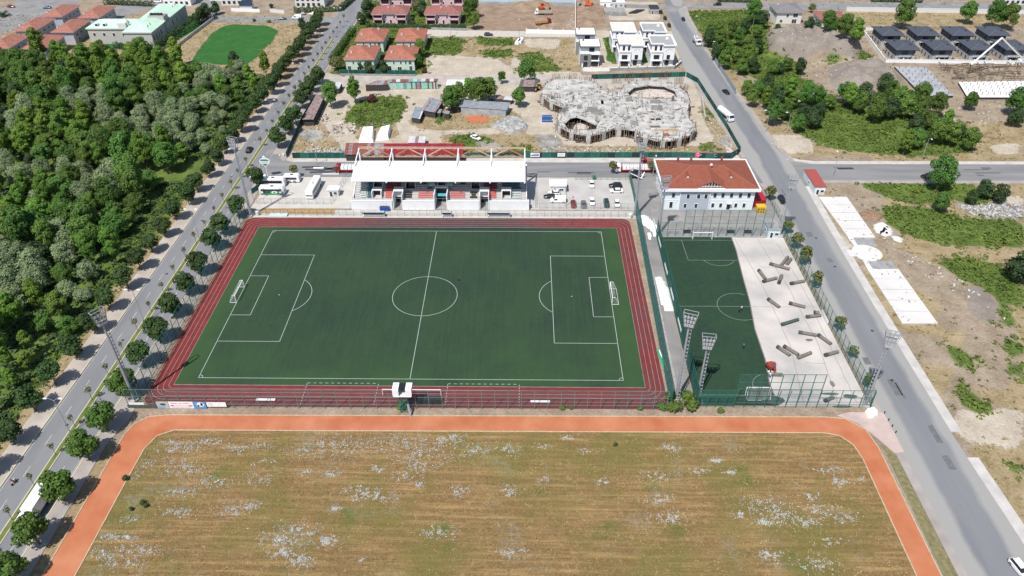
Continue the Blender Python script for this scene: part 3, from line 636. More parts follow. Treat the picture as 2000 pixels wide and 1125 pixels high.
for nm, p, m in (('east', [(64.8,-42), (65.3,-42), (66.2, 30), (65.7, 30)], paving),):
    sheet('alley_edge_line', p, .041, mat('faint_line', (.30,.29,.28), .85, .2, 1))
# forecourts
slab('stand_forecourt', [(-64, 42.2), (66, 42.2), (66, 47), (-40, 47.2), (-62, 48)], -.05, .06, mat('forecourt_concrete', (.40,.375,.345), .9, .1, .5, col2=(.47,.45,.42), detail=8))
sheet('coach_park', [(-64, 48), (-31, 48), (-31, 70), (-58, 70), (-63, 64)], .03, mat('coach_park_concrete', (.40,.38,.35), .9, .1, .2, col2=(.48,.46,.43), detail=8))
sheet('car_park', [(-31, 48), (66, 47.5), (65, 70), (-31, 70)], .04, mat('car_park_concrete', (.34,.325,.31), .9, .1, .2, col2=(.42,.41,.39), detail=8))
sheet('dry_grass_strip', GP([(512, 407), (655, 407), (653, 419), (560, 418), (506, 416)]), .075, mat('straw_grass', (.32,.22,.10), .95, .3, 1.2, detail=8))
sheet('yard', [(70, 31.5), (110.5, 31.5), (111, 46), (74, 46), (70, 50)], .045, mat('yard_asphalt', (.20,.19,.185), .9, .15, .3, col2=(.27,.26,.25), detail=8))
slab('bench_plinth', [(72,31.1), (107,31.1), (107,33.0), (72,33.0)], 0, .12, concrete_g)
# white slabs on the right
slabm = mat('fresh_white_concrete', (.50,.485,.47), .8, .1, .15, col2=(.60,.585,.565), detail=9)
slab('exercise_slab_upper', [(128.2,56.3), (137.8,56.4), (138.0,31.0), (129.6,31.0)], 0, .28, slabm)
slab('exercise_slab_lower', [(129.3,13.8), (138.4,13.8), (138.9,-11.4), (129.5,-11.4)], 0, .28, slabm)
sj = MB()
for k in range(1, 5): ln_y = 56-25*k/5; sj.box(128.3+.35*k, 137.9, ln_y-.06, ln_y+.06, .27, .284, cm); ln_y = 13.8-25*k/5; sj.box(129.5, 138.5, ln_y-.06, ln_y+.06, .27, .284, cm)
sj.build('slab_joint', kind='structure')
slab('disc_slab', [(132.3+4.4*math.cos(R(a)), 22.4+4.4*math.sin(R(a))) for a in range(0, 360, 12)], 0, .24, slabm)
slab('link_path', [(126.6,24), (128.4,24), (128.4,20.6), (126.6,20.6)], 0, .2, slabm)
slab('link_strip', [(129.5,31.2), (131,31.2), (131,26), (129.8,26)], 0, .2, slabm); slab('link_strip_lower', [(129.7,19), (130.9,18.2), (131,13.6), (129.3,13.6)], 0, .2, slabm)
sheet('grey_screed', [(131.1,31), (137,31), (137,26), (131.1,26)], .05, concrete_g); sheet('grey_screed_lower', [(131.1,18), (138,18.5), (138.2,13.8), (131,13.8)], .05, concrete_g)
# ---------------------------------------------------------------- vegetation
def leaf_cloud(rg, P, N, size, tri=False):
    """leaf-sized quads at points P facing roughly N"""
    n = len(P); N = N + rg.normal(0, .42, (n, 3)); N /= np.linalg.norm(N, axis=1)[:, None]
    A = np.cross(N, rg.normal(0, 1, (n, 3))); A /= np.linalg.norm(A, axis=1)[:, None]; B = np.cross(N, A)
    s = (size*rg.uniform(.6, 1.35, n))[:, None]
    if tri:
        V = np.stack([P-A*s*.6-B*s*.4, P+A*s*.6-B*s*.4, P+B*s*.8], 1).reshape(-1, 3); return V, np.arange(3*n).reshape(-1, 3)
    V = np.stack([P-A*s*.55, P-B*s*.42, P+A*s*.55, P+B*s*.42], 1).reshape(-1, 3); return V, np.arange(4*n).reshape(-1, 4)
def crown(seed, r, h0, h1, n, leaf, m, nl=12, lob=.45, shape='round', trunk=True):
    """crown between heights h0 and h1, radius r: many lobes, leaves on their outsides, gaps between"""
    rg = np.random.RandomState(seed); zc = (h0+h1)/2; rz = (h1-h0)/2
    th = rg.uniform(0, 2*np.pi, nl); u = rg.uniform(-.75, .95, nl); q = np.sqrt(1-u*u); d = rg.uniform(.35, 1, nl)**.6*(1-lob*.85)
    if shape == 'poplar': q = q*np.clip(1.15-np.maximum(u, 0)*.6, .3, 1)
    C = np.stack([np.cos(th)*q*d*r, np.sin(th)*q*d*r, zc+u*rz*(1-lob*.5)], 1); Rl = rg.uniform(.75, 1.2, nl)*lob*r
    C = np.concatenate([C, [[0, 0, zc]]]); Rl = np.append(Rl, r*.62)
    w_ = Rl**2; w_ /= w_.sum(); k = rg.choice(len(C), n, p=w_)
    D = rg.normal(0, 1, (n, 3)); D[:, 2] = D[:, 2]*.9+.25; D /= np.linalg.norm(D, axis=1)[:, None]
    P = C[k] + D*Rl[k][:, None]*rg.uniform(.72, 1.06, n)[:, None]*np.array([1, 1, .85])
    O = P-np.array([0, 0, zc]); N = D*.7 + O/np.maximum(np.linalg.norm(O, axis=1), .1)[:, None]*.4 + np.array([0, 0, .25])
    V, F = leaf_cloud(rg, P, N, leaf)
    me = np_mesh('crown', V, F); me.materials.append(m); return me
def trunk_mesh(seed, h, rb, spread, m=trunk_m, nb=5):
    rg = random.Random(seed); b = MB(); top = (rg.uniform(-.15, .15), rg.uniform(-.15, .15), h)
    b.cyl((0, 0, -.1), top, rb, rb*.6, m, 7)
    for i in range(nb):
        a = 2*math.pi*i/nb+rg.uniform(-.4, .4); l = spread*rg.uniform(.7, 1.1); z0 = h*rg.uniform(.75, 1)
        p = (top[0]*z0/h, top[1]*z0/h, z0); q = (math.cos(a)*l, math.sin(a)*l, h+spread*rg.uniform(.5, 1.2)); b.cyl(p, q, rb*.45, rb*.12, m, 5, False)
    return b.mesh('trunk')
TREES = {}
def tree_kind(key, cnt_, **kw):
    TREES[key] = []
    for i in range(cnt_):
        cr = crown(sum(map(ord, key))+i*17, kw['r'], kw['h0'], kw['h1'], kw['n'], kw['leaf'], leafmats[kw['m']], kw.get('nl', 12), kw.get('lob', .45), kw.get('shape', 'round'))
        tk = trunk_mesh(i*5+3, kw.get('th', kw['h0']+.4), kw.get('tr', .18), kw['r']*.6)
        TREES[key].append((cr, tk))
tree_kind('street', 3, r=3.0, h0=1.7, h1=7.0, n=2600, leaf=.48, m='street', nl=24, lob=.36)
tree_kind('streetb', 3, r=3.35, h0=1.9, h1=7.4, n=2600, leaf=.5, m='streetb', nl=26, lob=.34, tr=.2)
tree_kind('small', 3, r=1.7, h0=1.5, h1=5.3, n=520, leaf=.48, m='olive', nl=12, lob=.42, tr=.1)
tree_kind('median', 2, r=.95, h0=2.4, h1=4.2, n=70, leaf=.42, m='olive', nl=7, lob=.4, tr=.07)
tree_kind('bright', 5, r=3.9, h0=2.5, h1=14.5, n=5200, leaf=.5, m='bright', nl=34, lob=.30, shape='poplar', tr=.25)
tree_kind('mid', 5, r=4.5, h0=2.0, h1=11.5, n=5000, leaf=.5, m='mid', nl=36, lob=.30, tr=.25)
tree_kind('silver', 4, r=4.2, h0=1.2, h1=8.5, n=5000, leaf=.42, m='silver', nl=34, lob=.32, tr=.25)
tree_kind('dark', 3, r=3.4, h0=.8, h1=7.5, n=2800, leaf=.48, m='dark', nl=16, lob=.42, tr=.2)
tree_kind('olive', 2, r=3.4, h0=1.0, h1=7.0, n=1500, leaf=.6, m='olive', nl=20, lob=.38, tr=.2)
tree_kind('shrub', 3, r=1.5, h0=.1, h1=2.2, n=420, leaf=.45, m='mid', nl=8, lob=.5, tr=.05, th=.6)
tree_kind('dshrub', 2, r=1.5, h0=.1, h1=2.4, n=420, leaf=.45, m='dark', nl=8, lob=.5, tr=.05, th=.6)
tree_kind('maroon', 1, r=1.6, h0=.1, h1=2.2, n=420, leaf=.45, m='maroon', nl=8, lob=.5, tr=.05, th=.6)
rt = random.Random(11)
def tree(key, x, y, s=1.0, sz=None, label='', cat='tree', group=None, name=None, z=None, trunk=True):
    cr, tk = TREES[key][rt.randrange(len(TREES[key]))]
    o = E(name or {'street': 'street_tree', 'streetb': 'street_tree', 'small': 'street_tree', 'median': 'young_tree', 'bright': 'poplar_tree', 'mid': 'elm_tree', 'silver': 'willow_tree', 'dark': 'garden_tree', 'olive': 'garden_tree', 'shrub': 'shrub', 'dshrub': 'shrub', 'maroon': 'shrub'}[key],
          label, cat, (x, y, ground_z(x, y) if z is None else z), rt.uniform(0, 6.28), group)
    o.scale = (s, s, (sz or s))
    link('crown', cr, o)
    if trunk: link('trunk' if 'shrub' not in key and key != 'maroon' else 'stem', tk, o)
    return o
# street trees: each found from the middle of its crown, 4.2 m up
g1 = 'street trees along the boulevard'
near = [(196,814),(155,873),(105,951),(55,1036),(8,1115),(237,748),(272,692),(308,643),(336,596),(364,552),(391,513),(414,466),(437,437),(463,402),(497,346)]
near.sort(key=lambda p: -p[1])
for i, (u, v) in enumerate(near):
    x, y = G(u, v, 4.4); tree('streetb' if v > 735 else 'street', -67.3 if v > 420 else x, y, 1.1 if v > 500 else 1.1, None, '%s round street tree from the bottom, on the track side of the boulevard' % ORD[i], 'tree', g1)
for i, (u, v) in enumerate([(542,270),(560,245),(576,226),(588,194),(600,178),(610,162),(622,148)]):
    x, y = G(u, v, 4.2); tree('street', x, y, 1.2, None, '%s street tree going up the boulevard beside the shed plot' % ORD[i], 'tree', 'street trees between boulevard and shed plot')
i = 0
for y in np.arange(-84, 250, 9.55):
    if y < -68 and False: continue
    u = -86.6 + .0135*(y+52) + rt.uniform(-.5, .5)
    tree('street', u, y+rt.uniform(-.6, .6), rt.uniform(.94, 1.1) if y < 100 else rt.uniform(1.1, 1.3), None, '%s street tree from the bottom, on the wood side of the boulevard' % ORD[i], 'tree', 'street trees between wood and boulevard'); i += 1
i = 0
for y in np.arange(-93, 250, 8.5):
    if 78 < y < 88: continue
    tree('median', bx(-75.35, y), y, rt.uniform(.8, 1.1), None, '%s young tree from the bottom, in the boulevard median' % ORD[i], 'tree', 'young trees in the median', z=.2); i += 1
for i, (u, v, s) in enumerate([(1505,374,1.15),(1530,438,1.0),(1555,469,1.2),(1576,498,1.3),(1599,543,1.15),(1640,628,1.0),(1666,680,.8),(1699,736,.85)]):
    x, y = G(u, v, 3.5); tree('small', 111.0 if v > 400 else x, y, s, None, '%s small street tree from the top, behind the net of the bare pitch' % ORD[i], 'tree', 'small street trees by the right road')
for i, (u, v) in enumerate([(573,333),(1197,325),(1274,325)]):
    x, y = G(u, v, 3); tree('small', x, y, 1.0, None, ['thin young tree beside the coach park entrance', 'thin young tree in front of the white lorry cab', 'thin young tree beside the red lorry trailer'][i], 'tree')
# the wood west of the boulevard
kinds = [(0,500,'silver'),(100,480,'silver'),(60,560,'silver'),(150,540,'silver'),(30,330,'silver'),(180,340,'silver'),(215,330,'silver'),(240,240,'silver'),(300,235,'silver'),(350,260,'silver'),(330,210,'silver'),(170,190,'silver'),(360,320,'silver'),(30,220,'silver'),(440,200,'silver'),(430,150,'silver'),(400,230,'silver'),(390,330,'silver'),
 (150,90,'bright'),(120,110,'bright'),(180,100,'mid'),(240,130,'bright'),(280,90,'mid'),(350,110,'bright'),(250,180,'mid'),(60,150,'mid'),(100,190,'mid'),(100,250,'bright'),(30,270,'bright'),(80,350,'bright'),(60,390,'bright'),(300,300,'bright'),(300,330,'mid'),(200,430,'mid'),(200,480,'bright'),(170,520,'olive'),(120,540,'olive'),(80,620,'bright'),(40,650,'bright'),(100,700,'mid'),(40,740,'mid'),(20,700,'bright'),(330,150,'bright'),(420,170,'mid'),(480,150,'bright'),(400,130,'mid'),(500,180,'mid'),(170,270,'bright'),(230,290,'mid'),(120,300,'mid'),(70,450,'mid'),(160,610,'mid'),(150,380,'mid'),(250,400,'mid'),(20,800,'dark'),(60,820,'mid'),(0,760,'bright'),(20,130,'mid')]
KW = [(*G(u, v, 6), k) for u, v, k in kinds]
rf = random.Random(21)
rows = []
yy = -78.0; j = 0
while yy < 186:
    xx = -93.5 - (j % 2)*3.6
    while xx > -268: rows.append((xx+rf.uniform(-2.0, 2.0), yy+rf.uniform(-1.8, 1.8))); xx -= 7.4
    yy += 7.6; j += 1
zones = [('near the bottom left corner of the wood', lambda x, y: y < -20), ('behind the boulevard lamp post by the near track corner', lambda x, y: y < 20 and x > -120), ('deep in the wood by the left edge of the photo', lambda x, y: x < -150 and y < 70), ('beside the green scrub glade of the wood', lambda x, y: y < 95 and x > -125),
         ('in the middle of the wood', lambda x, y: y < 120), ('near the mint green roofed building', lambda x, y: x < -140), ('beside the small green meadow at the top of the wood', lambda x, y: True)]
kword = {'silver': 'silvery willow', 'bright': 'bright poplar', 'mid': 'green elm', 'olive': 'yellowish tree', 'dark': 'dark bushy tree'}
TW = pip_w = None
def inpoly(p, poly): return bool(pip(poly, np.array([p[0]]), np.array([p[1]]))[0])
glade = GP([(290,402),(340,338),(425,312),(448,300),(440,335),(408,388),(362,440),(335,478),(300,520),(250,520),(238,478)])
glade2 = GP([(330,350),(300,345),(290,362),(310,372)])
edge_n = GP([(-140, 112), (98, 124), (112, 104), (200, 102), (235, 112), (300, 118), (350, 122), (385, 146), (470, 150), (545, 146), (600,160), (560,600), (-200, 900), (-300, 400)])
cnt = 0
STL = list(np.arange(-84, 250, 9.55)); used_l = {}
for x, y in rows:
    if inpoly((x, y), glade) or inpoly((x, y), glade2): continue
    if not inpoly((x, y), edge_n) and y > 100: continue
    p = CAM; d = Vector((x-CAM[0], y-CAM[1], 6-CAM[2])); u_ = 1000+FPX*(d.x*_r[0]+d.y*_r[1]+d.z*_r[2])/(d.x*_f[0]+d.y*_f[1]+d.z*_f[2])
    if u_ < -45: continue
    b = sorted((math.hypot(a-x, c-y)+rf.uniform(0, 9), k) for a, c, k in KW)[0][1]
    if rf.random() < .16: b = rf.choice(['mid', 'bright', 'dark', 'silver'])
    s = rf.uniform(.68, 1.15) if b != 'dark' else rf.uniform(.8, 1.4)
    if x > -99: s *= .7
    zn = next(z for z, f in zones if f(x, y)); sz = s*rf.uniform(.8, 1.25)
    tall = 'tall' if sz > 1.08 else ('low' if sz < .8 else 'medium')
    bi = max(1, int((-86.6-x)/7.4)); si = min(range(len(STL)), key=lambda q: abs(STL[q]-y)); key = (tall, b, bi, si); rel = ['level with', 'just above', 'just below', 'diagonally above'][used_l.get(key, 0)]; used_l[key] = used_l.get(key, 0)+1
    tree(b, x, y, s, sz, '%s %s, %s back from the boulevard, %s its %s kerb tree' % (tall, kword[b], ORD[bi-1], rel, ORD[si]), 'tree', 'trees of the wood west of the boulevard'); cnt += 1
print('wood trees', cnt)
# single trees elsewhere (foot of trunk or middle of crown in the photograph)
single = [
 ('olive',657,120,1.15,'dense pale round tree at the corner of the green houses'), ('dark',705,128,.6,'dark bush tree between the two green houses, left'), ('dark',720,132,.8,'dark round garden tree before the left green house'), ('dark',750,130,.8,'dark cone garden tree between the green houses'),
 ('mid',820,92,.8,'green garden tree right of the upper green house'), ('mid',815,118,.6,'yellow green narrow tree right of the lower green house'), ('dark',826,70,.7,'dark tree at the end of the gravel lane'), ('maroon',830,138,1,'maroon leaved bush beside the green houses'),
 ('dark',718,14,1.5,'large dark garden tree left of the pink houses'), ('dark',706,35,.9,'dark grey green tree beside the boulevard by the pink houses'), ('olive',812,10,.9,'pale palm like tree between the pink houses'), ('dark',825,15,1.2,'dark garden tree between the pink houses'), ('dark',805,42,.7,'dark garden tree in front of the left pink house'), ('mid',925,38,.8,'slim garden trees right of the right pink house'), ('mid',918,10,1.1,'tall tree at the upper corner of the dug plot'),
 ('bright',690,172,.85,'bright spreading tree at the left end of the patchwork sheds'), ('mid',643,182,1.0,'broad tree beside the long tin shed near the boulevard'), ('maroon',728,192,1.6,'dark maroon bush pile by the scrub island'),
 ('mid',880,190,1.0,'tall dark tree at the left end of the grey tin shed'), ('mid',897,180,.9,'second tree behind the grey tin shed'), ('bright',915,170,.7,'yellow green tree behind the grey tin shed'), ('mid',935,175,1.1,'wide tree behind the right half of the grey tin shed'), ('mid',955,172,.95,'rightmost tree behind the grey tin shed'), ('mid',1013,188,.75,'single tree right of the tin sheds'), ('mid',980,150,.5,'small pale tree beside the back lane'), ('mid',1030,138,1.0,'round bush at the left end of the curved concrete frame'),
 ('mid',1472,20,1.15,'large tree left of the grey roofed house'), ('dark',1520,58,.8,'dark tree in front of the grey roofed house, left'), ('dark',1548,62,.8,'dark tree in front of the grey roofed house, middle'), ('dark',1590,55,1.1,'dark tree between the grey roofed and red roofed houses'), ('mid',1625,50,1.0,'green tree in front of the red roofed house'), ('mid',1655,45,1.0,'green tree right of the red roofed house'), ('bright',1668,85,1.0,'light green tree at the wall corner of the dark villas'), ('mid',1640,85,1.0,'green tree behind the earth mound'), ('mid',1610,72,.9,'green tree above the earth mound'), ('dark',1575,75,.8,'dark tree behind the earth mound, left'), ('olive',1587,15,.7,'pale round shrub tree behind the grey roofed house'),
 ('mid',1768,25,1.3,'tall tree behind the dark villas, left'), ('mid',1893,22,1.05,'tall thin tree behind the dark villas, middle'), ('mid',1945,25,1.3,'large tree behind the dark villas, right'), ('mid',1975,30,1.2,'large pale tree at the upper right corner'), ('mid',1898,195,.7,'lone thin tree on the bare earth right of the grey slab'), ('mid',1990,195,1.1,'tree at the right edge beside the white slab site'), ('dark',1985,230,1.0,'dark tree at the right edge of the bare earth'),
 ('mid',1842,335,1.15,'tall tree leaning over the cross road, right'), ('mid',1842,392,.65,'lower tree below the cross road, right'), ('dark',1925,370,.95,'dark bushy tree in the creeper right of the tall tree'), ('dark',1900,385,.7,'dark bush left of the tyre coloured tree in the creeper'), ('dark',1955,378,.9,'dark wide bush above the white rubble'), ('dark',1995,520,1.4,'dark tree at the right edge beside the straw bank'),
 ('mid',1388,55,.55,'small round tree in the grass north of the cross road'), ('dark',178,235 if False else 62,1.0,'dark conifer between the terraced houses and the mint roofed building'), ('dark',455,115,1.0,'dark single tree at the near edge of the green meadow'), ('dark',590,45,.8,'round dark bush at the far corner of the straw field'), ('dark',400,22,1.2,'dark tall trees beside the hotel street'), ('dark',388,30,1.1,'dark tall tree near the gable of the mint roofed building'), ('dark',420,15,1.0,'dark tall tree on the hotel street, right')]
for k, u, v, s, lb in single:
    zc = {'olive': 4, 'dark': 4, 'mid': 6.5, 'bright': 8, 'maroon': 1}[k]*s; x, y = G(u, v, zc); tree(k, x, y, s, None, lb, 'tree' if k != 'maroon' else 'bush')
# thickets: trees one can tell apart beside the right road
thick = [(1385,75),(1410,72),(1425,90),(1445,75),(1460,92),(1398,100),(1415,118),(1440,108),(1465,112),(1480,90),(1430,60),(1455,50),(1405,50),(1472,125),(1450,128),(1405,90),(1480,60),(1490,40),
 (1525,128),(1510,130),(1540,122),(1565,128),(1460,168),(1480,172),(1500,165),(1520,175),(1545,172),(1470,190),(1495,195),(1520,200),(1550,195),(1575,190),(1600,185),(1510,225),(1535,215),(1570,215),(1600,210),(1590,232),(1560,240),(1620,195),(1650,185),(1660,195),(1690,185),(1715,200),(1740,185),(1755,200),(1780,195),(1800,190),(1740,215),(1770,215),(1800,215),(1830,210),(1710,220),(1790,240),(1820,235),(1850,240),(1880,255),(1860,265),(1830,262),(1790,270),(1895,275),(1770,282),(1680,205),(1730,162)]
for i, (u, v) in enumerate(thick):
    x, y = G(u, v, 4.5); k = rf.choice(['mid', 'mid', 'mid', 'dark', 'bright']) if i > 17 else rf.choice(['mid', 'mid', 'dark'])
    zn = 'in the thicket beside the upper right road' if i < 18 else ('by the tin roofed hut above the creeper' if u < 1640 else 'in the grove below the grey slab site')
    s = rf.uniform(.6, .95)*(1 if k != 'dark' else 1.25); zc_ = sum(1 for j, q in enumerate(thick) if (j < 18) == (i < 18) and ((q[0] < 1640) == (u < 1640) or i < 18) and q[0] < u or (q[0] == u and j < i and (j < 18) == (i < 18))); tree(k, x, y, s, s*rf.uniform(.85, 1.25), '%s, %s from the left %s' % (kword[k], ORD[zc_], zn), 'tree', 'trees '+zn)
# hedges and shrubs
def hedge(name, pts, w, h, label, m='dark', dens=9):
    rg = np.random.RandomState(len(label)); V = []; 
    P = []; N = []
    for a, b in zip(pts[:-1], pts[1:]):
        L = math.dist(a, b); n = int(L*dens*(w+2*h)); t = rg.rand(n); th = rg.uniform(0, np.pi, n); d = np.array([b[0]-a[0], b[1]-a[1]])/L; nr = np.array([-d[1], d[0]])
        bulge = 1+.18*np.sin(t*L*1.7)+.1*rg.randn(n)
        off = np.cos(th)*w/2*bulge; z = np.sin(th)**.5*h*bulge*rg.uniform(.9, 1.0, n)
        z = np.where(rg.rand(n) < .35, rg.uniform(.1, 1, n)*z, z)
        P.append(np.stack([a[0]+d[0]*t*L+nr[0]*off, a[1]+d[1]*t*L+nr[1]*off, z], 1)); N.append(np.stack([nr[0]*np.cos(th), nr[1]*np.cos(th), np.sin(th)+.3], 1))
    V, F = leaf_cloud(rg, np.concatenate(P), np.concatenate(N), .55); me = np_mesh(name, V, F); me.materials.append(leafmats[m]); return link(name, me, label=label, cat='hedge')
hedge('hedge', GP([(300,105),(345,72),(412,32)]), 4.5, 4.5, 'tall dark hedge along the lane beside the mint roofed building', dens=4)
hedge('hedge', GP([(648,122),(690,62)]), 3, 3, 'green hedge between boulevard and green houses', 'mid')
hedge('hedge', GP([(715,53),(830,55)]), 2, 2, 'clipped dark hedge in front of the pink houses')
hedge('hedge', GP([(832,56),(910,54)]), 2, 2, 'clipped dark hedge right part before the second pink house')
hedge('hedge', GP([(575,25),(665,22),(690,0)]), 2.5, 3, 'dark hedge round the cream block at the top of the boulevard')
hedge('hedge', GP([(0,35),(18,30)]), 3, 2.5, 'dark hedge at the top left street corner')
hedge('hedge', GP([(205,8),(300,12)]), 3, 2.5, 'rounded dark hedge along the top left street')
hedge('hedge', GP([(1700,3),(1800,5)]), 3, 3, 'hedge behind the pale street wall at the top right')
hedge('hedge', GP([(1400,3),(1480,5)]), 3, 3, 'hedge along the top street left of the grey roofed house')
hedge('hedge', GP([(1182,75),(1200,125)]), 2.2, .5, 'strip of lawn shrubs between grey and white villas', 'mid')
hedge('hedge', GP([(225,92),(270,100)]), 3, 2.5, 'dark shrubs below the mint roofed building')
for i, (u, v, s, k, lb) in enumerate([(785,794,.9,'shrub','green bush at the foot of the camera tower'),(1316,795,1.3,'shrub','largest leafy bush at the gate end of the alley, left'),(1349,793,1.3,'shrub','leafy bush at the gate end of the alley, right'),(1294,797,.8,'shrub','leafy bush against the fence left of the alley gate'),(1098,796,.55,'shrub','small bush in the strip below the track fence'),(1115,797,.4,'shrub','tiny bush beside the small one below the track fence'),
    (1250,798,.5,'shrub','greyish bush below the fence before the alley'),(1408,803,.6,'shrub','low bush below the training pitch fence'),(1308,775,1.1,'shrub','slim shrub climbing the fence beside the alley'),(1345,775,1.2,'shrub','shrub climbing the green fence of the training pitch'),
    (245,935,.5,'dshrub','dark green tuft at the left edge of the meadow'),(279,983,.45,'dshrub','first dark tuft of a pair in the meadow'),(285,988,.4,'dshrub','second dark tuft of a pair in the meadow'),(257,995,.35,'dshrub','small dark tuft left of the pair in the meadow'),(1202,868,.4,'dshrub','small dark tuft in the middle of the meadow top'),
    (525,42,.8,'shrub','small shrub on the far edge of the straw field, right'),(497,40,.7,'shrub','small shrub on the far edge of the straw field, left'),(530,13,1.0,'dshrub','small conifer by the pale garden wall at the top')]):
    x, y = G(u, v, s*.8); tree(k, x, y, s, None, lb, 'bush')
# ground cover: creeper, weeds and dry grass, far too many to count
GD = (np.abs(X) < 1000)
SOFT = {}; ROADR = [(p[0]-2.4, p[1]) for p in RL] + [(p[0]+2.6, p[1]) for p in RR[::-1]]
def scatter(cls, dens, x0=-330, x1=350, y0=-102, y1=311, excl=None, seed=1):
    rg = np.random.RandomState(seed); n = int((x1-x0)*(y1-y0)*dens); x = rg.uniform(x0, x1, n); y = rg.uniform(y0, y1, n)
    i = np.clip(np.round((x+330)/STEP).astype(int)+6, 0, nx-1); j = np.clip(np.round((y+102)/STEP).astype(int)+5, 0, ny-1)
    pr0 = SOFT.setdefault(cls, blur((CL == cls).astype(float), 7))[j, i]; pr = pr0 + np.clip(pr0*4, 0, .28)*(np.sin(x*.9+2*np.sin(y*.7))*np.sin(y*1.1+x*.4)) if cls in (GREEN, STRAW) else (CL[j, i] == cls)*1.0
    k = rg.rand(n) < np.clip((pr-.12)/.6, 0, 1)
    k &= ~(((x > XSW-.5+.0135*(y+52)) & (x < -64) & (y > -110)) | ((x > -66) & (x < 112) & (y > -103) & (y < 85)) | ((y > 66) & (y < 83.5)) | pip(ROADR, x, y))
    if excl is not None: k &= ~excl(x, y)
    return x[k], y[k], HT[j, i][k], rg
def tufts(name, x, y, z, rg, per, spread, hgt, leaf, m, label, lift=None):
    n = len(x); base = np.repeat(np.stack([x, y, z], 1), per, 0); 
    hh = np.repeat(hgt*(rg.uniform(.4, 1, n)), per) if lift is None else np.repeat(lift, per)
    D = rg.normal(0, 1, (n*per, 3)); D[:, 2] = np.abs(D[:, 2]); D /= np.linalg.norm(D, axis=1)[:, None]
    P = base + D*np.stack([np.full(n*per, spread)]*2+[hh], 1)*rg.uniform(.5, 1, n*per)[:, None]
    V, F = leaf_cloud(rg, P, D+np.array([0, 0, .6]), leaf, True); me = np_mesh(name, V, F); me.materials.append(m)
    return link(name, me, kind='stuff', label=label, cat='ground cover')
wood_ex = lambda x, y: (x < -96) & ~pip(glade, x, y) & ~pip(glade2, x, y)
x, y, z, rg = scatter(GREEN, .55, excl=wood_ex, seed=2)
lift = .3+.9*np.clip(np.sin(x*.31+1.3*np.sin(y*.23))*np.sin(y*.37+x*.11)+.35, 0, 1)
creep = mat('creeper_leaves', (.075,.12,.022), .7, 0, .12, col2=(.15,.205,.038), transl=.25, detail=8)
tufts('creeper', x, y, z, rg, 9, 1.25, 1, .62, creep, 'tangled green creeper and scrub covering the waste ground', lift)
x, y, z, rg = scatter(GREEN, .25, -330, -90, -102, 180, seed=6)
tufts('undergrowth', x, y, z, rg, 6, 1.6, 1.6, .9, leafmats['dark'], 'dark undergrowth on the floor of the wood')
x, y, z, rg = scatter(STRAW, .16, excl=lambda x, y: (x > -63) & (x < 112) & (y < 70), seed=3)
tufts('dry_weed', x, y, z, rg, 5, .6, .6, .4, mat('dry_weeds', (.15,.13,.06), .9, .3, .2, col2=(.33,.26,.14)), 'dry straw coloured weeds on the waste ground')
x, y, z, rg = scatter(0, .03, 95, 350, -102, 311, seed=4)
tufts('weed', x, y, z, rg, 5, .6, .5, .4, mat('sparse_weeds', (.08,.095,.04), .9, .3, .3), 'scattered weeds on bare earth')
rg = np.random.RandomState(8); n = 9000
x = rg.uniform(-56, 101, n); y = rg.uniform(-100, -52, n); d = .5+.5*np.sin(x*.11+2*np.sin(y*.13))*np.sin(y*.21+x*.07+1); k = rg.rand(n) < .15+.85*d**3; x, y = x[k], y[k]
tufts('meadow_weed', x, y, np.full(len(x), .03), rg, 3, .3, .15, .17, mat('meadow_weeds', (.07,.085,.03), .9, .3, .2, col2=(.17,.16,.07)), 'olive weeds dotted through the mown meadow')
n = 26000; x = rg.uniform(-56, 101, n); y = rg.uniform(-100, -51.6, n); row = np.sin(y*2.9+.4*np.sin(x*.05)) > rg.uniform(-1.6, .6, n); x, y = x[row], y[row]
tufts('dry_stubble', x, y, np.full(len(x), .03), rg, 2, .22, .14, .2, mat('stubble', (.13,.09,.04), .9, .3, .3, col2=(.36,.26,.14)), 'dry mown stubble lying in rows across the meadow')
# pale fluffy seed heads in drifts
cl_px = [(640,868,34),(700,875,40),(790,872,50),(830,890,40),(860,860,30),(600,880,25),(510,935,20),(270,900,30),(250,925,22),(340,865,12),(360,915,28),(420,940,25),(250,1015,12),(200,1080,25),(270,1075,22),(240,1100,25),(205,1050,14),(350,1000,20),(330,880,18),(520,905,15),(780,930,14),(930,880,25),(880,855,20),(1060,870,10),(1110,855,8),(1310,875,14),(1490,985,30),(1530,1010,30),(1500,1085,20),(570,1045,40),(540,1055,22),(640,1060,18),(650,925,12),(820,910,20),(1640,940,14),(1650,1010,16),(1600,1100,25),(1900,1110 if False else 1100,4),(450,1000,20),(900,960,16),(1180,940,10),(860,1040,22),(1000,1080,16),(1400,900,8),(700,960,20)]
P = []
rg2 = np.random.RandomState(77); cl_px += [(int(rg2.uniform(150, 1700)), int(rg2.uniform(850, 1115)), int(rg2.uniform(6, 22))) for _ in range(46)]
for u, v, r_ in cl_px:
    n = int(r_*19); uu = rg.normal(u, r_*.85, n); vv = rg.normal(v, r_*.33, n)
    for a, b in zip(uu, vv):
        q = G(a, b)
        if -56 < q[0] < 101 and q[1] < -51.8: P.append(q)
P = np.array(P); n = len(P); 
NG = blur(np.random.RandomState(4).rand(240, 560), 1); NG = (NG > NG.mean()+.1*NG.std()); gaps = NG[np.clip(((P[:, 1]+102)*4).astype(int), 0, 239), np.clip(((P[:, 0]+60)*3.3).astype(int), 0, 559)]; P = P[gaps]; n = len(P)
tufts('seed_head', P[:, 0], P[:, 1], np.full(n, .05), rg, 2, .25, .2, .125, mat('seed_fluff', (.44,.46,.45), .9, .1, .5), 'drifts of pale grey seed heads in the mown meadow')
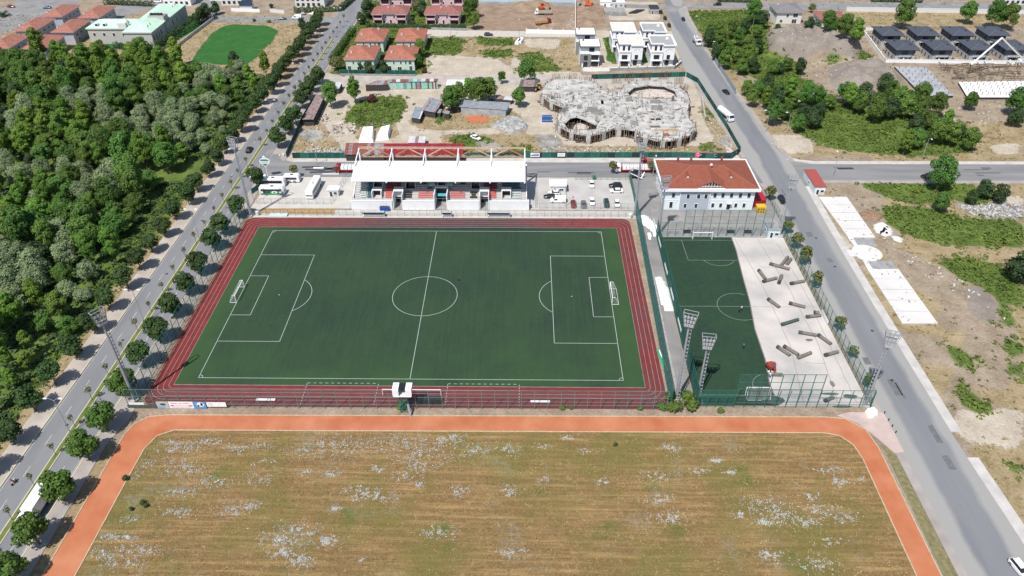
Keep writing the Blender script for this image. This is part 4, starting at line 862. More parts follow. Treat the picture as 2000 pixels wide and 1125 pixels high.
# ---------------------------------------------------------------- buildings
WIN = {}
def window(parent, face, a, z, w_, h_, W, D, frame=white, pane=glass, name='window', sill=True):
    """window w_ x h_ centred at a along the face, sill height z; W, D = half sizes of the wall block"""
    key = (round(w_, 2), round(h_, 2), frame.name, pane.name, name)
    if key not in WIN:
        b = MB(); t = .12
        b.box(-w_/2-t, w_/2+t, -.07, .03, -t, 0, frame).box(-w_/2-t, w_/2+t, -.07, .03, h_, h_+t, frame).box(-w_/2-t, -w_/2, -.07, .03, 0, h_, frame).box(w_/2, w_/2+t, -.07, .03, 0, h_, frame)
        if w_ > 1.2: b.box(-.04, .04, -.05, .03, 0, h_, frame)
        p = MB(); p.box(-w_/2, w_/2, -.02, .02, 0, h_, pane)
        WIN[key] = (b.mesh(name), p.mesh('pane'))
    f, p = WIN[key]
    loc, rz = {'S': ((a, -D-.025, z), 0), 'N': ((a, D+.025, z), math.pi), 'E': ((W+.025, a, z), math.pi/2), 'W': ((-W-.025, a, z), -math.pi/2)}[face]
    o = link(name, f, parent, loc, rz); link('pane', p, o)
    return o
def hip_mb(w, d, z, rh, over, m, fascia=white, ft=.28, ridge=None):
    b = MB(); X0, X1, Y0, Y1 = -w/2-over, w/2+over, -d/2-over, d/2+over; L = min(X1-X0, Y1-Y0)/2
    b.box(X0, X1, Y0, Y1, z-ft, z, fascia)
    e = .12; X0 -= e; X1 += e; Y0 -= e; Y1 += e
    if (X1-X0) >= (Y1-Y0): r0, r1 = ((X0+L), 0), ((X1-L), 0)
    else: r0, r1 = (0, (Y0+L)), (0, (Y1-L))
    if (X1-X0) >= (Y1-Y0):
        vs = [(X0,Y0,z+.02),(X1,Y0,z+.02),(X1,Y1,z+.02),(X0,Y1,z+.02),(*r0,z+rh),(*r1,z+rh)]; fs = [(0,1,5,4),(1,2,5),(2,3,4,5),(3,0,4),(3,2,1,0)]
    else:
        vs = [(X0,Y0,z+.02),(X1,Y0,z+.02),(X1,Y1,z+.02),(X0,Y1,z+.02),(*r0,z+rh),(*r1,z+rh)]; fs = [(0,1,4),(1,2,5,4),(2,3,5),(3,0,4,5),(3,2,1,0)]
    b.add(vs, fs, m)
    cap = MB(); tc = m
    for i in range(4):
        r_ = (r0 if (i in (0, 3)) else r1) if (X1-X0) >= (Y1-Y0) else (r0 if i in (0, 1) else r1)
        cap.beam(vs[i], (*r_, z+rh), .3, RIDGE.get(m.name, m), .12)
    cap.beam((*r0, z+rh), (*r1, z+rh), .3, RIDGE.get(m.name, m), .12)
    return b, cap
RIDGE = {'terracotta_tiles': mat('ridge_tiles', (.30,.11,.075), .85, .1, 2), 'light_terracotta_tiles': mat('ridge_tiles_light', (.38,.16,.11), .85, .1, 2), 'salmon_tiles': mat('ridge_tiles_salmon', (.36,.17,.13), .85, .1, 2), 'dusty_red_tiles': mat('ridge_tiles_dusty', (.31,.15,.12), .85, .1, 2), 'slate_blue_tiles': mat('ridge_tiles_slate', (.10,.11,.135), .6, .1, 2), 'grey_tiles': mat('ridge_tiles_grey', (.24,.235,.24), .8, .1, 2)}
def chimney(parent, x, y, z, m=offwhite, s=1.0):
    b = MB(); b.box(-.35*s, .35*s, -.35*s, .35*s, -.8, 1.1*s, m); b.box(-.45*s, .45*s, -.45*s, .45*s, 1.1*s, 1.25*s, m); b.box(-.25*s, .25*s, -.25*s, .25*s, 1.25*s, 1.4*s, dark)
    return b.build('chimney', parent, (x, y, z))
# --- grandstand
def grandstand():
    t = E('grandstand', 'long white covered grandstand with teal and red seats beside the running track', 'grandstand', (0, 47.3, 0))
    x0, x1 = -29.0, 28.6
    conc = mat('stand_concrete', (.42,.41,.40), .85, .1, .6); wallw = mat('stand_white_wall', (.66,.67,.68), .6, .04, .6)
    b = MB(); NR = 14
    holes = [(-22.9,-19.5,4,9), (-11.8,-8.7,3,9), (-1.7,2.3,0,9), (9.9,12.9,3,9), (20.4,23.5,-1,-1)]
    def zt(i): return 3.0+.42*i
    low = [(-22.9,-19.6), (-15.7,-12.4), (-1.9,2.5), (13.1,16.3), (20.4,23.6)]
    for i in range(NR):
        y = 2.2+.82*i; cuts = sorted(h[:2] for h in ([(-1.9, 2.5)] if i < 5 else []) + [(p, q) for p, q in low if p > -1.9 and p != -1.9 and i < 4] + [(p, q) for p, q in low if p < -1.9 and i < 4] + [(-22.6,-19.7), (-11.8,-8.7), (-1.0,1.6), (10.2,13.0)] * (4 < i < 10))
        a = x0
        for p, q in cuts:
            if p > a: b.box(a, p, y, y+.82, 0, zt(i), conc)
            a = max(a, q)
        b.box(a, x1, y, y+.82, 0, zt(i), conc)
    b.box(x0, x1, 2.2+.82*NR, 14.6, 0, zt(NR)+.2, conc)
    b.build('terrace', t)
    # stair strips and dark floors in the recesses
    b = MB()
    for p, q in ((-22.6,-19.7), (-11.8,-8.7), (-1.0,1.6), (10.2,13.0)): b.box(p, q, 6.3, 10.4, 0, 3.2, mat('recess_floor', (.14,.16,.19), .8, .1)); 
    for p, q in low: b.box(p, q, 0, 5.4, 0, .15, concrete_g)
    b.build('recess_floor', t, kind='stuff')
    for p, q in ((-22.6,-19.7), (-11.8,-8.7), (-1.0,1.6), (10.2,13.0)):
        b = MB(); b.box(p-.12, p, 5.9, 10.6, 3, 6.6, wallw).box(q, q+.12, 5.9, 10.6, 3, 6.6, wallw).box(p-.12, q+.12, 10.4, 10.7, 5, 8.3, wallw); b.build('recess_wall', t)
    SEAT = {k: mat('seat_'+k, c, .4, .1, 3) for k, c in dict(teal=(.015,.12,.15), white=(.5,.55,.54), red=(.22,.02,.035), coral=(.62,.13,.12), black=(.015,.015,.018), pink=(.58,.20,.19), blue=(.06,.08,.11)).items()}
    blocks = [('white',-27.0,-24.7,0,13), ('teal',-24.6,-23.1,0,13), ('red',-18.6,-13.2,4,13), ('coral',-18.6,-16.1,0,3), ('black',-12.1,-9.2,0,2), ('pink',-7.6,-2.5,0,2), ('black',-7.0,-4.7,6,9), ('blue',-18.9,-9.0,10,13),
              ('pink',3.1,8.2,0,2), ('black',9.8,12.7,0,0), ('black',10.3,12.0,1,1), ('black',9.8,12.7,2,2), ('black',6.3,8.7,6,9), ('red',14.3,19.0,4,13), ('coral',16.6,19.0,0,3), ('teal',20.4,26.4,5,13), ('white',23.9,27.3,0,3), ('teal',24.0,27.0,4,4), ('blue',-8.4,8.4,10,13), ('blue',-4.5,-2.6,4,5)]
    bs = {}
    for k, a, c, r0, r1 in blocks:
        mb = bs.setdefault(k, MB()); m = SEAT[k]
        for r_ in range(r0, r1+1):
            y = 2.2+.82*r_; n = int((c-a)/.5)
            for j in range(n):
                x = a+j*.5; z = zt(r_); mb.box(x+.04, x+.46, y+.25, y+.62, z+.3, z+.38, m); mb.box(x+.04, x+.46, y+.6, y+.66, z+.3, z+.72, m)
    for k, mb in bs.items(): mb.build('seat', t, label='rows of %s plastic seats' % k, kind='stuff')
    for a, c in ((-29.6,-15.9), (-12.4,-1.9), (2.5,13.0), (16.4,29.6)):   # front walls with a parapet
        b = MB(); b.box(a, c, -.1, .25, 0, 3.4, wallw); b.box(a, c, 0.25, 2.2, 2.7, 2.95, conc); b.box(a-.05, c+.05, -.15, .35, 3.4, 3.5, white); b.build('front_wall', t)
    for a, c, k in ((-22.9,-19.6,4), (20.4,23.6,4)):
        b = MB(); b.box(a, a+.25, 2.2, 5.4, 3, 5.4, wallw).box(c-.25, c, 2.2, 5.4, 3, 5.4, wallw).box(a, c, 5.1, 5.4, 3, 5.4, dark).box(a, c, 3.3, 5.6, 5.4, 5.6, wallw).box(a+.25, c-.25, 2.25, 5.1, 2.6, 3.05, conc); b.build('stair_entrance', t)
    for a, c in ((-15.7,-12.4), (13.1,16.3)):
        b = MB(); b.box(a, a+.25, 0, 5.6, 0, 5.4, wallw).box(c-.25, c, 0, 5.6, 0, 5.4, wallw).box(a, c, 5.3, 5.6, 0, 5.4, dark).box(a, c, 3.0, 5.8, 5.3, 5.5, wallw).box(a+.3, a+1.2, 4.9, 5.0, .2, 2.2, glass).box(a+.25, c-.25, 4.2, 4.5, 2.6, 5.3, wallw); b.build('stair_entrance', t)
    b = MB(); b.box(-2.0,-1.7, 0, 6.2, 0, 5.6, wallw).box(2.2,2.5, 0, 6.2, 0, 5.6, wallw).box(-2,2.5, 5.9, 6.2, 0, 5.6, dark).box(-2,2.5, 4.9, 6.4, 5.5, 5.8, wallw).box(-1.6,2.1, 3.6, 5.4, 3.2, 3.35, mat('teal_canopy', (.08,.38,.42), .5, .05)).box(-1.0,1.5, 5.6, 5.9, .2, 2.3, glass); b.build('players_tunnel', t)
    for x in (-3.0, -1.75+4.7): 
        b = MB(); b.box(x-1.2, x+1.0, 6.2, 8.6, 5.4, 6.6, mat('pale_blue_panel', (.28,.38,.43), .5, .05)); b.build('press_box', t)
    b = MB(); b.box(x0-.3, x0, 2.2, 14.6, 0, 4, wallw).box(x1, x1+.3, 2.2, 14.6, 0, 4, wallw); b.add([(x0-.2,2.2,3.2),(x0-.2,14.4,9.4),(x0-.2,14.4,8.4),(x0-.2,2.2,2.6),(x0,2.2,3.2),(x0,14.4,9.4),(x0,14.4,8.4),(x0,2.2,2.6)], [(0,1,2,3),(7,6,5,4),(0,4,5,1)], wallw)
    b.add([(x1,2.2,3.4),(x1,14.4,9.6),(x1,14.4,8.0),(x1,2.2,2.2),(x1+.25,2.2,3.4),(x1+.25,14.4,9.6),(x1+.25,14.4,8.0),(x1+.25,2.2,2.2)], [(0,1,2,3),(7,6,5,4),(0,4,5,1)], wallw); b.build('side_wall', t)
    b = MB(); b.box(x0, x1, 14.4, 14.9, 0, 9.2, wallw); b.build('rear_wall', t)
    # barrel roof
    roofm = mat('white_roof_sheet', (.62,.62,.62), .45, .06, .25, col2=(.74,.74,.745), detail=6, stretch=(1.5,.2,1)); N = 12; prof = []
    for i in range(N+1):
        s_ = i/N; a = R(68)*(1-s_); prof.append((2.0+10.6*(1-math.sin(a)/math.sin(R(68)))*1.0, 9.9+1.8*(math.cos(a)-math.cos(R(68)))/(1-math.cos(R(68)))))
    b = MB(); xa, xb = -28.9, 28.3; segn = 24
    for j in range(segn):
        u0, u1 = xa+(xb-xa)*j/segn, xa+(xb-xa)*(j+1)/segn
        for i in range(N): (ya, za), (yb, zb) = prof[i], prof[i+1]; b.face([(u0,ya,za),(u1-.05,ya,za),(u1-.05,yb,zb),(u0,yb,zb)], roofm); b.face([(u0,yb,zb-.12),(u1,yb,zb-.12),(u1,ya,za-.12),(u0,ya,za-.12)], offwhite); b.face([(u1-.05,ya,za),(u1,ya,za+.04),(u1,yb,zb+.04),(u1-.05,yb,zb)], roofm)
    (ya, za) = prof[0]; b.box(xa-.1, xb+.1, ya-.12, ya+.02, za-.35, za+.02, white); b.build('roof', t)
    # masts, curved arms, top truss, hanging floodlights
    tm = mat('cream_truss', (.48,.36,.25), .6, .15, 1); rm = mat('rusty_truss', (.38,.17,.09), .7, .2, 1); bays = [xa+.2+(xb-xa-.4)*i/5 for i in range(6)]; ym, zb_, zt_ = 17.3, 10.6, 14.0
    for i, x in enumerate(bays):
        b = MB(); b.beam((x, ym, 0), (x, ym, zt_), .45, white); b.beam((x, ym+1.6, 0), (x, ym+.2, 10), .3, white); b.build('mast', t)
        b = MB(); pr = [(ym, 13.4), (15.2, 13.3), (12.8, 13.0), (10.4, 12.5), (8.6, 11.9)]
        for p, q in zip(pr[:-1], pr[1:]): b.beam((x, *p), (x, *q), .28, white)
        for p, q in zip(prof[:-1], prof[1:]): b.beam((x, p[0], p[1]-.3), (x, q[0], q[1]-.3), .25, offwhite)
        b.build('roof_arm', t)
        b = MB(); b.box(x-.2, x+.2, 1.6, 2.0, 9.2, 9.6, white); b.build('roof_lamp', t)
    for z, nm in ((zt_, 'top_chord'), (10.8, 'bottom_chord')):
        for dy in (0, .9): b = MB(); b.beam((xa, ym+dy, z), (xb, ym+dy, z), .22, tm); b.build(nm, t)
    for i in range(5):
        w_ = bays[i+1]-bays[i]
        for k in range(2):
            a, c = bays[i]+w_*k/2, bays[i]+w_*(k+1)/2
            b = MB(); 
            b.beam((a, ym, 10.8 if k == 0 else zt_), (c, ym, zt_ if k == 0 else 10.8), .32, rm if (i+k) % 2 else tm); b.build('brace', t)
            b = MB(); b.beam((a+w_*.05, ym+.9, zt_ if k == 0 else 10.8), (c, ym+.9, 10.8 if k == 0 else zt_), .26, rm); b.build('brace', t)
    for j in range(21): x = xa+(xb-xa)*j/20; b = MB(); b.beam((x, ym, zt_), (x, ym+.9, zt_), .1, tm); b.build('cross_tie', t)
    # steel gates and railings at the right
    b = MB()
    for x in np.arange(x0, x1, 2.0): b.beam((x, .15, 3.4), (x, .15, 4.3), .06, steel)
    b.beam((x0, .15, 4.3), (x1, .15, 4.3), .06, steel); b.build('railing', t)
grandstand()
# --- clubhouse with the terracotta hip roof
def clubhouse():
    cx, cy, W, D = 89.0, 57.6, 14.6, 9.6
    t = E('clubhouse', 'white two storey clubhouse with terracotta hip roof and wide white eaves', 'building', (cx, cy, 0))
    wm = mat('clubhouse_white', (.62,.68,.70), .7, .05, .5); gm = mat('clubhouse_grey', (.36,.40,.46), .7, .05, .5)
    b = MB(); b.box(-W, W, -D, D, 0, 7.4, wm); b.box(-W-.06, W+.06, -D-.06, D+.06, 3.5, 3.75, white, False); b.build('wall', t)
    b = MB(); b.box(-9.7, -.2, -D-.35, -D, 0, 7.3, gm); b.build('grey_bay', t)
    b = MB(); b.box(-9.95, -9.7, -D-.42, -D, 0, 7.3, white).box(-.2, .05, -D-.42, -D, 0, 7.3, white); b.build('bay_trim', t)
    b = MB(); b.box(-W-1.4, W+1.4, -D-1.1, D+1.4, 7.35, 7.9, white); b.box(-W-1.4, W+1.4, -D-1.1, -D-.7, 7.9, 8.3, white).box(-W-1.4, W+1.4, D+1.0, D+1.4, 7.9, 8.3, white).box(-W-1.4, -W-1.0, -D-.7, D+1.0, 7.9, 8.3, white).box(W+1.0, W+1.4, -D-.7, D+1.0, 7.9, 8.3, white); b.build('eaves', t)
    rb, cap = hip_mb(2*W+1.4, 2*D+1.0, 8.0, 3.4, .3, terracotta, white, .1); rf_ = rb.build('roof', t); cap.build('ridge', rf_)
    # front dormer with a big half-round window, small dormers
    b = MB(); b.add([(-3.8,-D+.2,8.1),(3.8,-D+.2,8.1),(3.8,-D+.2,8.7),(0,-D+.2,10.2),(-3.8,-D+.2,8.7),(0,-1.6,11.2),(-3.9,-6.3,9.4),(3.9,-6.3,9.4)], [(0,1,2,3,4)], glass)
    dor = b.build('dormer_window', rf_)
    b = MB(); b.add([(-4.3,-D-.1,8.6),(0,-D-.1,10.4),(4.3,-D-.1,8.6),(0,-.2,11.45),(-4.6,-6.0,9.3),(4.6,-6.0,9.3)], [(0,1,3,4),(1,2,5,3)], terracotta); b.build('dormer_roof', rf_)
    b = MB()
    for i in range(9): x = -3.8+7.6*i/8; h = 8.7+1.5*(1-abs(x)/3.8); b.beam((x, -D+.1, 8.0), (x, -D+.1, h), .12, white)
    b.beam((-3.8, -D+.1, 8.75), (3.8, -D+.1, 8.75), .12, white); b.build('dormer_mullion', rf_)
    b = MB(); b.box(-4.4, 4.4, -D-.6, -D+.1, 7.6, 8.25, white); b.build('balcony', t)
    for x in (-7.2, 7.0):
        b = MB(); b.add([(x-.9,-5.4,9.35),(x+.9,-5.4,9.35),(x,-5.4,10.5),(x,-2.2,10.6)], [(1,0,2)], offwhite).add([(x-1.1,-5.55,9.3),(x,-5.55,10.75),(x+1.1,-5.55,9.3),(x,-1.8,10.8)], [(0,1,3),(1,2,3)], terracotta); b.build('small_dormer', rf_)
    for x in (-8, -3.5, 7): b = MB(); b.box(x-.3, x+.3, 8.3, 9.1, 8.6, 10.1, terracotta); b.build('chimney', rf_)
    b = MB(); b.cyl((1, -1.0, 11.3), (1, -1.0, 12.2), .08, .08, white, 6); b.ball((1, -1.3, 12.3), .5, .25, .5, white); b.build('satellite_dish', rf_)
    for x, zz in ((-12, 4.6), (-7.2, 4.4), (-3.8, 4.4), (-1.4, 4.4), (.2+1.4, 4.6), (4.2, 4.6), (7.0, 4.6), (9.9, 4.6), (12.7, 4.6)):
        dd = D+.35 if -9.7 < x < -.2 else D
        window(t, 'S', x, zz, 1.0, 1.7, W, dd)
    for x in (-7.8, -4.2, 1.4, 4.0, 9.0, 11.7): window(t, 'S', x, .9, .9, 1.6, W, D+.35 if -9.7 < x < -.2 else D)
    window(t, 'S', -12.4, .7, 1.0, 2.3, W, D, name='door'); window(t, 'S', 6.6, .1, 1.2, 2.4, W, D, name='door')
    b = MB(); b.box(5.9, 7.3, -D-1.2, -D, 2.8, 2.95, white); b.build('porch_canopy', t)
    for y in (-6, -1.5, 3, 7): window(t, 'W', y, 4.6, 1.0, 1.6, W, D); window(t, 'W', y, 1.0, 1.0, 1.6, W, D)
    for y in (-4, 3): window(t, 'E', y, 4.6, 1.0, 1.6, W, D)
clubhouse()
b = MB(); b.box(-2, 2, -5, 5, 0, 2.9, red_m)
for i in range(14): b.box(-2.06, -2.0, -4.8+i*.7, -4.5+i*.7, .2, 2.7, mat('red_rib', (.22,.015,.02), .6, .1)); 
for i in range(5): b.box(-1.8+i*.8, -1.5+i*.8, -5.06, -5, .2, 2.7, mat('red_rib', (.22,.015,.02), .6, .1))
o = b.build('shipping_container', None, (106.3, 54.5, 0)); o['label'] = 'dark red shipping container beside the right end of the clubhouse'; o['category'] = 'container'
b = MB(); ym = mat('yellow_plastic', (.60,.38,.03), .5, .08); b.box(-1.4, 1.4, -1.1, 1.1, .1, 2.3, ym)
for x in (-.95, -.05, .75): b.box(x-.22, x+.22, -1.14, -1.1, .4, .95, dark); b.box(x-.22, x+.22, -1.14, -1.1, 1.3, 1.85, dark)
b.box(-1.5, 1.5, -1.2, 1.2, 2.3, 2.42, ym); o = b.build('recycling_cage', None, (106.0, 46.7, 0)); o['label'] = 'yellow recycling cage at the lower right corner of the clubhouse'; o['category'] = 'cage'
# kiosk with red roof, gate hut, ticket cabin, small guard cabin
def hut(name, label, x, y, w_, d, h, wallm, roofm, over=.15, rz=0, cat='hut', door=True, win=True):
    t = E(name, label, cat, (x, y, 0), rz); b = MB(); b.box(-w_/2, w_/2, -d/2, d/2, 0, h, wallm); b.build('wall', t); b = MB(); b.box(-w_/2-over, w_/2+over, -d/2-over, d/2+over, h, h+.18, roofm); b.build('roof', t)
    if door: window(t, 'S', -w_*.2, .05, .8, 1.9, w_/2, d/2, name='door')
    if win: window(t, 'S', w_*.22, .9, min(1.4, w_*.3), .9, w_/2, d/2); window(t, 'W', 0, .9, min(1.6, d*.3), .9, w_/2, d/2)
    return t
hut('kiosk', 'long pale kiosk cabin with red roof and orange rim beside the cross road', 129.0, 64.6, 3.6, 12.5, 2.9, mat('kiosk_panel', (.50,.58,.60), .5, .1, 1), mat('kiosk_roof', (.30,.07,.06), .6, .1), .2)
b = MB(); 
hut('changing_hut', 'small pale blue hut with teal door at the corner of the bare pitch', 106.2, 33.8, 3.8, 5.8, 2.8, mat('pale_blue_wall', (.45,.56,.60), .6, .1), concrete_g, .1)
hut('guard_cabin', 'small white guard cabin on the car park, left end', 39.6, 60.8, 5.2, 4.0, 2.8, offwhite, white, .35)
hut('ticket_cabin', 'white ticket cabin beside the white coach park gate', -37.6, 57.3, 3.6, 2.6, 2.5, offwhite, white, .25)
hut('site_office', 'white gable site office at the right end of the patchwork sheds', -1.0, 151.5, 10.5, 5.5, 3.2, offwhite, white, .4)
# --- generic houses
def house(name, label, cat, x, y, w_, d, h, wallm, roofm, rh=2.6, over=.7, wins=(), chim=(), group=None, rz=0, fascia=white, ft=.28):
    t = E(name, label, cat, (x, y, 0), rz, group); b = MB(); b.box(-w_/2, w_/2, -d/2, d/2, 0, h-.1, wallm); b.build('wall', t)
    rb, cap = hip_mb(w_, d, h, rh, over, roofm, fascia, ft); r_ = rb.build('roof', t); cap.build('ridge', r_)
    for cx, cy, cz in chim: chimney(r_, cx, cy, h+cz)
    for f, a, z, ww, hh, *k in wins: window(t, f, a, z, ww, hh, w_/2, d/2, name=k[0] if k else 'window')
    return t
gw = mat('mint_wall', (.50,.62,.52), .7, .06)
gwin = [('S',-5.2,.2,1.5,2.2,'door'), ('S',-3.0,3.4,.7,1.2), ('S',.3,3.4,.7,1.2), ('S',-.5,.4,1.8,1.6), ('S',4.6,3.2,1.3,1.6), ('S',4.8,.2,1.3,2.2,'door'), ('S',2.6,3.4,.7,1.2), ('E',-5,3.4,1,1.3), ('E',0,3.4,1,1.3), ('E',5,3.4,1,1.3), ('E',-5,.8,1.2,1.4), ('E',3,.8,1.2,1.4)]
p = regtree(house('green_house', 'pale green house with terracotta roof, front left of the four', 'house', -49.3, 183.0, 13.2, 17.4, 5.8, gw, terracotta_l, 2.9, .7, gwin, [(-4.3,-4,1.1), (3, 3, 1.3)], 'pale green houses'))
for (x, y), lb in (((-30.3, 183.0), 'pale green house with terracotta roof, front right of the four'), ((-48.9, 208.6), 'pale green house with terracotta roof, back left of the four'), ((-29.0, 208.6), 'pale green house with terracotta roof, back right of the four')): dup(p, (x, y), None, lb)
for x in (-49.3+1.0, -30.3+1.0):
    pass
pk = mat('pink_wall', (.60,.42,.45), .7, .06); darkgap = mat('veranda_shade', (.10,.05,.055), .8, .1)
def pink(x, y, h, label, d=12.5):
    t = house('pink_house', label, 'house', x, y, 18.6, d, h, pk, terracotta2, 2.6, .7, [('S',-2.2,3.3,.9,1.3), ('S',2.4,3.3,.9,1.3), ('S',.4,.3,1.0,2.1,'door'), ('S',-3.2,.6,1.2,1.4), ('W',0,3.2,1.2,1.3), ('E',0,3.2,1.2,1.3)], [(-1,-2,1.2), (2,-1,1.5)], 'pink houses')
    for s in (-1, 1):
        b = MB(); c = s*6.4; b.box(c-2.6, c+2.6, -d/2-1.4, -d/2, 2.7, 3.6, pk); b.box(c-2.6, c-2.3, -d/2-1.4, -d/2-1.1, 0, h-.2, pk).box(c+2.3, c+2.6, -d/2-1.4, -d/2-1.1, 0, h-.2, pk); b.build('veranda', t)
        b = MB(); b.box(c-2.3, c+2.3, -d/2-.06, -d/2-.02, 3.6, h-.4, darkgap).box(c-2.3, c+2.3, -d/2-.06, -d/2-.02, .3, 2.5, darkgap); b.build('veranda_door', t)  # dark sheets paint the shade inside the open verandas
        b = MB(); z = h; b.add([(c-3.1,-d/2-2.0,z-.1),(c+3.1,-d/2-2.0,z-.1),(c+3.1,-d/2-.3,z+.25),(c-3.1,-d/2-.3,z+.25)], [(0,1,2,3)], terracotta2).box(c-3.1, c+3.1, -d/2-2.0, -d/2-.5, z-.3, z-.12, white); b.build('veranda_roof', t)
    return t
pink(-45.5, 250.5, 5.8, 'pink house with dusty red roof, left of the front pair'); pink(-16.7, 250.0, 5.8, 'pink house with dusty red roof, right of the front pair')
pink(-45.3, 276.0, 7.0, 'pink house with dusty red roof, behind the left one of the front pair'); pink(-16.5, 276.0, 8.2, 'taller pale pink house at the top edge, behind the right one of the front pair')
# terraced salmon roofed houses
tw = mat('blue_grey_wall', (.40,.43,.48), .7, .06); twin = [('E',-6,3.2,1.8,1.3), ('E',-1.5,3.2,1.8,1.3), ('E',3,3.2,1.2,1.3), ('E',7,3.2,1.8,1.3), ('E',-5,.8,1.6,1.4), ('S',-2.8,4.3,.6,.8), ('S',2.0,4.3,.6,.8), ('S',-1,1,1.6,1.3)]
names = ['front left, cut by the photo edge', 'middle left', 'back left', 'front right, nearest the wood', 'middle right', 'back right, beside the dark conifer']
p = None
for i, (u, v) in enumerate([(15,77),(66,44),(117,18),(84,78),(138,47),(188,20)]):
    x, y = G(u, v, 7.2); lb = 'white and grey terraced house with salmon hip roof, %s' % names[i]
    if p is None: p = regtree(house('terraced_house', lb, 'house', x, y, 10.2, 19.0, 6.2, tw, salmon, 2.3, .8, twin, [(-3.4,-6.5,.9)], 'salmon roofed terraced houses'))
    else: dup(p, (x, y), None, lb)
for i, (u, v) in enumerate([(56,71),(112,40)]):
    x, y = G(u, v, 2.2); hut('garage', ['white flat roofed garage between the front and middle terraced houses', 'white flat roofed garage between the middle and back terraced houses'][i], x, y, 4.4, 5, 2.8, offwhite, white, .3, cat='garage')
# mint roofed building
def mint():
    t = E('mint_roofed_building', 'long pale stone building with mint green copper roof and dormers', 'building', (-172, 226, 0)); st = mat('pale_stone', (.42,.41,.39), .8, .08); mn = mat('mint_copper', (.42,.60,.47), .6, .08, .3); RIDGE['mint_copper'] = mn
    def block(cx, cy, w_, d, h, rh):
        b = MB(); b.box(cx-w_/2, cx+w_/2, cy-d/2, cy+d/2, 0, h-.1, st); b.build('wall', t); rb, cap = hip_mb(w_, d, h, rh, .5, mn, offwhite, .5)
        for q in (rb, cap): q.v = [(a+cx, b_+cy, c) for a, b_, c in q.v]
        r_ = rb.build('roof', t); return r_
    r1 = block(5.5, 12, 14, 30, 8.2, 2.4); r2 = block(-8, -6.5, 30, 14, 8.0, 2.6); r3 = block(5.5,-9, 14, 22, 8.1, 2.5)
    for y in (-18,-15,-12,-9): 
        o = window(t, 'E', y, 3.2, 1.1, 3.0, 12.5, 0)
    for y in (2, 7, 12, 17, 22): window(t, 'E', y, 3.2, 1.2, 3.2, 12.5, 0)
    for x in (-20,-15,-10,-5): window(t, 'S', x, 4.0, 1.2, 1.6, 0, 13.5)
    for x, y in ((8.2,-15), (8.2,-12), (8.2, 18), (8.2, 21.5)):
        b = MB(); b.add([(x-1.4,y-.6,9.9),(x+1.2,y-.7,8.9),(x+1.2,y+.7,8.9),(x+1.0,y,10.4),(x-1.4,y,10.4)], [(1,2,3)], glass).add([(x+1.3,y-.9,8.7),(x+1.0,y,10.6),(x-2,y,10.6),(x+1.3,y+.9,8.7)], [(0,1,2),(1,3,2)], mn); b.build('dormer', r1)
    for x in (-18,-14): b = MB(); b.box(x-.8, x+.8, -12.6, -11.2, 8.6, 10.0, offwhite).box(x-.6, x+.6, -12.66, -12.6, 8.8, 9.8, glass); b.build('dormer', r2)
    b = MB(); b.box(4, 12.6, -2.5, 3.0, 0, 10.4, st).box(4.4, 12.2, -2.1, 2.6, 10.4, 10.6, concrete_g); b.build('stair_tower', t)
    for i in range(4): b = MB(); b.box(5+i*1.7, 6.2+i*1.7, -.8, .6, 10.6, 11.5, dark); b.build('air_unit', t)
    b = MB(); b.box(-6.5, -2.5, -13.9, -9, 8, 10.6, offwhite).cyl((-2,-12,8), (-2,-12,12), .4, .4, mn, 8); b.build('roof_plant', t)
mint()
# dark roofed villas
dw = mat('villa_dark_wall', (.115,.13,.16), .75, .08); lw_ = mat('villa_pale_wall', (.38,.38,.38), .7, .06)
def villa(x, y, label):
    t = E('dark_villa', label, 'villa', (x, y, 0), 0, 'dark roofed villas'); b = MB(); b.box(-4.6, 4.8, -6.2, 6.4, 0, 2.9, lw_); b.box(-4.6, 3.2, -6.2, 6.4, 2.9, 5.9, dw).box(3.2, 5.6, -3.6, 6.4, 2.9, 5.9, dw); b.build('wall', t)
    rb, cap = hip_mb(9.4, 13.4, 6.1, 1.5, .8, slate, dark, .25); r_ = rb.build('roof', t); cap.build('ridge', r_)
    b = MB(); b.tbox(2.8, 6.6, -4.6, 7.0, 5.7, 6.3, .5, .6, slate); b.build('side_roof', t)
    for a, c in ((-2.6, 3.2), (2.8,-2.2)): b = MB(); b.box(a-.4, a+.4, c-.4, c+.4, 6.6, 7.25, dark); b.build('roof_light', r_)
    window(t, 'S', -.6, 3.7, 2.4, 1.5, 4.7, 6.2, dark); window(t, 'S', -.6, .3, 3.4, 2.1, 4.7, 6.2, white); window(t, 'S', 2.6, .2, 1.0, 2.3, 4.7, 6.2, dark, name='door')
    for a in (-3.5, .5, 4): window(t, 'W', a, 3.6, .6, 1.5, 4.6, 6.2, dark); window(t, 'W', a+.5, .8, .6, 1.3, 4.6, 6.2, dark)
    b = MB(); b.box(-3.2, 2.2, -7.2, -6.2, 2.7, 3.0, white).box(-3.2, 2.2, -7.25, -7.15, 3.0, 3.7, steel); b.build('balcony', t)
    return regtree(t)
fr = [(u, v) for u, v in ((1763,84),(1835,84),(1907,84),(1975,84))]; bk = [(1735,57),(1803,57),(1871,57),(1940,57)]
pv = None
for row, nm in ((fr, 'front'), (bk, 'back')):
    for i, (u, v) in enumerate(row):
        x, y = G(u, v, 7.0); lb = 'slate roofed grey villa, %s from the left in the %s row' % (ORD[i], nm)
        if pv is None: pv = villa(x, y, lb)
        else: dup(pv, (x, y), None, lb)
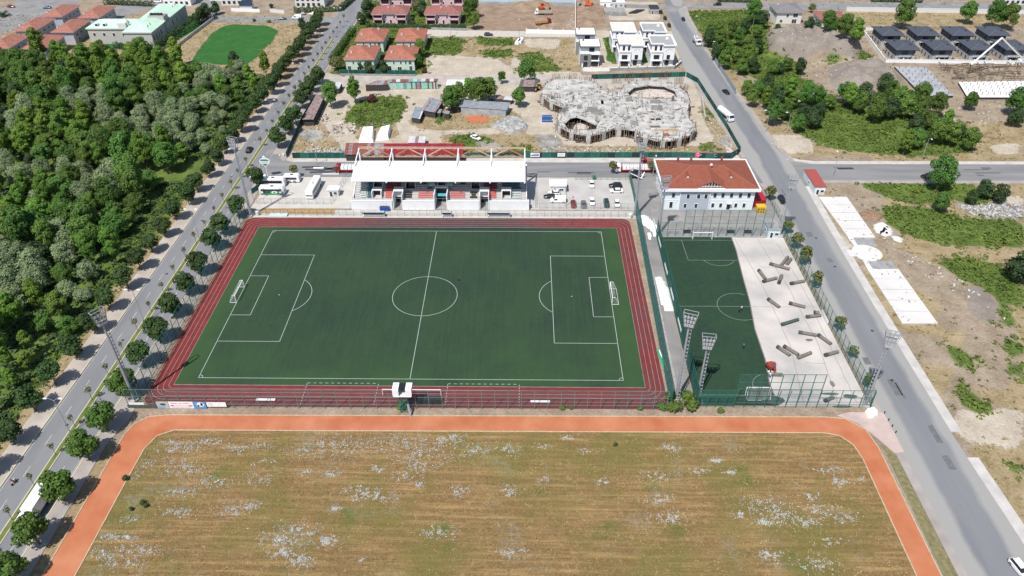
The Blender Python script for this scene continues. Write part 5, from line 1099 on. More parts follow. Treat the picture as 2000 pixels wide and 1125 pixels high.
# white flat roofed villas
def white_villa(x, y, label, roofm, mirror=False):
    t = E('white_villa', label, 'villa', (x, y, 0), 0, 'white flat roofed villas'); wv = mat('villa_white', (.70,.71,.73), .65, .04)
    b = MB(); b.box(-5.6, 5.4, -4.6, 8.0, 0, 6.2, wv); b.box(-5.6, 0, -6.0, -4.6, 0, 6.0, wv); b.box(-5.2, 0.2, -3.6, 8.0, 6.2, 9.6, wv).box(0.2, 5.4, -6.0, 8.0, 6.2, 9.6, wv); b.box(.4, 5.4, -6.0, -4.6, 3.2, 6.2, wv); b.build('wall', t)
    b = MB(); poly = [(-5.6,-4.0),(0,-4.0),(0,-6.4),(5.8,-6.4),(5.8,8.4),(-5.6,8.4)]
    b.prism(poly, 9.6, 9.85, wv); r_ = b.build('roof_slab', t)
    b = MB(); poly2 = [(-5.1,-3.5),(.5,-3.5),(.5,-5.9),(5.3,-5.9),(5.3,7.9),(-5.1,7.9)]; b.prism(poly2, 9.85, 9.9, roofm); b.build('roof_surface', r_)
    b = MB()
    for p_, q_ in zip(poly, poly[1:]+poly[:1]): b.beam((*p_, 10.1), (*q_, 10.1), .4, wv, .55)
    b.build('parapet', r_); b = MB(); b.cyl((3, 3.6, 9.9), (3, 3.6, 10.4), .9, .8, offwhite, 14); b.ball((3, 3.6, 10.4), .75, .75, .35, offwhite); b.build('skylight_dome', r_)
    window(t, 'S', -3.2, 6.9, .8, 2.0, 5.6, 3.6, dark); window(t, 'S', -.8, 6.9, .8, 2.0, 5.6, 3.6, dark)
    b = MB(); b.box(-5.5, .1, -5.9, -5.7, 6.2, 6.9, mat('balustrade', (.45,.40,.38), .7, .1)); b.build('balustrade', t)
    window(t, 'S', -2.9, 3.6, 2.4, 1.8, 5.6, 6.0, dark); window(t, 'S', 2.6, 3.6, 1.3, 1.8, 5.6, 6.0, dark); window(t, 'S', 2.4, .2, 1.6, 2.2, 5.6, 4.6, dark, name='door'); window(t, 'S', -2.7, .3, 3.2, 2.0, 5.6, 6.0, dark)
    b = MB()
    for i in range(9): a0 = R(20*i); a1 = R(20*(i+1)); b.beam((2.8+1.6*math.cos(a0), -6.05, 7.1+1.4*math.sin(a0)), (2.8+1.6*math.cos(a1), -6.05, 7.1+1.4*math.sin(a1)), .16, offwhite)
    b.build('arch_moulding', t)
    for a in (-2, 2.5, 6): window(t, 'W', a, 7.0, .7, 1.5, 5.2 if True else 5.6, 6, dark); window(t, 'W', a-.5, 3.8, .7, 1.5, 5.6, 6, dark)
    b = MB(); b.box(-5.5, 0, -6.9, -6.0, 2.9, 3.1, wv).box(-5.4, -5.1, -6.9, -6.6, 0, 2.9, wv).box(-.3, 0, -6.9, -6.6, 0, 2.9, wv); b.build('porch', t)
    return t
cream_r = mat('cream_roof', (.55,.53,.47), .8, .06, .5); grey_r = mat('grey_roof_felt', (.30,.30,.30), .8, .08, .5)
white_villa(77.8, 186.3, 'white villa with cream flat roof, front middle of the six villas', cream_r); white_villa(92.8, 186.3, 'white villa with grey flat roof, front right of the six villas', grey_r)
white_villa(76.4, 205.5, 'white villa with cream flat roof, back middle of the six villas', cream_r); white_villa(91.2, 205.5, 'white villa with grey flat roof, back right of the six villas', grey_r)
def grey_villa(x, y, label):
    t = E('grey_villa', label, 'villa', (x, y, 0), 0, 'narrow grey fronted villas'); gv = mat('villa_grey_stone', (.20,.20,.205), .8, .1); wv = MATS['villa_white']
    b = MB(); b.box(-4.6, 4.4, -4.2, 5.6, 0, 6.2, wv).box(-4.6, 4.4, -3.4, 5.6, 6.2, 9.3, wv); b.build('wall', t); b = MB(); b.box(-4.62, .4, -5.0, -4.2, 0, 6.1, gv); b.build('stone_front', t)
    b = MB(); b.box(-4.9, 4.9, -4.6, 6.0, 9.3, 9.6, dark).box(-4.6, 4.6, -4.3, 5.7, 9.6, 9.68, mat('pale_roof', (.62,.62,.58), .8, .05)); r_ = b.build('roof', t); chimney(r_, -3, 3.2, 9.8, dark, .7)
    window(t, 'S', .8, 6.9, 2.2, 1.7, 4.6, 3.4, dark); window(t, 'S', -2.0, 3.5, 1.6, 1.9, 4.6, 5.0, dark); window(t, 'S', -2.0, .4, 1.6, 1.9, 4.6, 5.0, dark); window(t, 'S', 2.4, 3.3, 3.0, 2.2, 4.6, 4.2, dark); window(t, 'S', 2.4, .2, 3.0, 2.4, 4.6, 4.2, dark, name='door')
    for z in (2.8, 5.9): b = MB(); b.box(.5, 4.5, -5.2, -4.2, z, z+.3, white); b.build('balcony', t)
    b = MB(); b.box(-4.8, 4.6, -5.1, -4.9, 6.2, 7.0, white); b.build('balcony_parapet', t)
    for a in (-1, 3): window(t, 'W', a, 7, .6, 1.4, 4.6, 5, dark)
grey_villa(58.6, 184.5, 'narrow grey fronted villa, front left of the six villas'); grey_villa(57.6, 201.5, 'narrow grey fronted villa, back left of the six villas')
# two houses at the top right
house('grey_roofed_house', 'pale house with grey hip roof and white eaves above the earth mound', 'house', 170.2, 252.0, 13.4, 15.0, 6.2, offwhite, grey_tile, 2.0, .9, [('S',-1,3.6,1.2,1.4), ('S',3.2,3.5,2.4,1.8), ('S',-4,.6,1.4,1.6), ('W',-4,3.6,1,1.3), ('W',1,3.6,1,1.3), ('W',4,.8,1,1.3), ('S',3,.3,2.4,2.1,'door')], [(-4,3,.5)])
house('red_roofed_house', 'pale house with dark red hip roof right of the grey roofed house', 'house', *G(1624, 28, 7), 13.0, 15.0, 6.0, offwhite, terracotta2, 2.6, .7, [('S',-4,3.4,1.2,1.4), ('S',0,3.4,1.2,1.4), ('S',4,3.4,1.2,1.4), ('W',-3,3.4,1.1,1.3), ('W',3,3.4,1.1,1.3), ('S',1,.3,1.2,2.1,'door')], [(-2,2,1), (3,4,.8)])
# cut buildings along the top edge
for i, (u, v, w_, d, h, wm, lb) in enumerate([(605,6,17,10,8,offwhite,'cream apartment block behind the dark hedge at the top of the boulevard'), (452,4,12,8,6,offwhite,'white house with blue roof panel at the top of the photo'), (345,2,16,8,9,white,'white block with dark windows left of the hotel street'), (440,-8,20,10,9,white,'white block right of the hotel street, cut by the top edge'), (1985,-2,12,12,11,offwhite,'pale tower block cut by the upper right corner')]):
    x, y = G(u, v, h*.3); t = E('apartment_building', lb, 'building', (x, y+d/2, 0)); b = MB(); b.box(-w_/2, w_/2, -d/2, d/2, 0, h, wm); b.build('wall', t); b = MB(); b.box(-w_/2-.3, w_/2+.3, -d/2-.3, d/2+.3, h, h+.3, concrete_g); b.build('roof', t)
    for k in range(int(w_/3)):
        for z in (.9, 3.8, 6.7):
            if z+1.5 < h: window(t, 'S', -w_/2+1.6+k*3, z, 1.3, 1.4, w_/2, d/2, dark)
b = MB(); b.box(-3.5, 3.5, -2, 2, 0, 3.0, offwhite); t = E('garden_pavilion', 'white pavilion with sloping blue glass roof behind a white wall', 'pavilion', (*G(482, 12, 2), 0)); b.build('wall', t); b = MB(); b.add([(-3.8,-2.4,3.0),(3.8,-2.4,3.0),(3.4,2.4,4.6),(-3.4,2.4,4.6)], [(0,1,2,3),(3,2,1,0)], mat('blue_roof_glass', (.05,.08,.13), .3, .1)); b.build('roof', t)
# --- walls and fences
def wall(name, pts, h, th, m, label, cap=None, posts=0, cat='wall', z=0):
    t = E(name, label, cat, (pts[0][0], pts[0][1], z)); ox, oy = pts[0]; b = MB()
    for a, c in zip(pts[:-1], pts[1:]): b.beam((a[0]-ox, a[1]-oy, h/2), (c[0]-ox, c[1]-oy, h/2), th, m, h)
    b.build('wall_panel', t)
    if cap: 
        b = MB()
        for a, c in zip(pts[:-1], pts[1:]): b.beam((a[0]-ox, a[1]-oy, h+.05), (c[0]-ox, c[1]-oy, h+.05), th+.15, cap, .1)
        b.build('coping', t)
    if posts:
        pm = MB(); pm.box(-.25, .25, -.25, .25, 0, h+.5, m); me = pm.mesh('post')
        for a, c in zip(pts[:-1], pts[1:]):
            for q in seg(a, c, posts): link('post', me, t, (q[0]-ox, q[1]-oy, 0))
    return t
FP = {}
def fence(name, pts, h, step, pm, label, rails=(1.0,), net=None, pw=.09, rw=.05, cat='fence', net_h=None, panel=None, z=.06, tall=0, tall_h=0):
    ox, oy = pts[0]; t = E(name, label, cat, (ox, oy, z)); key = (h, pw, pm.name)
    if key not in FP: b = MB(); b.box(-pw/2, pw/2, -pw/2, pw/2, 0, h, pm); FP[key] = b.mesh('post')
    n = 0
    for a, c in zip(pts[:-1], pts[1:]):
        qs = seg(a, c, step)
        for q in qs[:-1] if c != pts[-1] else qs:
            link('post', FP[key], t, (q[0]-ox, q[1]-oy, 0)); n += 1
    for r_ in rails:
        b = MB()
        for a, c in zip(pts[:-1], pts[1:]): b.beam((a[0]-ox, a[1]-oy, h*r_-rw/2), (c[0]-ox, c[1]-oy, h*r_-rw/2), rw, pm)
        b.build('rail', t)
    if net:
        b = MB(); hh = net_h or h
        for a, c in zip(pts[:-1], pts[1:]): b.face([(a[0]-ox, a[1]-oy, .05), (c[0]-ox, c[1]-oy, .05), (c[0]-ox, c[1]-oy, hh), (a[0]-ox, a[1]-oy, hh)], net)
        b.build('mesh_net', t)
    if panel:
        for a, c in zip(pts[:-1], pts[1:]):
            qs = seg(a, c, 3)
            for p_, q_ in zip(qs[:-1], qs[1:]): b = MB(); b.beam((p_[0]-ox, p_[1]-oy, h*.5), (q_[0]-ox, q_[1]-oy, h*.5), .04, panel[rnd.randrange(len(panel))], h*rnd.uniform(.93, 1.0)); b.build('fabric_panel', t)
    return t
thin_net = net_mat('thin_wire_net', (.10,.17,.16), .13); thin_grey = net_mat('thin_grey_net', (.25,.27,.27), .12); teal_net = net_mat('teal_net', (.02,.20,.17), .34); teal_dense = net_mat('teal_dense_net', (.03,.17,.15), .80); green_dense = net_mat('green_dense_net', (.008,.10,.075), .90); mid_net = net_mat('mid_green_net', (.01,.15,.13), .20)
fence('tall_fence', [(-65.3,-44.3), (61.6,-43.7)], 6.0, 3.05, grey_post, 'tall grey green wire fence between the running track and the orange path', (1, .62, .22), thin_net, .12, .07)
for i, x in enumerate(np.arange(-65.3+12.2, 61, 12.2)):
    pass
fence('tall_fence', [(-63.9,-43.5), (-64.2, 44)], 6.0, 3.1, green_post, 'tall green net fence along the left side of the running track', (1, .6, .25), mid_net, .12, .07)
fence('tall_fence', [(69.0,-42.8), (77.4,-42.8)], 5.6, 2.1, green_post, 'low part of the green fence under the training pitch', (1, .6, .2), mid_net, .12, .08)
fence('tall_fence', [(77.4,-42.8), (96.9,-42.7)], 10.6, 2.2, green_post, 'tallest green fence behind the lower goal of the training pitch', (1, .77, .56, .36, .16), thin_net, .14, .09)
fence('tall_fence', [(96.9,-42.7), (109.4,-42.6)], 5.6, 2.1, green_post, 'green fence below the bare pitch, right part', (1, .6, .2), thin_net, .12, .08)
fence('tall_fence', [(109.6,-42.6), (109.4, 31)], 5.2, 2.5, green_post, 'green net fence between the bare pitch and the right road', (1, .5), mid_net, .11, .06)
t = fence('tall_fence', [(70.6, 31.6), (78, 31.6)], 5.0, 2.4, green_post, 'low green fence behind the far end of the training pitch', (1, .5), thin_net, .11, .06)
fence('tall_fence', [(78, 31.6), (105, 31.6)], 9.6, 2.7, green_post, 'tall green fence behind the upper goal of the training pitch', (1, .75, .5, .25), thin_net, .13, .06)
fence('net_fence', [(62.7,-43), (64.6, 42), (64.6, 44)], 6.0, 2.6, green_post, 'pale teal windbreak net along the right side of the running track', (1,), teal_dense, .1, .05)
fence('net_fence', [(68.8,-42.8), (69.6, 31.5)], 6.2, 2.6, green_post, 'dark green windbreak net along the left side of the training pitch', (1, .5), green_dense, .1, .05)
fence('low_fence', [(-62, 43.4), (66, 43.0)], 2.3, 2.4, dark, 'thin wire fence between the grandstand forecourt and the track', (1, .5), thin_grey, .06, .04)
fence('low_fence', [(-62.5, 50.8), (-37.2, 50.6), (-35.5, 70)], 2.2, 2.4, grey_post, 'wire fence round the coach park', (1,), thin_grey, .07, .04)
fence('low_fence', [(31.8, 48.4), (31.8, 70)], 2.2, 2.2, grey_post, 'wire fence at the left side of the car park', (1,), thin_grey, .07, .04)
fence('low_fence', [(33, 48.2), (64.8, 48.0)], 2.2, 2.2, grey_post, 'wire fence below the parked cars', (1,), thin_grey, .07, .04)
fence('low_fence', [(46, 68.2), (66, 68.2)], 2.2, 2.2, grey_post, 'wire fence between car park and cross road', (1, .5), thin_grey, .07, .04)
fence('net_fence', [(65.2, 47), (65.4, 68.6)], 2.8, 2.2, green_post, 'green net fence between the car park and the yard', (1,), teal_dense, .08, .04)
fence('low_fence', [(106, 32), (111, 33), (111, 56)], 2.8, 2.4, green_post, 'green fence between the yard and the right road', (1,), mid_net, .08, .04)
pan = [screen_g, screen_g, mat('screen_dark', (.01,.04,.04), .85, .2), mat('screen_teal', (.015,.11,.09), .85, .2)]
fence('site_fence', GP([(572, 309), (1328, 308)]), 2.3, 3, grey_post, 'dark green fabric hoarding along the cross road', (1,), None, .08, .05, 'hoarding', panel=pan)
fence('site_fence', GP([(1328, 308), (1428, 312)]), 2.3, 3, grey_post, 'hoarding with banners at the corner of the two roads', (1,), None, .08, .05, 'hoarding', panel=pan)
fence('site_fence', GP([(1428, 312), (1445, 298), (1418, 250), (1362, 162), (1340, 150)]), 2.3, 3, grey_post, 'green fabric hoarding bending up the right road', (1,), None, .08, .05, 'hoarding', panel=pan)
fence('site_fence', GP([(1155, 155), (1338, 150)]), 2.3, 3, grey_post, 'green fabric hoarding behind the curved concrete frame', (1,), None, .08, .05, 'hoarding', panel=pan)
fence('site_fence', GP([(560, 308), (590, 240), (612, 200)]), 2.2, 3, grey_post, 'dark fabric hoarding between the shed plot and the boulevard trees', (1,), None, .08, .05, 'hoarding', panel=pan)
fence('site_fence', GP([(664, 144), (812, 146)]), 2.0, 3, grey_post, 'green fence in front of the pale green houses', (1,), None, .08, .05, panel=[screen_g])
fence('site_fence', GP([(1396, 122), (1436, 184)]), 2.4, 2.5, steel, 'grey sheet hoarding along the upper right road', (1,), None, .08, .05, 'hoarding', panel=[mat('grey_sheet', (.25,.29,.33), .6, .1)])
wall('perimeter_wall', GP([(1723, 58), (1682, 60), (1728, 122), (2040, 126)]), 1.6, .35, white, 'white perimeter wall round the slate roofed villas', offwhite, 8)
wall('garden_wall', GP([(1652, 22), (2010, 28)]), 2.2, .25, offwhite, 'long white wall along the top right street', white)
wall('garden_wall', GP([(1135, 68), (1137, 139), (1190, 139)]), 1.6, .3, white, 'white garden wall round the grey fronted villas', None, 4)
wall('garden_wall', GP([(1190, 139), (1318, 135), (1330, 124)]), 1.5, .3, concrete_g, 'grey garden wall in front of the white villas', white, 4)
wall('garden_wall', GP([(-20, 112), (100, 120)]), 2.0, .3, white, 'white wall between the terraced houses and the wood', white)
wall('garden_wall', GP([(452, 22), (508, 24)]), 1.8, .25, white, 'white wall below the blue roofed pavilion', None); wall('garden_wall', GP([(528, 24), (556, 26)]), 1.8, .25, offwhite, 'pale garden wall right of the brick pink drive', None)
wall('retaining_wall', GP([(1028, 64), (1124, 66)]), 1.8, .35, white, 'white retaining wall below the dug plot', None, 6); wall('retaining_wall', GP([(1124, 4), (1124, 66)]), 1.8, .35, offwhite, 'white wall at the right side of the dug plot', None)
wall('site_wall', GP([(935, 3), (1124, 5)]), 2.2, .25, mat('pale_blue_hoarding', (.40,.50,.53), .6, .1), 'pale blue hoarding at the top of the dug plot', None)
wall('stone_wall', GP([(842, 58), (912, 60)]), 1.2, .4, concrete_g, 'low grey stone wall under the right pink house hedge'); wall('stone_wall', GP([(665, 147), (812, 149)]), .8, .4, concrete_g, 'low stone wall below the pale green houses')
wall('lane_wall', GP([(322, 112), (360, 82), (418, 38)]), 1.6, .3, concrete, 'pale wall along the lane beside the green meadow')
wall('ramp_wall', GP([(1370, 196), (1376, 236)]), 2.0, .3, concrete, 'pale concrete wall standing right of the curved concrete frame')
# ---------------------------------------------------------------- floodlight masts
def mast(x, y, h, label, rz, kind='open', s=1.0):
    t = E('floodlight_mast', label, 'floodlight', (x, y, .06), rz, None); b = MB(); b.cyl((0,0,0), (0,0,h-3.5), .42*s, .22*s, steel, 10); b.box(-.8, .8, -.8, .8, 0, .5, concrete); b.build('pole', t)
    b = MB()
    for k in range(int(h/1.1)-4): b.box(.38, .72, -.18, .18, .8+k*1.1, .86+k*1.1, steel)
    for dy in (-.18, .18): b.beam((.72, dy, .5), (.72, dy, h-4), .05, steel)
    b.build('ladder', t)
    b = MB(); W = 1.55; z0, z1 = h-3.9, h
    for x_ in (-W, -W*.33, W*.33, W): b.beam((x_*.6, -.3, z0), (x_, -.5, z1), .16, steel)
    for k in range(5): z = z0+(z1-z0)*k/4; w_ = W*(.6+.4*k/4); b.beam((-w_, -.35-.04*k, z), (w_, -.35-.04*k, z), .14, steel)
    b.beam((-W*.6, .6, z0), (W*.6, .6, z0), .12, steel); b.beam((-W, .7, z1), (W, .7, z1), .12, steel)
    for x_ in (-W, W): b.beam((x_, -.5, z1), (x_, .7, z1), .12, steel); b.beam((x_*.6, -.3, z0), (x_*.6, .6, z0), .12, steel); b.beam((x_*.6, .6, z0), (x_, .7, z1), .1, steel)
    b.box(-W*.6, W*.6, -.4, .7, z0-.1, z0-.02, steel); b.build('head_frame', t)
    lm_ = MB(); lm_.tbox(-.24, .24, -.5, -.1, 0, .6, .05, .08, mat('lamp_housing', (.30,.31,.33), .4, .05)); me = lm_.mesh('lamp')
    for r_ in range(3):
        for c in range(4): w_ = W*(.66+.13*r_); link('lamp', me, t, (-w_+2*w_*(c+.5)/4, -.25, z0+.4+r_*1.1))
    return t
for x, y, h, lb, rz in ((-64.9,-42.0, 27.5, 'tall floodlight mast at the lower left corner of the running track', R(55)), (-62.3, 43.0, 28, 'tall floodlight mast at the upper left corner of the running track', R(-20)), (64.2, 43.4, 27.5, 'tall floodlight mast at the upper right corner of the running track', R(10)),
    (64.4,-40.4, 26.5, 'tall floodlight mast with open ladder standing in the alley between the pitches', R(-20)), (69.9,-38.6, 18.5, 'shorter floodlight mast with flat lamp panel at the lower left corner of the training pitch', R(-8)), (108.7,-41.9, 22.5, 'floodlight mast at the lower right corner of the bare pitch', R(160)), (108.3, 31.6, 21.5, 'floodlight mast at the upper right corner of the bare pitch', R(170)), (70.6, 32.6, 20.5, 'slim floodlight mast at the upper left corner of the training pitch', R(190))):
    mast(x, y, h, lb, rz, s=.8 if h < 25 else 1)
for x, y in ((-62.3+2.2, 43.4), (64.2-1.6, 43.3-.9)): b = MB(); b.cyl((0,0,0), (0,0,1.5), .6, .6, offwhite, 10); o = b.build('water_tank', None, (x, y, .06)); o['label'] = 'white cylindrical tank by the %s floodlight mast' % ('upper left' if x < 0 else 'upper right'); o['category'] = 'tank'
b = MB(); b.tbox(-1.1, 1.1, -.9, .9, 0, 1.3, .2, .2, white); b.tbox(-1.5, -.2, -1.2, -.3, 0, .8, .2, .2, white); o = b.build('plastic_wrapped_stack', None, (109.0,-44.6, .17), .3); o['label'] = 'white wrapped stack at the foot of the lower right floodlight mast'; o['category'] = 'stack'
# street lamps
def lamp(x, y, h, two, label, rz=0, group=None):
    t = E('street_lamp', label, 'street lamp', (x, y, .1), rz, group); b = MB(); b.cyl((0,0,0), (0,0,h-.6), .11, .07, lamp_grey, 6); b.build('pole', t)
    for s in ((-1, 1) if two else (1,)):
        b = MB(); b.beam((0,0,h-.7), (s*1.0,0,h), .07, lamp_grey).beam((s*1.0,0,h), (s*1.7,0,h+.05), .07, lamp_grey); b.build('arm', t); b = MB(); b.tbox(s*1.7-.45, s*1.7+.45, -.18, .18, h-.05, h+.1, .08, .05, white); b.build('lamp_head', t)
    return regtree(t)
lp = None
for i, y in enumerate((-92, -52.5, -12.6, 28.5, 69.5, 113, 154, 195, 236)):
    lb = '%s double arm street lamp from the bottom, in the boulevard median' % ORD[i]
    if lp is None: lp = lamp(bx(-75.35, y), y, 11, True, lb, 0, 'double arm street lamps in the median')
    else: dup(lp, (bx(-75.35, y), y, .2), None, lb)
lp = None
for i, (u, v, rz, lb) in enumerate([(1626,345,1.57,'grey street lamp beside the cross road right of the junction'),(1800,312,-1.57,'grey street lamp behind the leaning tree by the cross road'),(1495,258,3.1,'leaning grey street lamp at the thicket beside the upper right road'),(1536,262,3.1,'wooden looking leaning pole left of the creeper bed'),(1396,118,3.1,'street lamp beside the upper right road near the sheet hoarding'),(1362,66,3.1,'street lamp by the parked white truck on the upper right road'),(553,352,1.57,'grey street lamp at the coach park corner'),(497,397,1.57,'thin grey street lamp below the coach park'),(1014,74,1.57,'street lamp on the gravel lane below the dug plot'),(880,72,1.57,'street lamp on the gravel lane by the pink houses'),(682,150,1.57,'street lamp before the pale green houses'),(1240,305,-1.57,'thin lamp post in front of the curved concrete frame'),(1105,404,1.57,'thin post in the car park between the parked cars'),(1083,306,-1.57,'grey lamp post along the hoarding right of the grandstand'),(620,330-8,-1.57,'grey lamp post along the hoarding above the coach park'),(1275,345,-1.57,'grey lamp post beside the white lorry'),(1470,52,0,'street lamp at the top street'),(700,95 if False else 72,0,'lamp post beside the boulevard at the green houses'),(1390,6,0,'lamp post on the top street above the black car')]):
    x, y = G(u, v); h = 9 if v > 60 else 7.5
    if lp is None: lp = lamp(x, y, 9, False, lb, rz)
    else: dup(lp, (x, y, .1), rz, lb)
# ---------------------------------------------------------------- football furniture
def goal(x, y, rz, w_, label, back=True):
    t = E('football_goal', label, 'goal', (x, y, .09), rz); b = MB(); h = 2.44
    b.cyl((0,-w_/2,0), (0,-w_/2,h), .1, .1, white, 8).cyl((0,w_/2,0), (0,w_/2,h), .1, .1, white, 8).cyl((0,-w_/2,h), (0,w_/2,h), .1, .1, white, 8); b.build('goal_post', t)
    b = MB()
    for s in (-1, 1): b.cyl((0,s*w_/2,h), (-.9,s*w_/2,h-.1), .05, .05, white, 6).cyl((-.9,s*w_/2,h-.1), (-1.9,s*w_/2,0), .05, .05, white, 6).cyl((0,s*w_/2,0), (-1.9,s*w_/2,0), .05, .05, white, 6)
    b.cyl((-1.9,-w_/2,0), (-1.9,w_/2,0), .05, .05, white, 6); b.build('back_frame', t)
    b = MB(); nm = net_mat('goal_net', (.6,.6,.6), .16); b.face([(0,-w_/2,h),(0,w_/2,h),(-.9,w_/2,h-.1),(-.9,-w_/2,h-.1)], nm).face([(-.9,-w_/2,h-.1),(-.9,w_/2,h-.1),(-1.9,w_/2,0),(-1.9,-w_/2,0)], nm)
    for s in (-1, 1): b.face([(0,s*w_/2,0),(0,s*w_/2,h),(-.9,s*w_/2,h-.1),(-1.9,s*w_/2,0)], nm)
    b.build('net', t); return t
goal(-52.5, 0, 0, 7.32, 'full size white goal at the left end of the main pitch'); goal(52.5, 0, math.pi, 7.32, 'full size white goal at the right end of the main pitch')
goal(83.8, 29.8, -math.pi/2, 6.0, 'white goal at the upper end of the training pitch'); goal(84.0,-38.6, math.pi/2, 5.5, 'white goal at the lower end of the training pitch')
def dugout(x, y, w_, label):
    t = E('dugout', label, 'dugout', (x, y, .06)); b = MB(); b.add([(-w_/2,1.0,0),(w_/2,1.0,0),(w_/2,1.0,1.9),(-w_/2,1.0,1.9),(-w_/2,-.5,2.1),(w_/2,-.5,2.1)], [(0,1,2,3),(3,2,1,0),(3,2,5,4),(4,5,2,3)], white); b.build('shell', t)
    b = MB(); b.box(-w_/2, w_/2, -.4, .95, 1.7, 1.85, mat('dugout_blue', (.04,.06,.09), .3, .1)); b.build('roof_panel', t); b = MB(); n = int(w_/.55)
    for i in range(n): a = -w_/2+.1+i*(w_-.2)/n; b.box(a+.03, a+.5, .1, .6, .35, .45, white).box(a+.03, a+.5, .55, .62, .45, .9, white)
    b.build('seat', t, kind='stuff'); b = MB()
    for s in (-w_/2, w_/2): b.beam((s, 1, 0), (s, 1, 1.9), .08, dark).beam((s, -.5, 0), (s, -.5, 2.1), .08, white).beam((s, 1, 1.9), (s, -.5, 2.1), .08, dark)
    b.build('frame', t)
for x, w_, lb in ((-21.5, 7.4, 'long covered dugout left of the halfway line'), (2.6, 3.2, 'short covered dugout at the halfway line'), (19.6, 7.4, 'long covered dugout right of the halfway line')): dugout(x, 42.4, w_, lb)
for x, y, lb in ((-33.5,-41.8,'white bench on the near track, left'), (32.0,-41.8,'white bench on the near track, right')):
    t = E('bench', lb, 'bench', (x, y, .06)); b = MB(); b.box(-2.3, 2.3, -.35, .35, .42, .5, white); b.build('seat', t)
    for s in (-2.0, 2.0): b = MB(); b.box(s-.05, s+.05, -.3, .3, 0, .42, steel); b.build('leg', t)
for x, lb in ((79.6,'dark bench left of the training goal'), (93.4,'dark bench right of the training goal'), (98.8,'dark bench at the top of the bare pitch')):
    t = E('bench', lb, 'bench', (x, 33.4, .12)); b = MB(); b.box(-1.2, 1.2, -.3, .3, .42, .5, dark); b.build('seat', t); b = MB(); b.box(-1.2, 1.2, .25, .32, .5, .95, dark); b.build('backrest', t); b = MB(); b.box(-1, -.9, -.25, .25, 0, .42, dark).box(.9, 1, -.25, .25, 0, .42, dark); b.build('leg', t)
# camera tower at the near touchline
def tower():
    t = E('camera_tower', 'green lattice camera tower with white open cabin on the near track fence', 'tower', (.2,-44.6, 0)); b = MB(); h = 5.6
    for sx in (-.9, .9):
        for sy in (-.7, .7): b.beam((sx, sy, 0), (sx, sy, h), .14, green_post)
    for k in range(4):
        z = k*1.4
        for sy in (-.7, .7): b.beam((-.9, sy, z), (.9, sy, z+1.4), .07, green_post).beam((.9, sy, z), (-.9, sy, z+1.4), .07, green_post).beam((-.9, sy, z+1.4), (.9, sy, z+1.4), .08, green_post)
        for sx in (-.9, .9): b.beam((sx, -.7, z), (sx, .7, z+1.4), .07, green_post)
    b.build('lattice', t); b = MB(); b.box(-2.0, 2.0, -1.2, 1.3, h, h+.15, offwhite); b.build('deck', t)
    for a, c in ((-2.2, -.8), (.8, 2.2)): b = MB(); b.box(a, c, -1.0, 1.3, h+2.1, h+2.25, white).box(a, c, -1.1, -1.0, h+.15, h+2.1, white); b.build('cabin_panel', t)
    b = MB(); b.box(-.8, .8, -.8, 1.3, h+2.0, h+2.12, black).box(-.8, .8, 1.2, 1.3, h, h+2, black); b.build('cabin_opening', t); b = MB(); b.beam((1.6,-2.2,0), (1.0,-.9, h*.55), .5, steel, .1); b.build('stair', t)
tower()
sg = mat('dark_shed', (.02,.02,.022), .7, .1)
b = MB(); b.box(-2.6, 2.6, -.7, .7, 0, 1.4, sg); o = b.build('equipment_box', None, (6.0,-41.9, .06)); o['label'] = 'low dark equipment box on the near track right of the camera tower'; o['category'] = 'box'
goal(.5,-37.7, math.pi/2, 14, 'long white bar frame lying over the near track by the camera tower') if False else None
t = E('training_bar', 'long white horizontal bar on two posts on the near track behind the camera tower', 'bar', (.2,-39.6, .06)); b = MB(); b.beam((-6,0,1.9), (8,0,1.9), .14, white); b.build('bar', t)
for s in (-6, 8): b = MB(); b.beam((s,0,0), (s,0,1.9), .12, white); b.build('post', t)
# banners on fences
def banner(x, y, rz, w_, h, z0, m, label, txt=None, tm=None, size=1, extra=None):
    t = E('banner', label, 'banner', (x, y, 0), rz); b = MB(); b.box(-w_/2, w_/2, -.03, 0, z0, z0+h, m); b.build('cloth', t)
    if txt: text_mesh(txt, size, tm or white, 'lettering', t, Matrix.Translation((w_*.02 if not extra else extra, -.06, z0+h/2)) @ Matrix.Rotation(R(90), 4, 'X'))
    return t
def ring(t, x, z, r, m):
    b = MB()
    for i in range(10): a0 = R(36*i); a1 = R(36*(i+1)); b.beam((x+r*math.cos(a0),-.07,z+r*math.sin(a0)), (x+r*math.cos(a1),-.07,z+r*math.sin(a1)), r*.5, m, .03)
    b.build('emblem', t)
bred = mat('banner_red', (.62,.10,.18), .6, .08); bnavy = mat('banner_navy', (.03,.04,.08), .6, .1); bpink = mat('banner_pink', (.65,.10,.25), .6, .05)
x0_, y0_ = G(1375, 309); t = banner(x0_, y0_-.2, 0, 6.9, 2.2, .4, bred, 'pinkish red banner with white letters on the corner hoarding', 'GLK', white, 1.5, -.2); ring(t, -2.4, 1.6, .55, white)
b = MB(); 
for k in range(4): b.box(1.5, 3.2, -.06, -.03, .7+k*.42, .88+k*.42, mat('print_pale', (.6,.35,.42), .6, 0))
b.build('small_print', t)
x0_, y0_ = G(1410, 310); t = banner(x0_, y0_-.2, 0, 7.2, 2.2, .4, bnavy, 'dark navy banner with white letters on the corner hoarding', 'GLK', white, 1.5, -.4); ring(t, -2.6, 1.6, .55, white)
b = MB(); b.box(1.3, 3.3, -.06, -.03, .8, 2.1, mat('print_grey', (.25,.28,.34), .6, .2)); b.build('small_print', t)
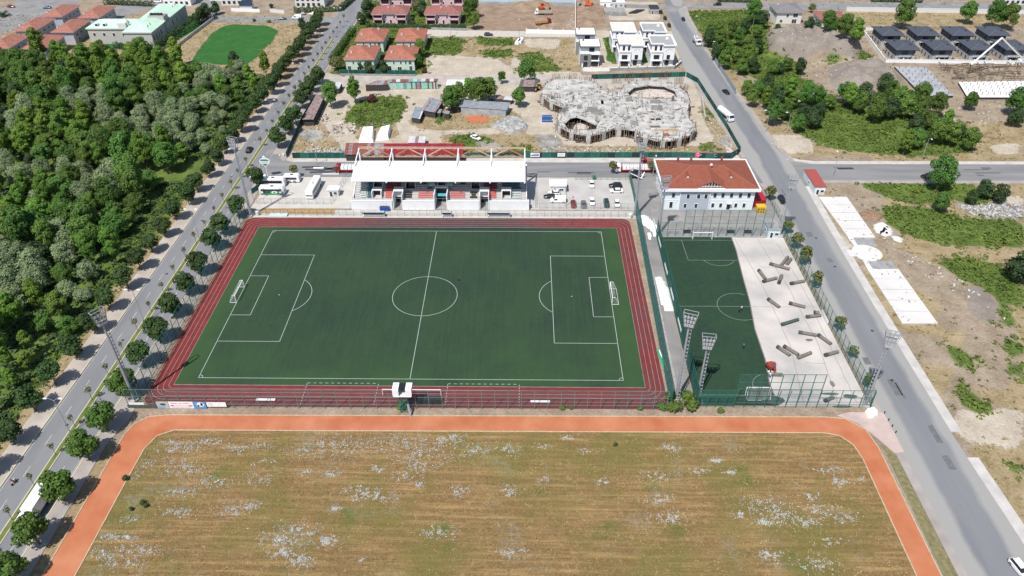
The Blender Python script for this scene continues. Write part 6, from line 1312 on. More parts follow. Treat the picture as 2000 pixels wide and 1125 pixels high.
x0_, y0_ = G(795, 310); t = banner(x0_, y0_-.2, 0, 6.2, 1.9, .5, mat('banner_blue', (.06,.09,.2), .6, .1), 'blue and white banner on the hoarding behind the grandstand', 'GLK', white, 1.4, .1); ring(t, -2.2, 1.4, .45, white)
x0_, y0_ = G(1045, 309); t = banner(x0_, y0_-.2, 0, 3.4, 1.7, .6, pvc_white, 'pale banner with a blue strip on the hoarding right of the grandstand'); b = MB(); b.box(-1.5, 1.4, -.05, -.03, 1.0, 1.5, mat('print_blue', (.10,.13,.25), .6, .2)).box(-.6, 1.5, -.05, -.03, 1.7, 1.95, mat('print_blue', (.10,.13,.25), .6, .2)); b.build('print', t)
x0_, y0_ = G(1096, 309); t = banner(x0_, y0_-.2, 0, 2.8, 1.4, .8, pvc_white, 'white printed notice on the hoarding right of the grandstand'); b = MB(); b.box(-1.1, 1.1, -.05, -.03, 1.25, 1.4, steel).box(-1.1, .8, -.05, -.03, 1.65, 1.8, steel); b.build('print', t)
for u, w_, lb in ((576, 1.6,'small white panel on the hoarding above the coach park, left'), (600,1.4,'small white panel on the hoarding above the coach park, right'), (1136,2.2,'narrow white and pink notice hung on the hoarding')): x0_, y0_ = G(u, 307); banner(x0_, y0_-.25, 0, w_, .7, 1.6, pvc_white, lb)
x0_, y0_ = G(1434, 309); t = banner(x0_+.2, y0_+1.2, R(42), 4.6, 2.4, .2, black, 'black banner on the slanting corner of the hoarding'); b = MB(); b.box(-1.4, 1.4, -.06, -.03, 1.0, 1.8, mat('print_grey', (.25,.28,.34), .6, .2)); b.build('print', t)
# advertising along the track corner
t = banner(-63.2,-44.45, 0, 3.6, .9, 1.0, pvc_white, 'blank white banner at the lower left corner of the track fence')
banner(-62.0,-44.5, 0, 7.0, 1.15, .05, mat('dark_cloth', (.08,.085,.08), .8, .2), 'slack grey cloth low on the lower left corner of the track fence')
t = banner(-57.0,-44.5, 0, 2.8, 2.2, .15, mat('banner_photo', (.42,.43,.42), .6, .15), 'banner with a dark round picture and blue patch, left of the pink lettered one'); b = MB(); b.box(-1.3, .4, -.06, -.03, .3, .8, mat('print_sky', (.15,.38,.7), .6, .1)); b.ball((.1,-.02,1.4), .8, .05, .4, mat('print_brown', (.10,.07,.06), .6, .2)); b.build('print', t)
t = banner(-52.6,-44.5, 0, 5.8, 2.2, .15, pvc_white, 'white banner with pink lines in the lower left track fence'); b = MB(); b.box(-2.6, 2.6, -.06, -.03, .95, 1.05, bpink).box(-2.5, -1.8, -.06, -.03, .85, 1.2, bpink).box(1.8, 2.6, -.06, -.03, .85, 1.2, bpink)
for k, (a, c) in enumerate(((-2.4, -.9), (-.5, 0.2), (.5, 1.9))): b.box(a, c, -.06, -.03, 1.75, 1.9, mat('print_mauve', (.40,.22,.30), .6, .1))
b.box(-2.3, 2.2, -.06, -.03, .45, .52, mat('print_mauve', (.40,.22,.30), .6, .1)); b.build('print', t)
t = banner(-48.2,-44.5, 0, 2.9, 2.2, .15, mat('banner_sky', (.10,.28,.55), .6, .1), 'blue banner with black and white drawing in the track fence'); b = MB(); b.ball((.2,-.03,1.4), .9, .04, .75, pvc_white); b.ball((.5,-.05,1.5), .35, .04, .5, black); b.ball((-.3,-.05,1.1), .25, .04, .3, black); b.build('print', t)
t = banner(-44.2,-44.5, 0, 4.6, 1.5, .75, pvc_white, 'white banner with a thin grey loop, rightmost on the track fence'); b = MB()
for i in range(8): a0 = R(45*i); a1 = R(45*(i+1)); b.beam((-1.4+.35*math.cos(a0),-.05,1.5+.5*math.sin(a0)), (-1.4+.35*math.cos(a1),-.05,1.5+.5*math.sin(a1)), .06, steel, .02)
b.build('print', t)
t = banner(109.3,-9.5, R(90), 5.5, 1.2, .3, pvc_white, 'white banner with red tip hanging on the net by the bare pitch'); b = MB(); b.box(-2.7, -2.0, -.07, -.03, .3, 1.4, bred); b.build('print', t)
bm = MB(); bm.box(-.04, .04, -2.6, 2.6, 0, .9, pvc_white); me = bm.mesh('banner')
for i, y in enumerate((23.5, 9.5, -2.6, -16.0, 34.0)): 
    o = link('banner', me, None, (68.55+.8*(y+42)/74 if y < 33 else 69.2, y, 2.6), None, '%s white banner strip from the top, on the dark green net of the alley' % ORD[[1,2,3,4,0][i]], 'banner', 'white banner strips on the green net')
# club sign on a pole
t = E('club_sign', 'tall green and white shield shaped sign on a white pole by the coach park', 'sign', (*G(524, 347), 0)); b = MB(); b.cyl((0,0,0), (0,0,4.3), .14, .14, white, 8); b.build('pole', t)
def shape(pts, y0, y1, m, nm, par): b = MB(); n = len(pts); b.add([(x, y0, z) for x, z in pts]+[(x, y1, z) for x, z in pts], [tuple(range(n)), tuple(range(n, 2*n))[::-1]]+[(i, n+i, n+(i+1)%n, (i+1)%n) for i in range(n)], m); return b.build(nm, par)
sh_ = [(-1.9,6.9),(-1.7,6.0),(-.9,5.2),(0,4.3),(.9,5.2),(1.7,6.0),(1.9,6.9),(1.2,7.5),(.5,7.9),(0,8.2),(-.5,7.9),(-1.2,7.5)]; gsign = mat('sign_green', (.01,.22,.14), .5, .05)
shape(sh_, -.15, .15, white, 'board', t); shape([(-1.5,7.0),(-1.5,6.7),(1.5,6.7),(1.5,7.0),(.9,7.35),(-.9,7.35)], -.19, -.15, gsign, 'emblem_band', t); shape([(-1.0,5.6),(0,4.7),(1.0,5.6)], -.19, -.15, gsign, 'emblem_tip', t)
shape([(-1.3,6.4),(-1.2,6.0),(1.2,6.0),(1.3,6.4)], -.19, -.15, mat('sign_pink', (.55,.45,.45), .5, .05), 'emblem_bar', t); b = MB(); b.ball((0,0,8.2), .45, .2, .45, white); b.build('finial', t)
for u, v, lb in ((549,383,'green signboard leaning over the left side of the coach park'),):
    t = E('signboard', 'long green advertising board along the left edge of the coach park', 'signboard', (*G(512, 368), 0), R(62)); b = MB(); b.box(-5, 5, -.06, .06, .3, 2.2, mat('board_green', (.03,.12,.11), .6, .3)); b.build('board', t)
    for s in (-4.8,-1.6,1.6,4.8): b = MB(); b.box(s-.05, s+.05, .07, .15, 0, 2.2, steel); b.build('post', t)
b = MB(); b.box(-2.9, 2.9, -.9, .9, 0, .5, mat('pale_tarp', (.50,.60,.62), .7, .08)); o = b.build('covered_pit', None, (*G(545, 421), .06)); o['label'] = 'pale blue tarpaulin box at the edge of the track below the coach park'; o['category'] = 'tarpaulin'
t = E('waste_container', 'blue open waste container in front of the left stand wall', 'container', (*G(752, 411), .06)); b = MB(); b.tbox(-1.4, 1.4, -.8, .8, .15, 1.5, -.2, -.1, mat('skip_blue', (.01,.07,.35), .5, .1)); b.build('body', t); b = MB(); b.box(-1.3, 1.3, -.7, .7, 1.5, 1.53, dark); b.build('opening', t)
b = MB()
for i in range(5): x = -4+i*2.1; b.box(x-.85, x+.85, -.05, .05, .5, .6, white).box(x-.85, x+.85, -.05, .05, 1.0, 1.1, white).box(x-.9, x-.8, -.05, .05, 0, 1.2, white)
o = b.build('crowd_barrier', None, (-7.5, 46.4, .06)); o['label'] = 'row of white crowd barriers before the left stand wall'; o['category'] = 'barrier'
# pile of white sacks and sheeting in the alley
def heap(name, label, cat, poly, h, m, seed, step=.45, z=.05, rough=.35, lump=1.3):
    """irregular solid pile over a polygon"""
    rg = np.random.RandomState(seed); xs = [p[0] for p in poly]; ys = [p[1] for p in poly]; ax = np.arange(min(xs)-step, max(xs)+2*step, step); ay = np.arange(min(ys)-step, max(ys)+2*step, step); Xh, Yh = np.meshgrid(ax, ay)
    a = pip(poly, Xh, Yh).astype(float); e = blur(a, 2)*a; nz = blur(rg.rand(*Xh.shape), 1); nz = (nz-nz.min())/(nz.max()-nz.min()); Z = e*h*(1-rough+rough*2*nz)*lump/1.3
    V = np.stack([Xh, Yh, Z+z], -1).reshape(-1, 3); nyh, nxh = Xh.shape; ix = np.arange(nyh*nxh).reshape(nyh, nxh); q = np.stack([ix[:-1,:-1], ix[:-1,1:], ix[1:,1:], ix[1:,:-1]], -1).reshape(-1, 4)
    keep = a.ravel()[q].sum(1) > 0; me = np_mesh(name, V, q[keep]); me.materials.append(m); return link(name, me, label=label, cat=cat)
heap('sack_pile', 'long pile of white sacks in the alley beside the training pitch', 'sacks', [(66.2, 9.5), (68.0, 9.2), (69.0, 4), (69.0,-1), (69.3,-6.4), (67.0,-6.4), (66.4, 1)], 1.0, pvc_white, 3, .55)
heap('plastic_sheeting', 'large crumpled white plastic sheet at the top of the alley', 'plastic sheet', GP([(1242,419),(1262,422),(1290,450),(1290,462),(1280,462),(1272,448),(1250,434)]), .4, pvc_white, 5, .5)
heap('plastic_sheeting', 'small white sheet bundle beside the alley fence', 'plastic sheet', GP([(1266,455),(1270,455),(1271,468),(1267,468)]), .7, pvc_white, 6, .4)
heap('gravel_pile', 'white rubble pile with black tyres on the waste ground', 'rubble', GP([(1707,440),(1722,436),(1740,446),(1742,456),(1730,462),(1710,452)]), 1.0, mat('white_rubble', (.55,.55,.53), .9, .2, 2), 7, .5)
heap('pole_pile', 'pile of pale pipes beside the white rubble', 'pipes', GP([(1743,460),(1762,466),(1760,474),(1745,468)]), .7, mat('pale_pipes', (.50,.50,.49), .7, .2, 2), 8, .5)
heap('branch_pile', 'brown heap of cut branches beside the upper white slab', 'branches', GP([(1675,418),(1700,412),(1725,420),(1715,432),(1685,428)]), .8, mat('dry_branches', (.22,.14,.09), .9, .4, 2), 9, .5)
tm_ = MB(); tm_.cyl((0,0,0), (0,0,.25), .38, .38, black, 10); me = tm_.mesh('tyre')
tl_ = []
for i in range(11):
    u, v = 1713+rnd.uniform(2, 24), 441+rnd.uniform(2, 15); x, y = G(u, v, .9); tl_.append((u, x, y))
for i, (u, x, y) in enumerate(sorted(tl_)): link('tyre', me, None, (x, y, .9), None, '%s black tyre from the left on the white rubble pile' % ORD[i], 'tyre', 'black tyres on the white rubble pile')
# rolled turf on the bare pitch, each from its two ends in the photograph
rollm = mat('turf_roll', (.155,.14,.13), .95, .18, 1.2, detail=6); rolle = mat('turf_roll_end', (.05,.055,.055), .95, .2, 2); rollg = mat('turf_roll_green', (.055,.085,.075), .95, .2, 2)
rolls = [(1525,519,1539,502,0,'short roll at the net, upper one of the pair'),(1537,516,1545,506,0,'short grey roll at the net, lower one of the pair'),(1503,515,1542,526,2,'long roll with green end below the pair at the net'),(1482,528,1495,545,1,'short roll with dark top end, upper left of the bare pitch'),(1490,550,1517,543,1,'roll touching the short dark ended one, upper left'),(1521,553,1527,538,1,'upright short roll right of the touching rolls'),(1544,554,1571,549,1,'roll at the net below the upper pair'),
 (1500,584,1522,600,1,'slanting roll in the middle left of the bare pitch'),(1541,592,1573,600,1,'straight roll in the middle right of the bare pitch'),(1590,610,1600,611,1,'stubby roll end at the net, middle'),(1575,619,1603,616,2,'roll with dark pointed end at the net, middle'),(1527,634,1559,624,2,'dark green folded roll left of the pointed one'),(1560,649,1595,655,2,'long roll with green tip, right middle'),(1598,654,1623,672,1,'thick roll with black end slanting to the net'),
 (1518,677,1543,694,1,'left one of two parallel rolls at the lower left'),(1531,676,1559,693,1,'right one of two parallel rolls at the lower left'),(1558,699,1584,689,0,'roll leaning against the parallel pair'),(1611,694,1637,687,1,'lone roll at the lower right by the net'),(1499,731,1528,732,0,'grey roll carried in front of the orange excavator'),(1611,783,1628,776,1,'dark roll behind the green fence, lower right')]
for u0, v0, u1, v1, k, lb in rolls:
    r_ = .48; a = G(u0, v0, r_); c = G(u1, v1, r_); t = E('turf_roll', 'rolled up grey turf, ' + lb, 'turf roll', ((a[0]+c[0])/2, (a[1]+c[1])/2, .07), math.atan2(c[1]-a[1], c[0]-a[0]), 'turf rolls on the bare pitch'); L = math.dist(a, c)
    m = rollg if (k == 2 and 'folded' in lb) else rollm; b = MB(); b.cyl((-L/2,0,r_), (L/2,0,r_), r_, r_*.92, m, 12); b.cyl((-L/2,.25,r_*.5), (L/2,.5,r_*.35), r_*.35, r_*.35, m, 8); b.build('roll', t)
    if k: b = MB(); b.cyl((-L/2-.05,0,r_), (-L/2+L*.2,0,r_), r_*1.04, r_*1.04, rolle if k == 1 else rollg, 12); b.build('wrapped_end', t)
for u, v, w_, d, lb in ((1580,665,2.0,1.0,'small folded turf scrap in the middle of the bare pitch'),(1625,750,1.2,2.2,'small grey turf scrap above the right part of the green fence'),(1622,770,4.5,.8,'dark crumpled strip behind the green fence'),(1660,775,3.6,1.6,'dark crumpled sheet behind the green fence, right'),(1643,795,4.6,.7,'dark flat strip at the lower edge of the bare pitch'),(1510,783,6.5,3.0,'flat dark green turf sheet behind the fence')):
    x, y = G(u, v); b = MB(); n = 9; rr = random.Random(u); pts = [(w_/2*math.cos(R(40*i))*rr.uniform(.7, 1.1), d/2*math.sin(R(40*i))*rr.uniform(.7, 1.1)) for i in range(n)]; b.prism(pts, 0, .12, rollg if 'dark' in lb else rollm); o = b.build('turf_scrap', None, (x, y, .13)); o['label'] = lb; o['category'] = 'turf scrap'
# stacked carpet by the track, litter on the alley side
t = E('tarpaulin_roll', 'green and white rolled tarpaulin at the right edge of the track', 'tarpaulin', (*G(1292, 705, .3), .1), R(97)); b = MB(); b.cyl((-4,0,.35), (4,0,.35), .35, .3, mat('bright_green_cloth', (.02,.30,.14), .6, .2), 8); b.cyl((-3.8,-.6,.25), (3.9,-.4,.25), .22, .25, pvc_white, 8); b.build('roll', t)
# ---------------------------------------------------------------- people
skin = mat('skin', (.45,.27,.19), .6, 0)
def person(x, y, rz, top, legs, label, bend=0.0, z=.12, hat=None):
    """one continuous figure grown over a skeleton"""
    t = E('person', label, 'person', (x, y, z), rz); me = bpy.data.meshes.new('body')
    hip = Vector((0,0,.92)); f = math.sin(bend); c = math.cos(bend)
    def up(h): return hip + Vector((f*h, 0, c*h))
    J = [hip, up(.28), up(.5), up(.6), up(.72), up(.82), Vector((.02,.12,.88)), Vector((.10,.14,.48)), Vector((.0,.15,.07)), Vector((.16,.17,.03)), Vector((.0,-.12,.88)), Vector((-.08,-.14,.48)), Vector((-.18,-.15,.07)), Vector((-.03,-.17,.03)),
         up(.47)+Vector((0,.2,0)), up(.25)+Vector((.10+f*.2,.30,-f*.2)), up(.05)+Vector((.25+f*.3,.26,-f*.35)), up(.47)+Vector((0,-.2,0)), up(.25)+Vector((.05+f*.2,-.30,-f*.2)), up(.05)+Vector((.2+f*.3,-.27,-f*.35))]
    ED = [(0,1),(1,2),(2,3),(3,4),(4,5),(0,6),(6,7),(7,8),(8,9),(0,10),(10,11),(11,12),(12,13),(2,14),(14,15),(15,16),(2,17),(17,18),(18,19)]
    rad = [.15,.15,.16,.06,.11,.09,.10,.07,.05,.05,.10,.07,.05,.05,.07,.05,.04,.07,.05,.04]
    me.from_pydata([tuple(j) for j in J], ED, []); tmp = bpy.data.objects.new('tmp', me); COL.objects.link(tmp); tmp.modifiers.new('s', 'SKIN'); sub = tmp.modifiers.new('u', 'SUBSURF'); sub.levels = 1
    for i, r_ in enumerate(rad): me.skin_vertices[0].data[i].radius = (r_, r_)
    me.skin_vertices[0].data[0].use_root = True
    bm2 = bpy.data.meshes.new_from_object(tmp.evaluated_get(bpy.context.evaluated_depsgraph_get())); bpy.data.objects.remove(tmp); bm2.name = 'body'; bm2.materials.clear()
    for m in (skin, top, legs, black): bm2.materials.append(m)
    for p in bm2.polygons:
        zc = p.center.z; hd = (p.center-up(.66)).length < .2 and (p.center-hip).dot(up(1)-hip) > .58
        p.material_index = 0 if hd else (3 if zc < .1 else 2 if zc < .95 and abs(p.center.y) < .22 and (p.center-hip).dot(up(1)-hip) < .06 else 1); p.use_smooth = True
    link('body', bm2, t); b = MB(); hc = up(.78); b.ball((hc.x-.01, 0, hc.z+.03), .115, .11, .1, hat or black, 8, 5); b.build('hair' if not hat else 'cap', t); return t
navy = mat('navy_cloth', (.015,.02,.04), .8, .1); whitec = mat('white_cloth', (.65,.65,.66), .8, .03); grey_c = mat('greyblue_cloth', (.10,.13,.19), .8, .1)
x, y = G(1444, 611); person(x, y, R(200), navy, navy, 'person in dark clothes bending in the centre circle of the training pitch', .9); x, y = G(1448, 607); person(x, y, R(150), whitec, navy, 'person in white shirt in the centre circle of the training pitch', .2)
x, y = G(1451, 681); person(x, y, R(30), grey_c, navy, 'person in grey blue clothes standing alone on the training pitch', .1)
x, y = G(1498, 733); person(x, y, R(10), whitec, navy, 'person in white beside the roll in front of the excavator', .7); x, y = G(1503, 739); person(x, y, R(80), whitec, grey_c, 'second person in white crouching below the roll', .9)
x, y = G(1319, 575 if False else 398); person(x, y, 0, navy, navy, 'person in dark clothes at the left corner of the clubhouse front', 0, .05); x, y = G(1239, 393); person(x, y, 0, navy, navy, 'small dark dressed person in the alley beside the floodlight shadow', 0, .05)
x, y = G(896, 548); b = MB(); b.ball((0,0,.2), .45, .3, .22, black); o = b.build('kit_bag', None, (x, y, .09)); o['label'] = 'small black bag lying right of the centre circle'; o['category'] = 'bag'
x, y = G(1291, 230); person(*G(1292, 262-28, 3), 0, mat('green_vest', (.03,.35,.10), .7, .1), navy, 'worker in green vest on the curved concrete frame', .2, 3.4)
# ---------------------------------------------------------------- vehicles (front towards +X)
red_l = mat('tail_light', (.4,.01,.01), .3, 0); head_l = mat('head_light', (.7,.7,.68), .2, 0)
def paint_m(k, c, rough=.28): return mat('car_paint_'+k, c, rough, 0, spec=.5)
PAINT = {k: paint_m(k, c) for k, c in dict(white=(.74,.74,.75), black=(.012,.013,.016), red=(.20,.012,.015), green=(.012,.045,.045), blue=(.02,.05,.16), grey=(.12,.125,.13), silver=(.4,.41,.42)).items()}
_wh = MB(); _wh.cyl((0,-.11,.32), (0,.11,.32), .32, .32, black, 12); WHEEL = _wh.mesh('wheel'); _ri = MB(); _ri.cyl((0,-.12,.32), (0,.12,.32), .18, .18, steel, 8); RIM = _ri.mesh('rim')
def wheels(t, xs, yw, s=1.0):
    for x in xs:
        for sy in (-1, 1): o = link('wheel', WHEEL, t, (x, sy*yw, 0)); o.scale = (s, s*1.4 if s > 1.2 else s, s); link('rim', RIM, o)
def loft(sec, m, b):
    """sections (x, half width, z low, z high) joined into a closed shell"""
    n = 6; vs = []
    for x, w_, z0, z1 in sec: vs += [(x,-w_,z0+.08),(x,-w_,z1-.14),(x,-w_*.86,z1),(x,w_*.86,z1),(x,w_,z1-.14),(x,w_,z0+.08)]
    fs = []
    for i in range(len(sec)-1):
        for j in range(n): a = i*n+j; c = i*n+(j+1)%n; fs.append((a, a+n, c+n, c))
    fs += [tuple(range(n)), tuple(range((len(sec)-1)*n, len(sec)*n))[::-1]]
    return b.add(vs, [f[::-1] for f in fs], m)
def car(kind, col, x, y, rz, label, cat='car', z=.06):
    p = PAINT[col]; t = E('parked_car' if kind != 'van' else 'parked_van', label, cat, (x, y, z), rz); L = {'sedan': 4.6, 'hatch': 4.1, 'suv': 4.6, 'van': 5.4}[kind]; h = L/2; W = .9 if kind != 'van' else .98
    b = MB()
    if kind == 'van':
        loft([(-h,W*.95,.3,2.0),(-h+.15,W,.25,2.15),(h-1.7,W,.25,2.15),(h-1.0,W*.97,.25,1.5),(h-.35,W*.95,.25,1.05),(h,W*.8,.3,.8)], p, b); b.build('body', t)
        b = MB(); b.add([(h-1.62,-W*.88,2.02),(h-1.62,W*.88,2.02),(h-.95,W*.9,1.5),(h-.95,-W*.9,1.5)], [(0,1,2,3)], glass); b.v = [(a+.03, c, d+.05) for a, c, d in b.v]; b.build('windscreen', t)
        for s in (-1, 1): b = MB(); b.box(h-2.4, h-1.3, s*(W+.01)-.01, s*(W+.01)+.01, 1.15, 1.7, glass); b.build('side_window', t)
    else:
        tb = .95 if kind != 'suv' else 1.05; tr = 1.43 if kind != 'suv' else 1.68
        loft([(-h,W*.82,.35,tb-.12),(-h+.2,W*.97,.22,tb),(-h+1.0,W,.2,tb),(h-1.2,W,.2,tb-.02),(h-.35,W*.95,.22,tb-.18),(h,W*.75,.32,tb-.32)], p, b); b.build('body', t)
        r0 = -h+.15 if kind != 'sedan' else -h+.75; r1 = h-1.15; b = MB(); b.add([(r0,-W*.9,tb-.03),(r1,-W*.9,tb-.05),(r1,W*.9,tb-.05),(r0,W*.9,tb-.03),(r0+.5,-W*.7,tr-.05),(r1-.75,-W*.7,tr-.05),(r1-.75,W*.7,tr-.05),(r0+.5,W*.7,tr-.05)], [(0,1,5,4),(1,2,6,5),(2,3,7,6),(3,0,4,7)], glass); b.build('windows', t)
        b = MB(); b.tbox(r0+.42, r1-.68, -W*.72, W*.72, tr-.07, tr, .05, .06, p); b.build('roof', t)
    for s in (-1, 1):
        b = MB(); b.box(h-.22, h-.02, s*W*.62-.16, s*W*.62+.16, .52, .66, head_l); b.build('headlight', t); b = MB(); b.box(-h-.01, -h+.12, s*W*.66-.14, s*W*.66+.14, .62, .78, red_l); b.build('tail_light', t)
    wheels(t, (-h+.85, h-.85), W-.1); return t
PI = math.pi
cars = [('sedan','white',1155.7,360,-PI/2,'white car parked alone in the middle of the upper car park'),('suv','black',1202,363,PI,'black car parked behind the white one at the right side of the car park'),('sedan','white',1204,373,PI,'white sedan parked sideways in front of the black car, right side'),('hatch','white',1082,377,PI,'white car parked below the guard cabin'),('hatch','black',1073,384,PI,'black car half hidden behind the white van'),
 ('van','white',1090,392,PI,'white delivery van at the left end of the car park'),('hatch','red',1120,399.5,-PI/2,'dark red car in the lower row of the car park'),('hatch','grey',1140,400,-PI/2,'dark grey green car right of the red one'),('sedan','white',1156.5,394,-PI/2,'longest white car in the lower row of the car park'),('suv','green',1184.5,398,-PI/2,'dark green car in the lower row of the car park'),('hatch','white',1205,398,-PI/2,'white hatchback at the right end of the lower row'),
 ('suv','black',1527,391,-PI/2+.05,'dark blue car driving down the right road beside the clubhouse'),('suv','black',1812,345,PI,'black car half behind the tall tree on the cross road'),('sedan','black',1418,180,-PI/2+.3,'black car on the upper right road above the tanker lorry'),('suv','black',487,293,PI/2,'black car driving on the boulevard above the coach park'),
 ('hatch','black',1291,24,-PI/2,'dark car at the kerb of the upper right road, topmost'),('hatch','black',1299,36,-PI/2,'dark car at the kerb of the upper right road, second'),('hatch','black',1307,50,-PI/2,'dark car at the kerb beside the white villas'),('hatch','black',1334.5,38,-PI/2,'dark car in the right lane of the upper right road'),('suv','black',1401,9,PI,'black car on the top street, right of the junction'),
 ('sedan','blue',92,15,PI+.1,'blue car with white roof on the top left street'),('hatch','red',22,13,0,'dark red car parked at the top left corner'),('suv','black',954,68,0,'black car on the gravel lane below the dug plot'),('sedan','black',551,37,0,'dark sedan on the hotel street'),('van','white',580,35,PI,'white van on the hotel street'),('hatch','grey',590,27,PI,'grey car parked by the hedge at the hotel street'),('sedan','white',611,27,PI,'white car parked by the hedge, right'),
 ('sedan','white',516,347,PI/2+.5,'white car half hidden by the tree beside the club sign'),('hatch','silver',544,351,0,'silver blue car behind the white coach'),('hatch','white',962+0,267 if False else 280,-.9,'white car') if False else None,
 ('sedan','white',929,269,-.7,'small white car abandoned in the weeds behind the grandstand'),('suv','white',1992,1112,-PI/2+.2,'white car at the bottom right corner of the photo'),('sedan','white',3,18 if False else 60,0,'x') if False else None,('sedan','white',308,3,PI,'white car at the top edge left of the hotel street')]
for c in cars:
    if c: x, y = G(c[2], c[3], .5); car(c[0], c[1], x, y, c[4], c[5], 'van' if c[0] == 'van' else 'car')
def coach(x, y, rz, L, h, label, side=None, name='coach', cat='bus'):
    t = E(name, label, cat, (x, y, .05), rz); b = MB(); W = 1.25; hh = L/2; p = PAINT['white']; loft([(-hh,W*.93,.35,h-.15),(-hh+.25,W,.3,h),(hh-.5,W,.3,h),(hh-.12,W*.97,.3,h-.5),(hh,W*.94,.35,h-1.2)], p, b); b.build('body', t)
    for s in (-1, 1):
        b = MB(); b.box(-hh+.6, hh-.9, s*(W+.012)-.012, s*(W+.012)+.012, h*.48, h*.8, glass); b.build('side_window', t)
    b = MB(); b.add([(hh-.42,-W*.86,h-.15),(hh-.42,W*.86,h-.15),(hh+.03,W*.86,h*.42),(hh+.03,-W*.86,h*.42)], [(0,1,2,3)], glass); b.v = [(a+.05, c, d) for a, c, d in b.v]; b.build('windscreen', t)
    b = MB(); b.box(-.5, .5, -.4, .4, h, h+.1, dark if L < 11 else grey_r); b.build('roof_hatch', t); wheels(t, (-hh+2.0, hh-1.8), W-.12, 1.45)
    for s in (-1, 1): b = MB(); b.box(hh-.1, hh+.02, s*.85-.18, s*.85+.18, .6, .8, head_l); b.build('headlight', t)
    if side:
        gm = mat('livery_green', (.01,.30,.10), .4, .2, 1); s = -1; b = MB(); b.box(-hh+.3, hh-.3, s*W-.03, s*W, .45, h*.5, gm); b.build('livery_panel', t)
        for cx, rx, m in ((-hh+.9,.45,pvc_white),(-1.2,.75,mat('livery_dark', (.02,.08,.04), .4, .1)),(.9,1.0,pvc_white),(.9,.6,gm),(hh-1.2,.5,pvc_white),(-2.6,.5,dark)): b = MB(); b.ball((cx, s*W-.04, 1.15), rx, .03 if m is not gm else .05, .48 if rx > .6 else .36, m, 10, 6); b.build('livery_emblem', t)
        text_mesh('1966', .5, pvc_white, 'lettering', t, Matrix.Translation((hh-2.4, s*W-.05, .8)) @ Matrix.Rotation(R(90), 4, 'X')) if False else None
    return t
x, y = G(534, 378); coach(x, y, 0, 8.6, 2.9, 'white bus with green decorated side, nearest in the coach park', True); x, y = G(536, 362); coach(x, y, 0, 8.4, 3.0, 'plain white bus directly behind the green decorated one'); x, y = G(572, 354); coach(x, y, 0, 5.6, 2.6, 'short white minibus behind the two parked buses', name='minibus')
x, y = G(614, 374); coach(x, y, -PI/2-.04, 11.5, 3.3, 'long white coach facing the pitch in the coach park')
def truck(x, y, rz, label, cab, cargo, L=8.5, z=.06, col=None, h=2.6):
    t = E('lorry', label, 'lorry', (x, y, z), rz); hh = L/2; b = MB(); b.box(-hh, hh-.2, -.5, .5, .7, .95, dark); b.build('chassis', t)
    b = MB(); loft([(hh-2.0,1.2,.6,2.9),(hh-1.6,1.22,.5,3.1),(hh-.6,1.22,.5,3.0),(hh-.1,1.18,.5,1.9),(hh+.05,1.1,.55,1.5)], cab, b); c = b.build('cab', t); b = MB(); b.add([(hh-.55,-1.05,2.85),(hh-.55,1.05,2.85),(hh-.05,1.08,1.9),(hh-.05,-1.08,1.9)], [(0,1,2,3)], glass); b.v = [(a+.04, q, d+.03) for a, q, d in b.v]; b.build('windscreen', c)
    for s in (-1, 1): b = MB(); b.box(hh-1.5, hh-.7, s*1.23-.01, s*1.23+.01, 1.9, 2.6, glass); b.build('side_window', c)
    a0, a1 = -hh, hh-2.2; m = col
    if cargo == 'box': b = MB(); b.box(a0, a1+.1, -1.25, 1.25, 1.0, 1.0+h, m); b.build('box_body', t); text_mesh('AYBARS' if False else 'NAKLIYE', .9, mat('brown_print', (.25,.18,.16), .6, 0), 'lettering', t, Matrix.Translation(((a0+a1)/2, -1.28, 2.4)) @ Matrix.Rotation(R(90), 4, 'X')) if False else None
    if cargo == 'tipper':
        b = MB(); b.tbox(a0, a1, -1.25, 1.25, 1.0, 2.3, -.1, -.05, m); b.build('tipper_body', t); b = MB(); b.box(a0+.2, a1-.2, -1.1, 1.1, 2.3, 2.34, mat('load_soil', (.25,.19,.14), .95, .2)); b.build('load', t)
        for k in range(7): b = MB(); q = a0+.3+k*(a1-a0-.6)/6; b.box(q-.05, q+.05, -1.36, 1.36, 1.05, 2.25, m); b.build('rib', t)
    if cargo == 'tank': b = MB(); b.cyl((a0,0,2.2), (a1,0,2.2), 1.2, 1.2, m, 14); b.build('tank', t); b = MB(); b.box(a0+.3, a1-.3, -.35, .35, 3.35, 3.45, dark if False else white); b.build('walkway', t)
    if cargo == 'crane': b = MB(); b.box(a0, a1, -1.1, 1.1, 1, 1.5, m).beam((a1-.3,.7,1.5), (a0+.4,.7,3.0), .3, white).beam((a1-.3,-.7,1.5), (a0+.4,-.7,3.0), .3, white).cyl((a0+1.2,0,2.2), (a1-.9,0,2.5), .8, .5, steel, 10); b.build('mixer_body', t)
    if cargo == 'sacks':
        b = MB(); b.box(a0, a1, -1.25, 1.25, 1.0, 1.5, m); b.build('flat_bed', t); n = int((a1-a0)/1.3); sk = MB(); sk.tbox(-.58, .58, -.58, .58, 0, 1.15, .08, .08, pvc_white); sk.box(-.3, .3, -.12, .12, 1.15, 1.2, dark); me = sk.mesh('sack')
        for i in range(n):
            for s in (-.62, .62): link('sack', me, t, (a0+.7+i*1.3, s, 1.5))
    wheels(t, [hh-1.2]+[-hh+1.0+k*1.25 for k in range(3 if L > 9 else 2)], 1.05, 1.55); return t
x, y = G(70, 990, 1.5); truck(bx(-71.3, y), y, PI/2+.0+R(-1)+PI, 'white box lorry on the near carriageway between the street trees', PAINT['white'], 'box', 8.6, .06, PAINT['white'])
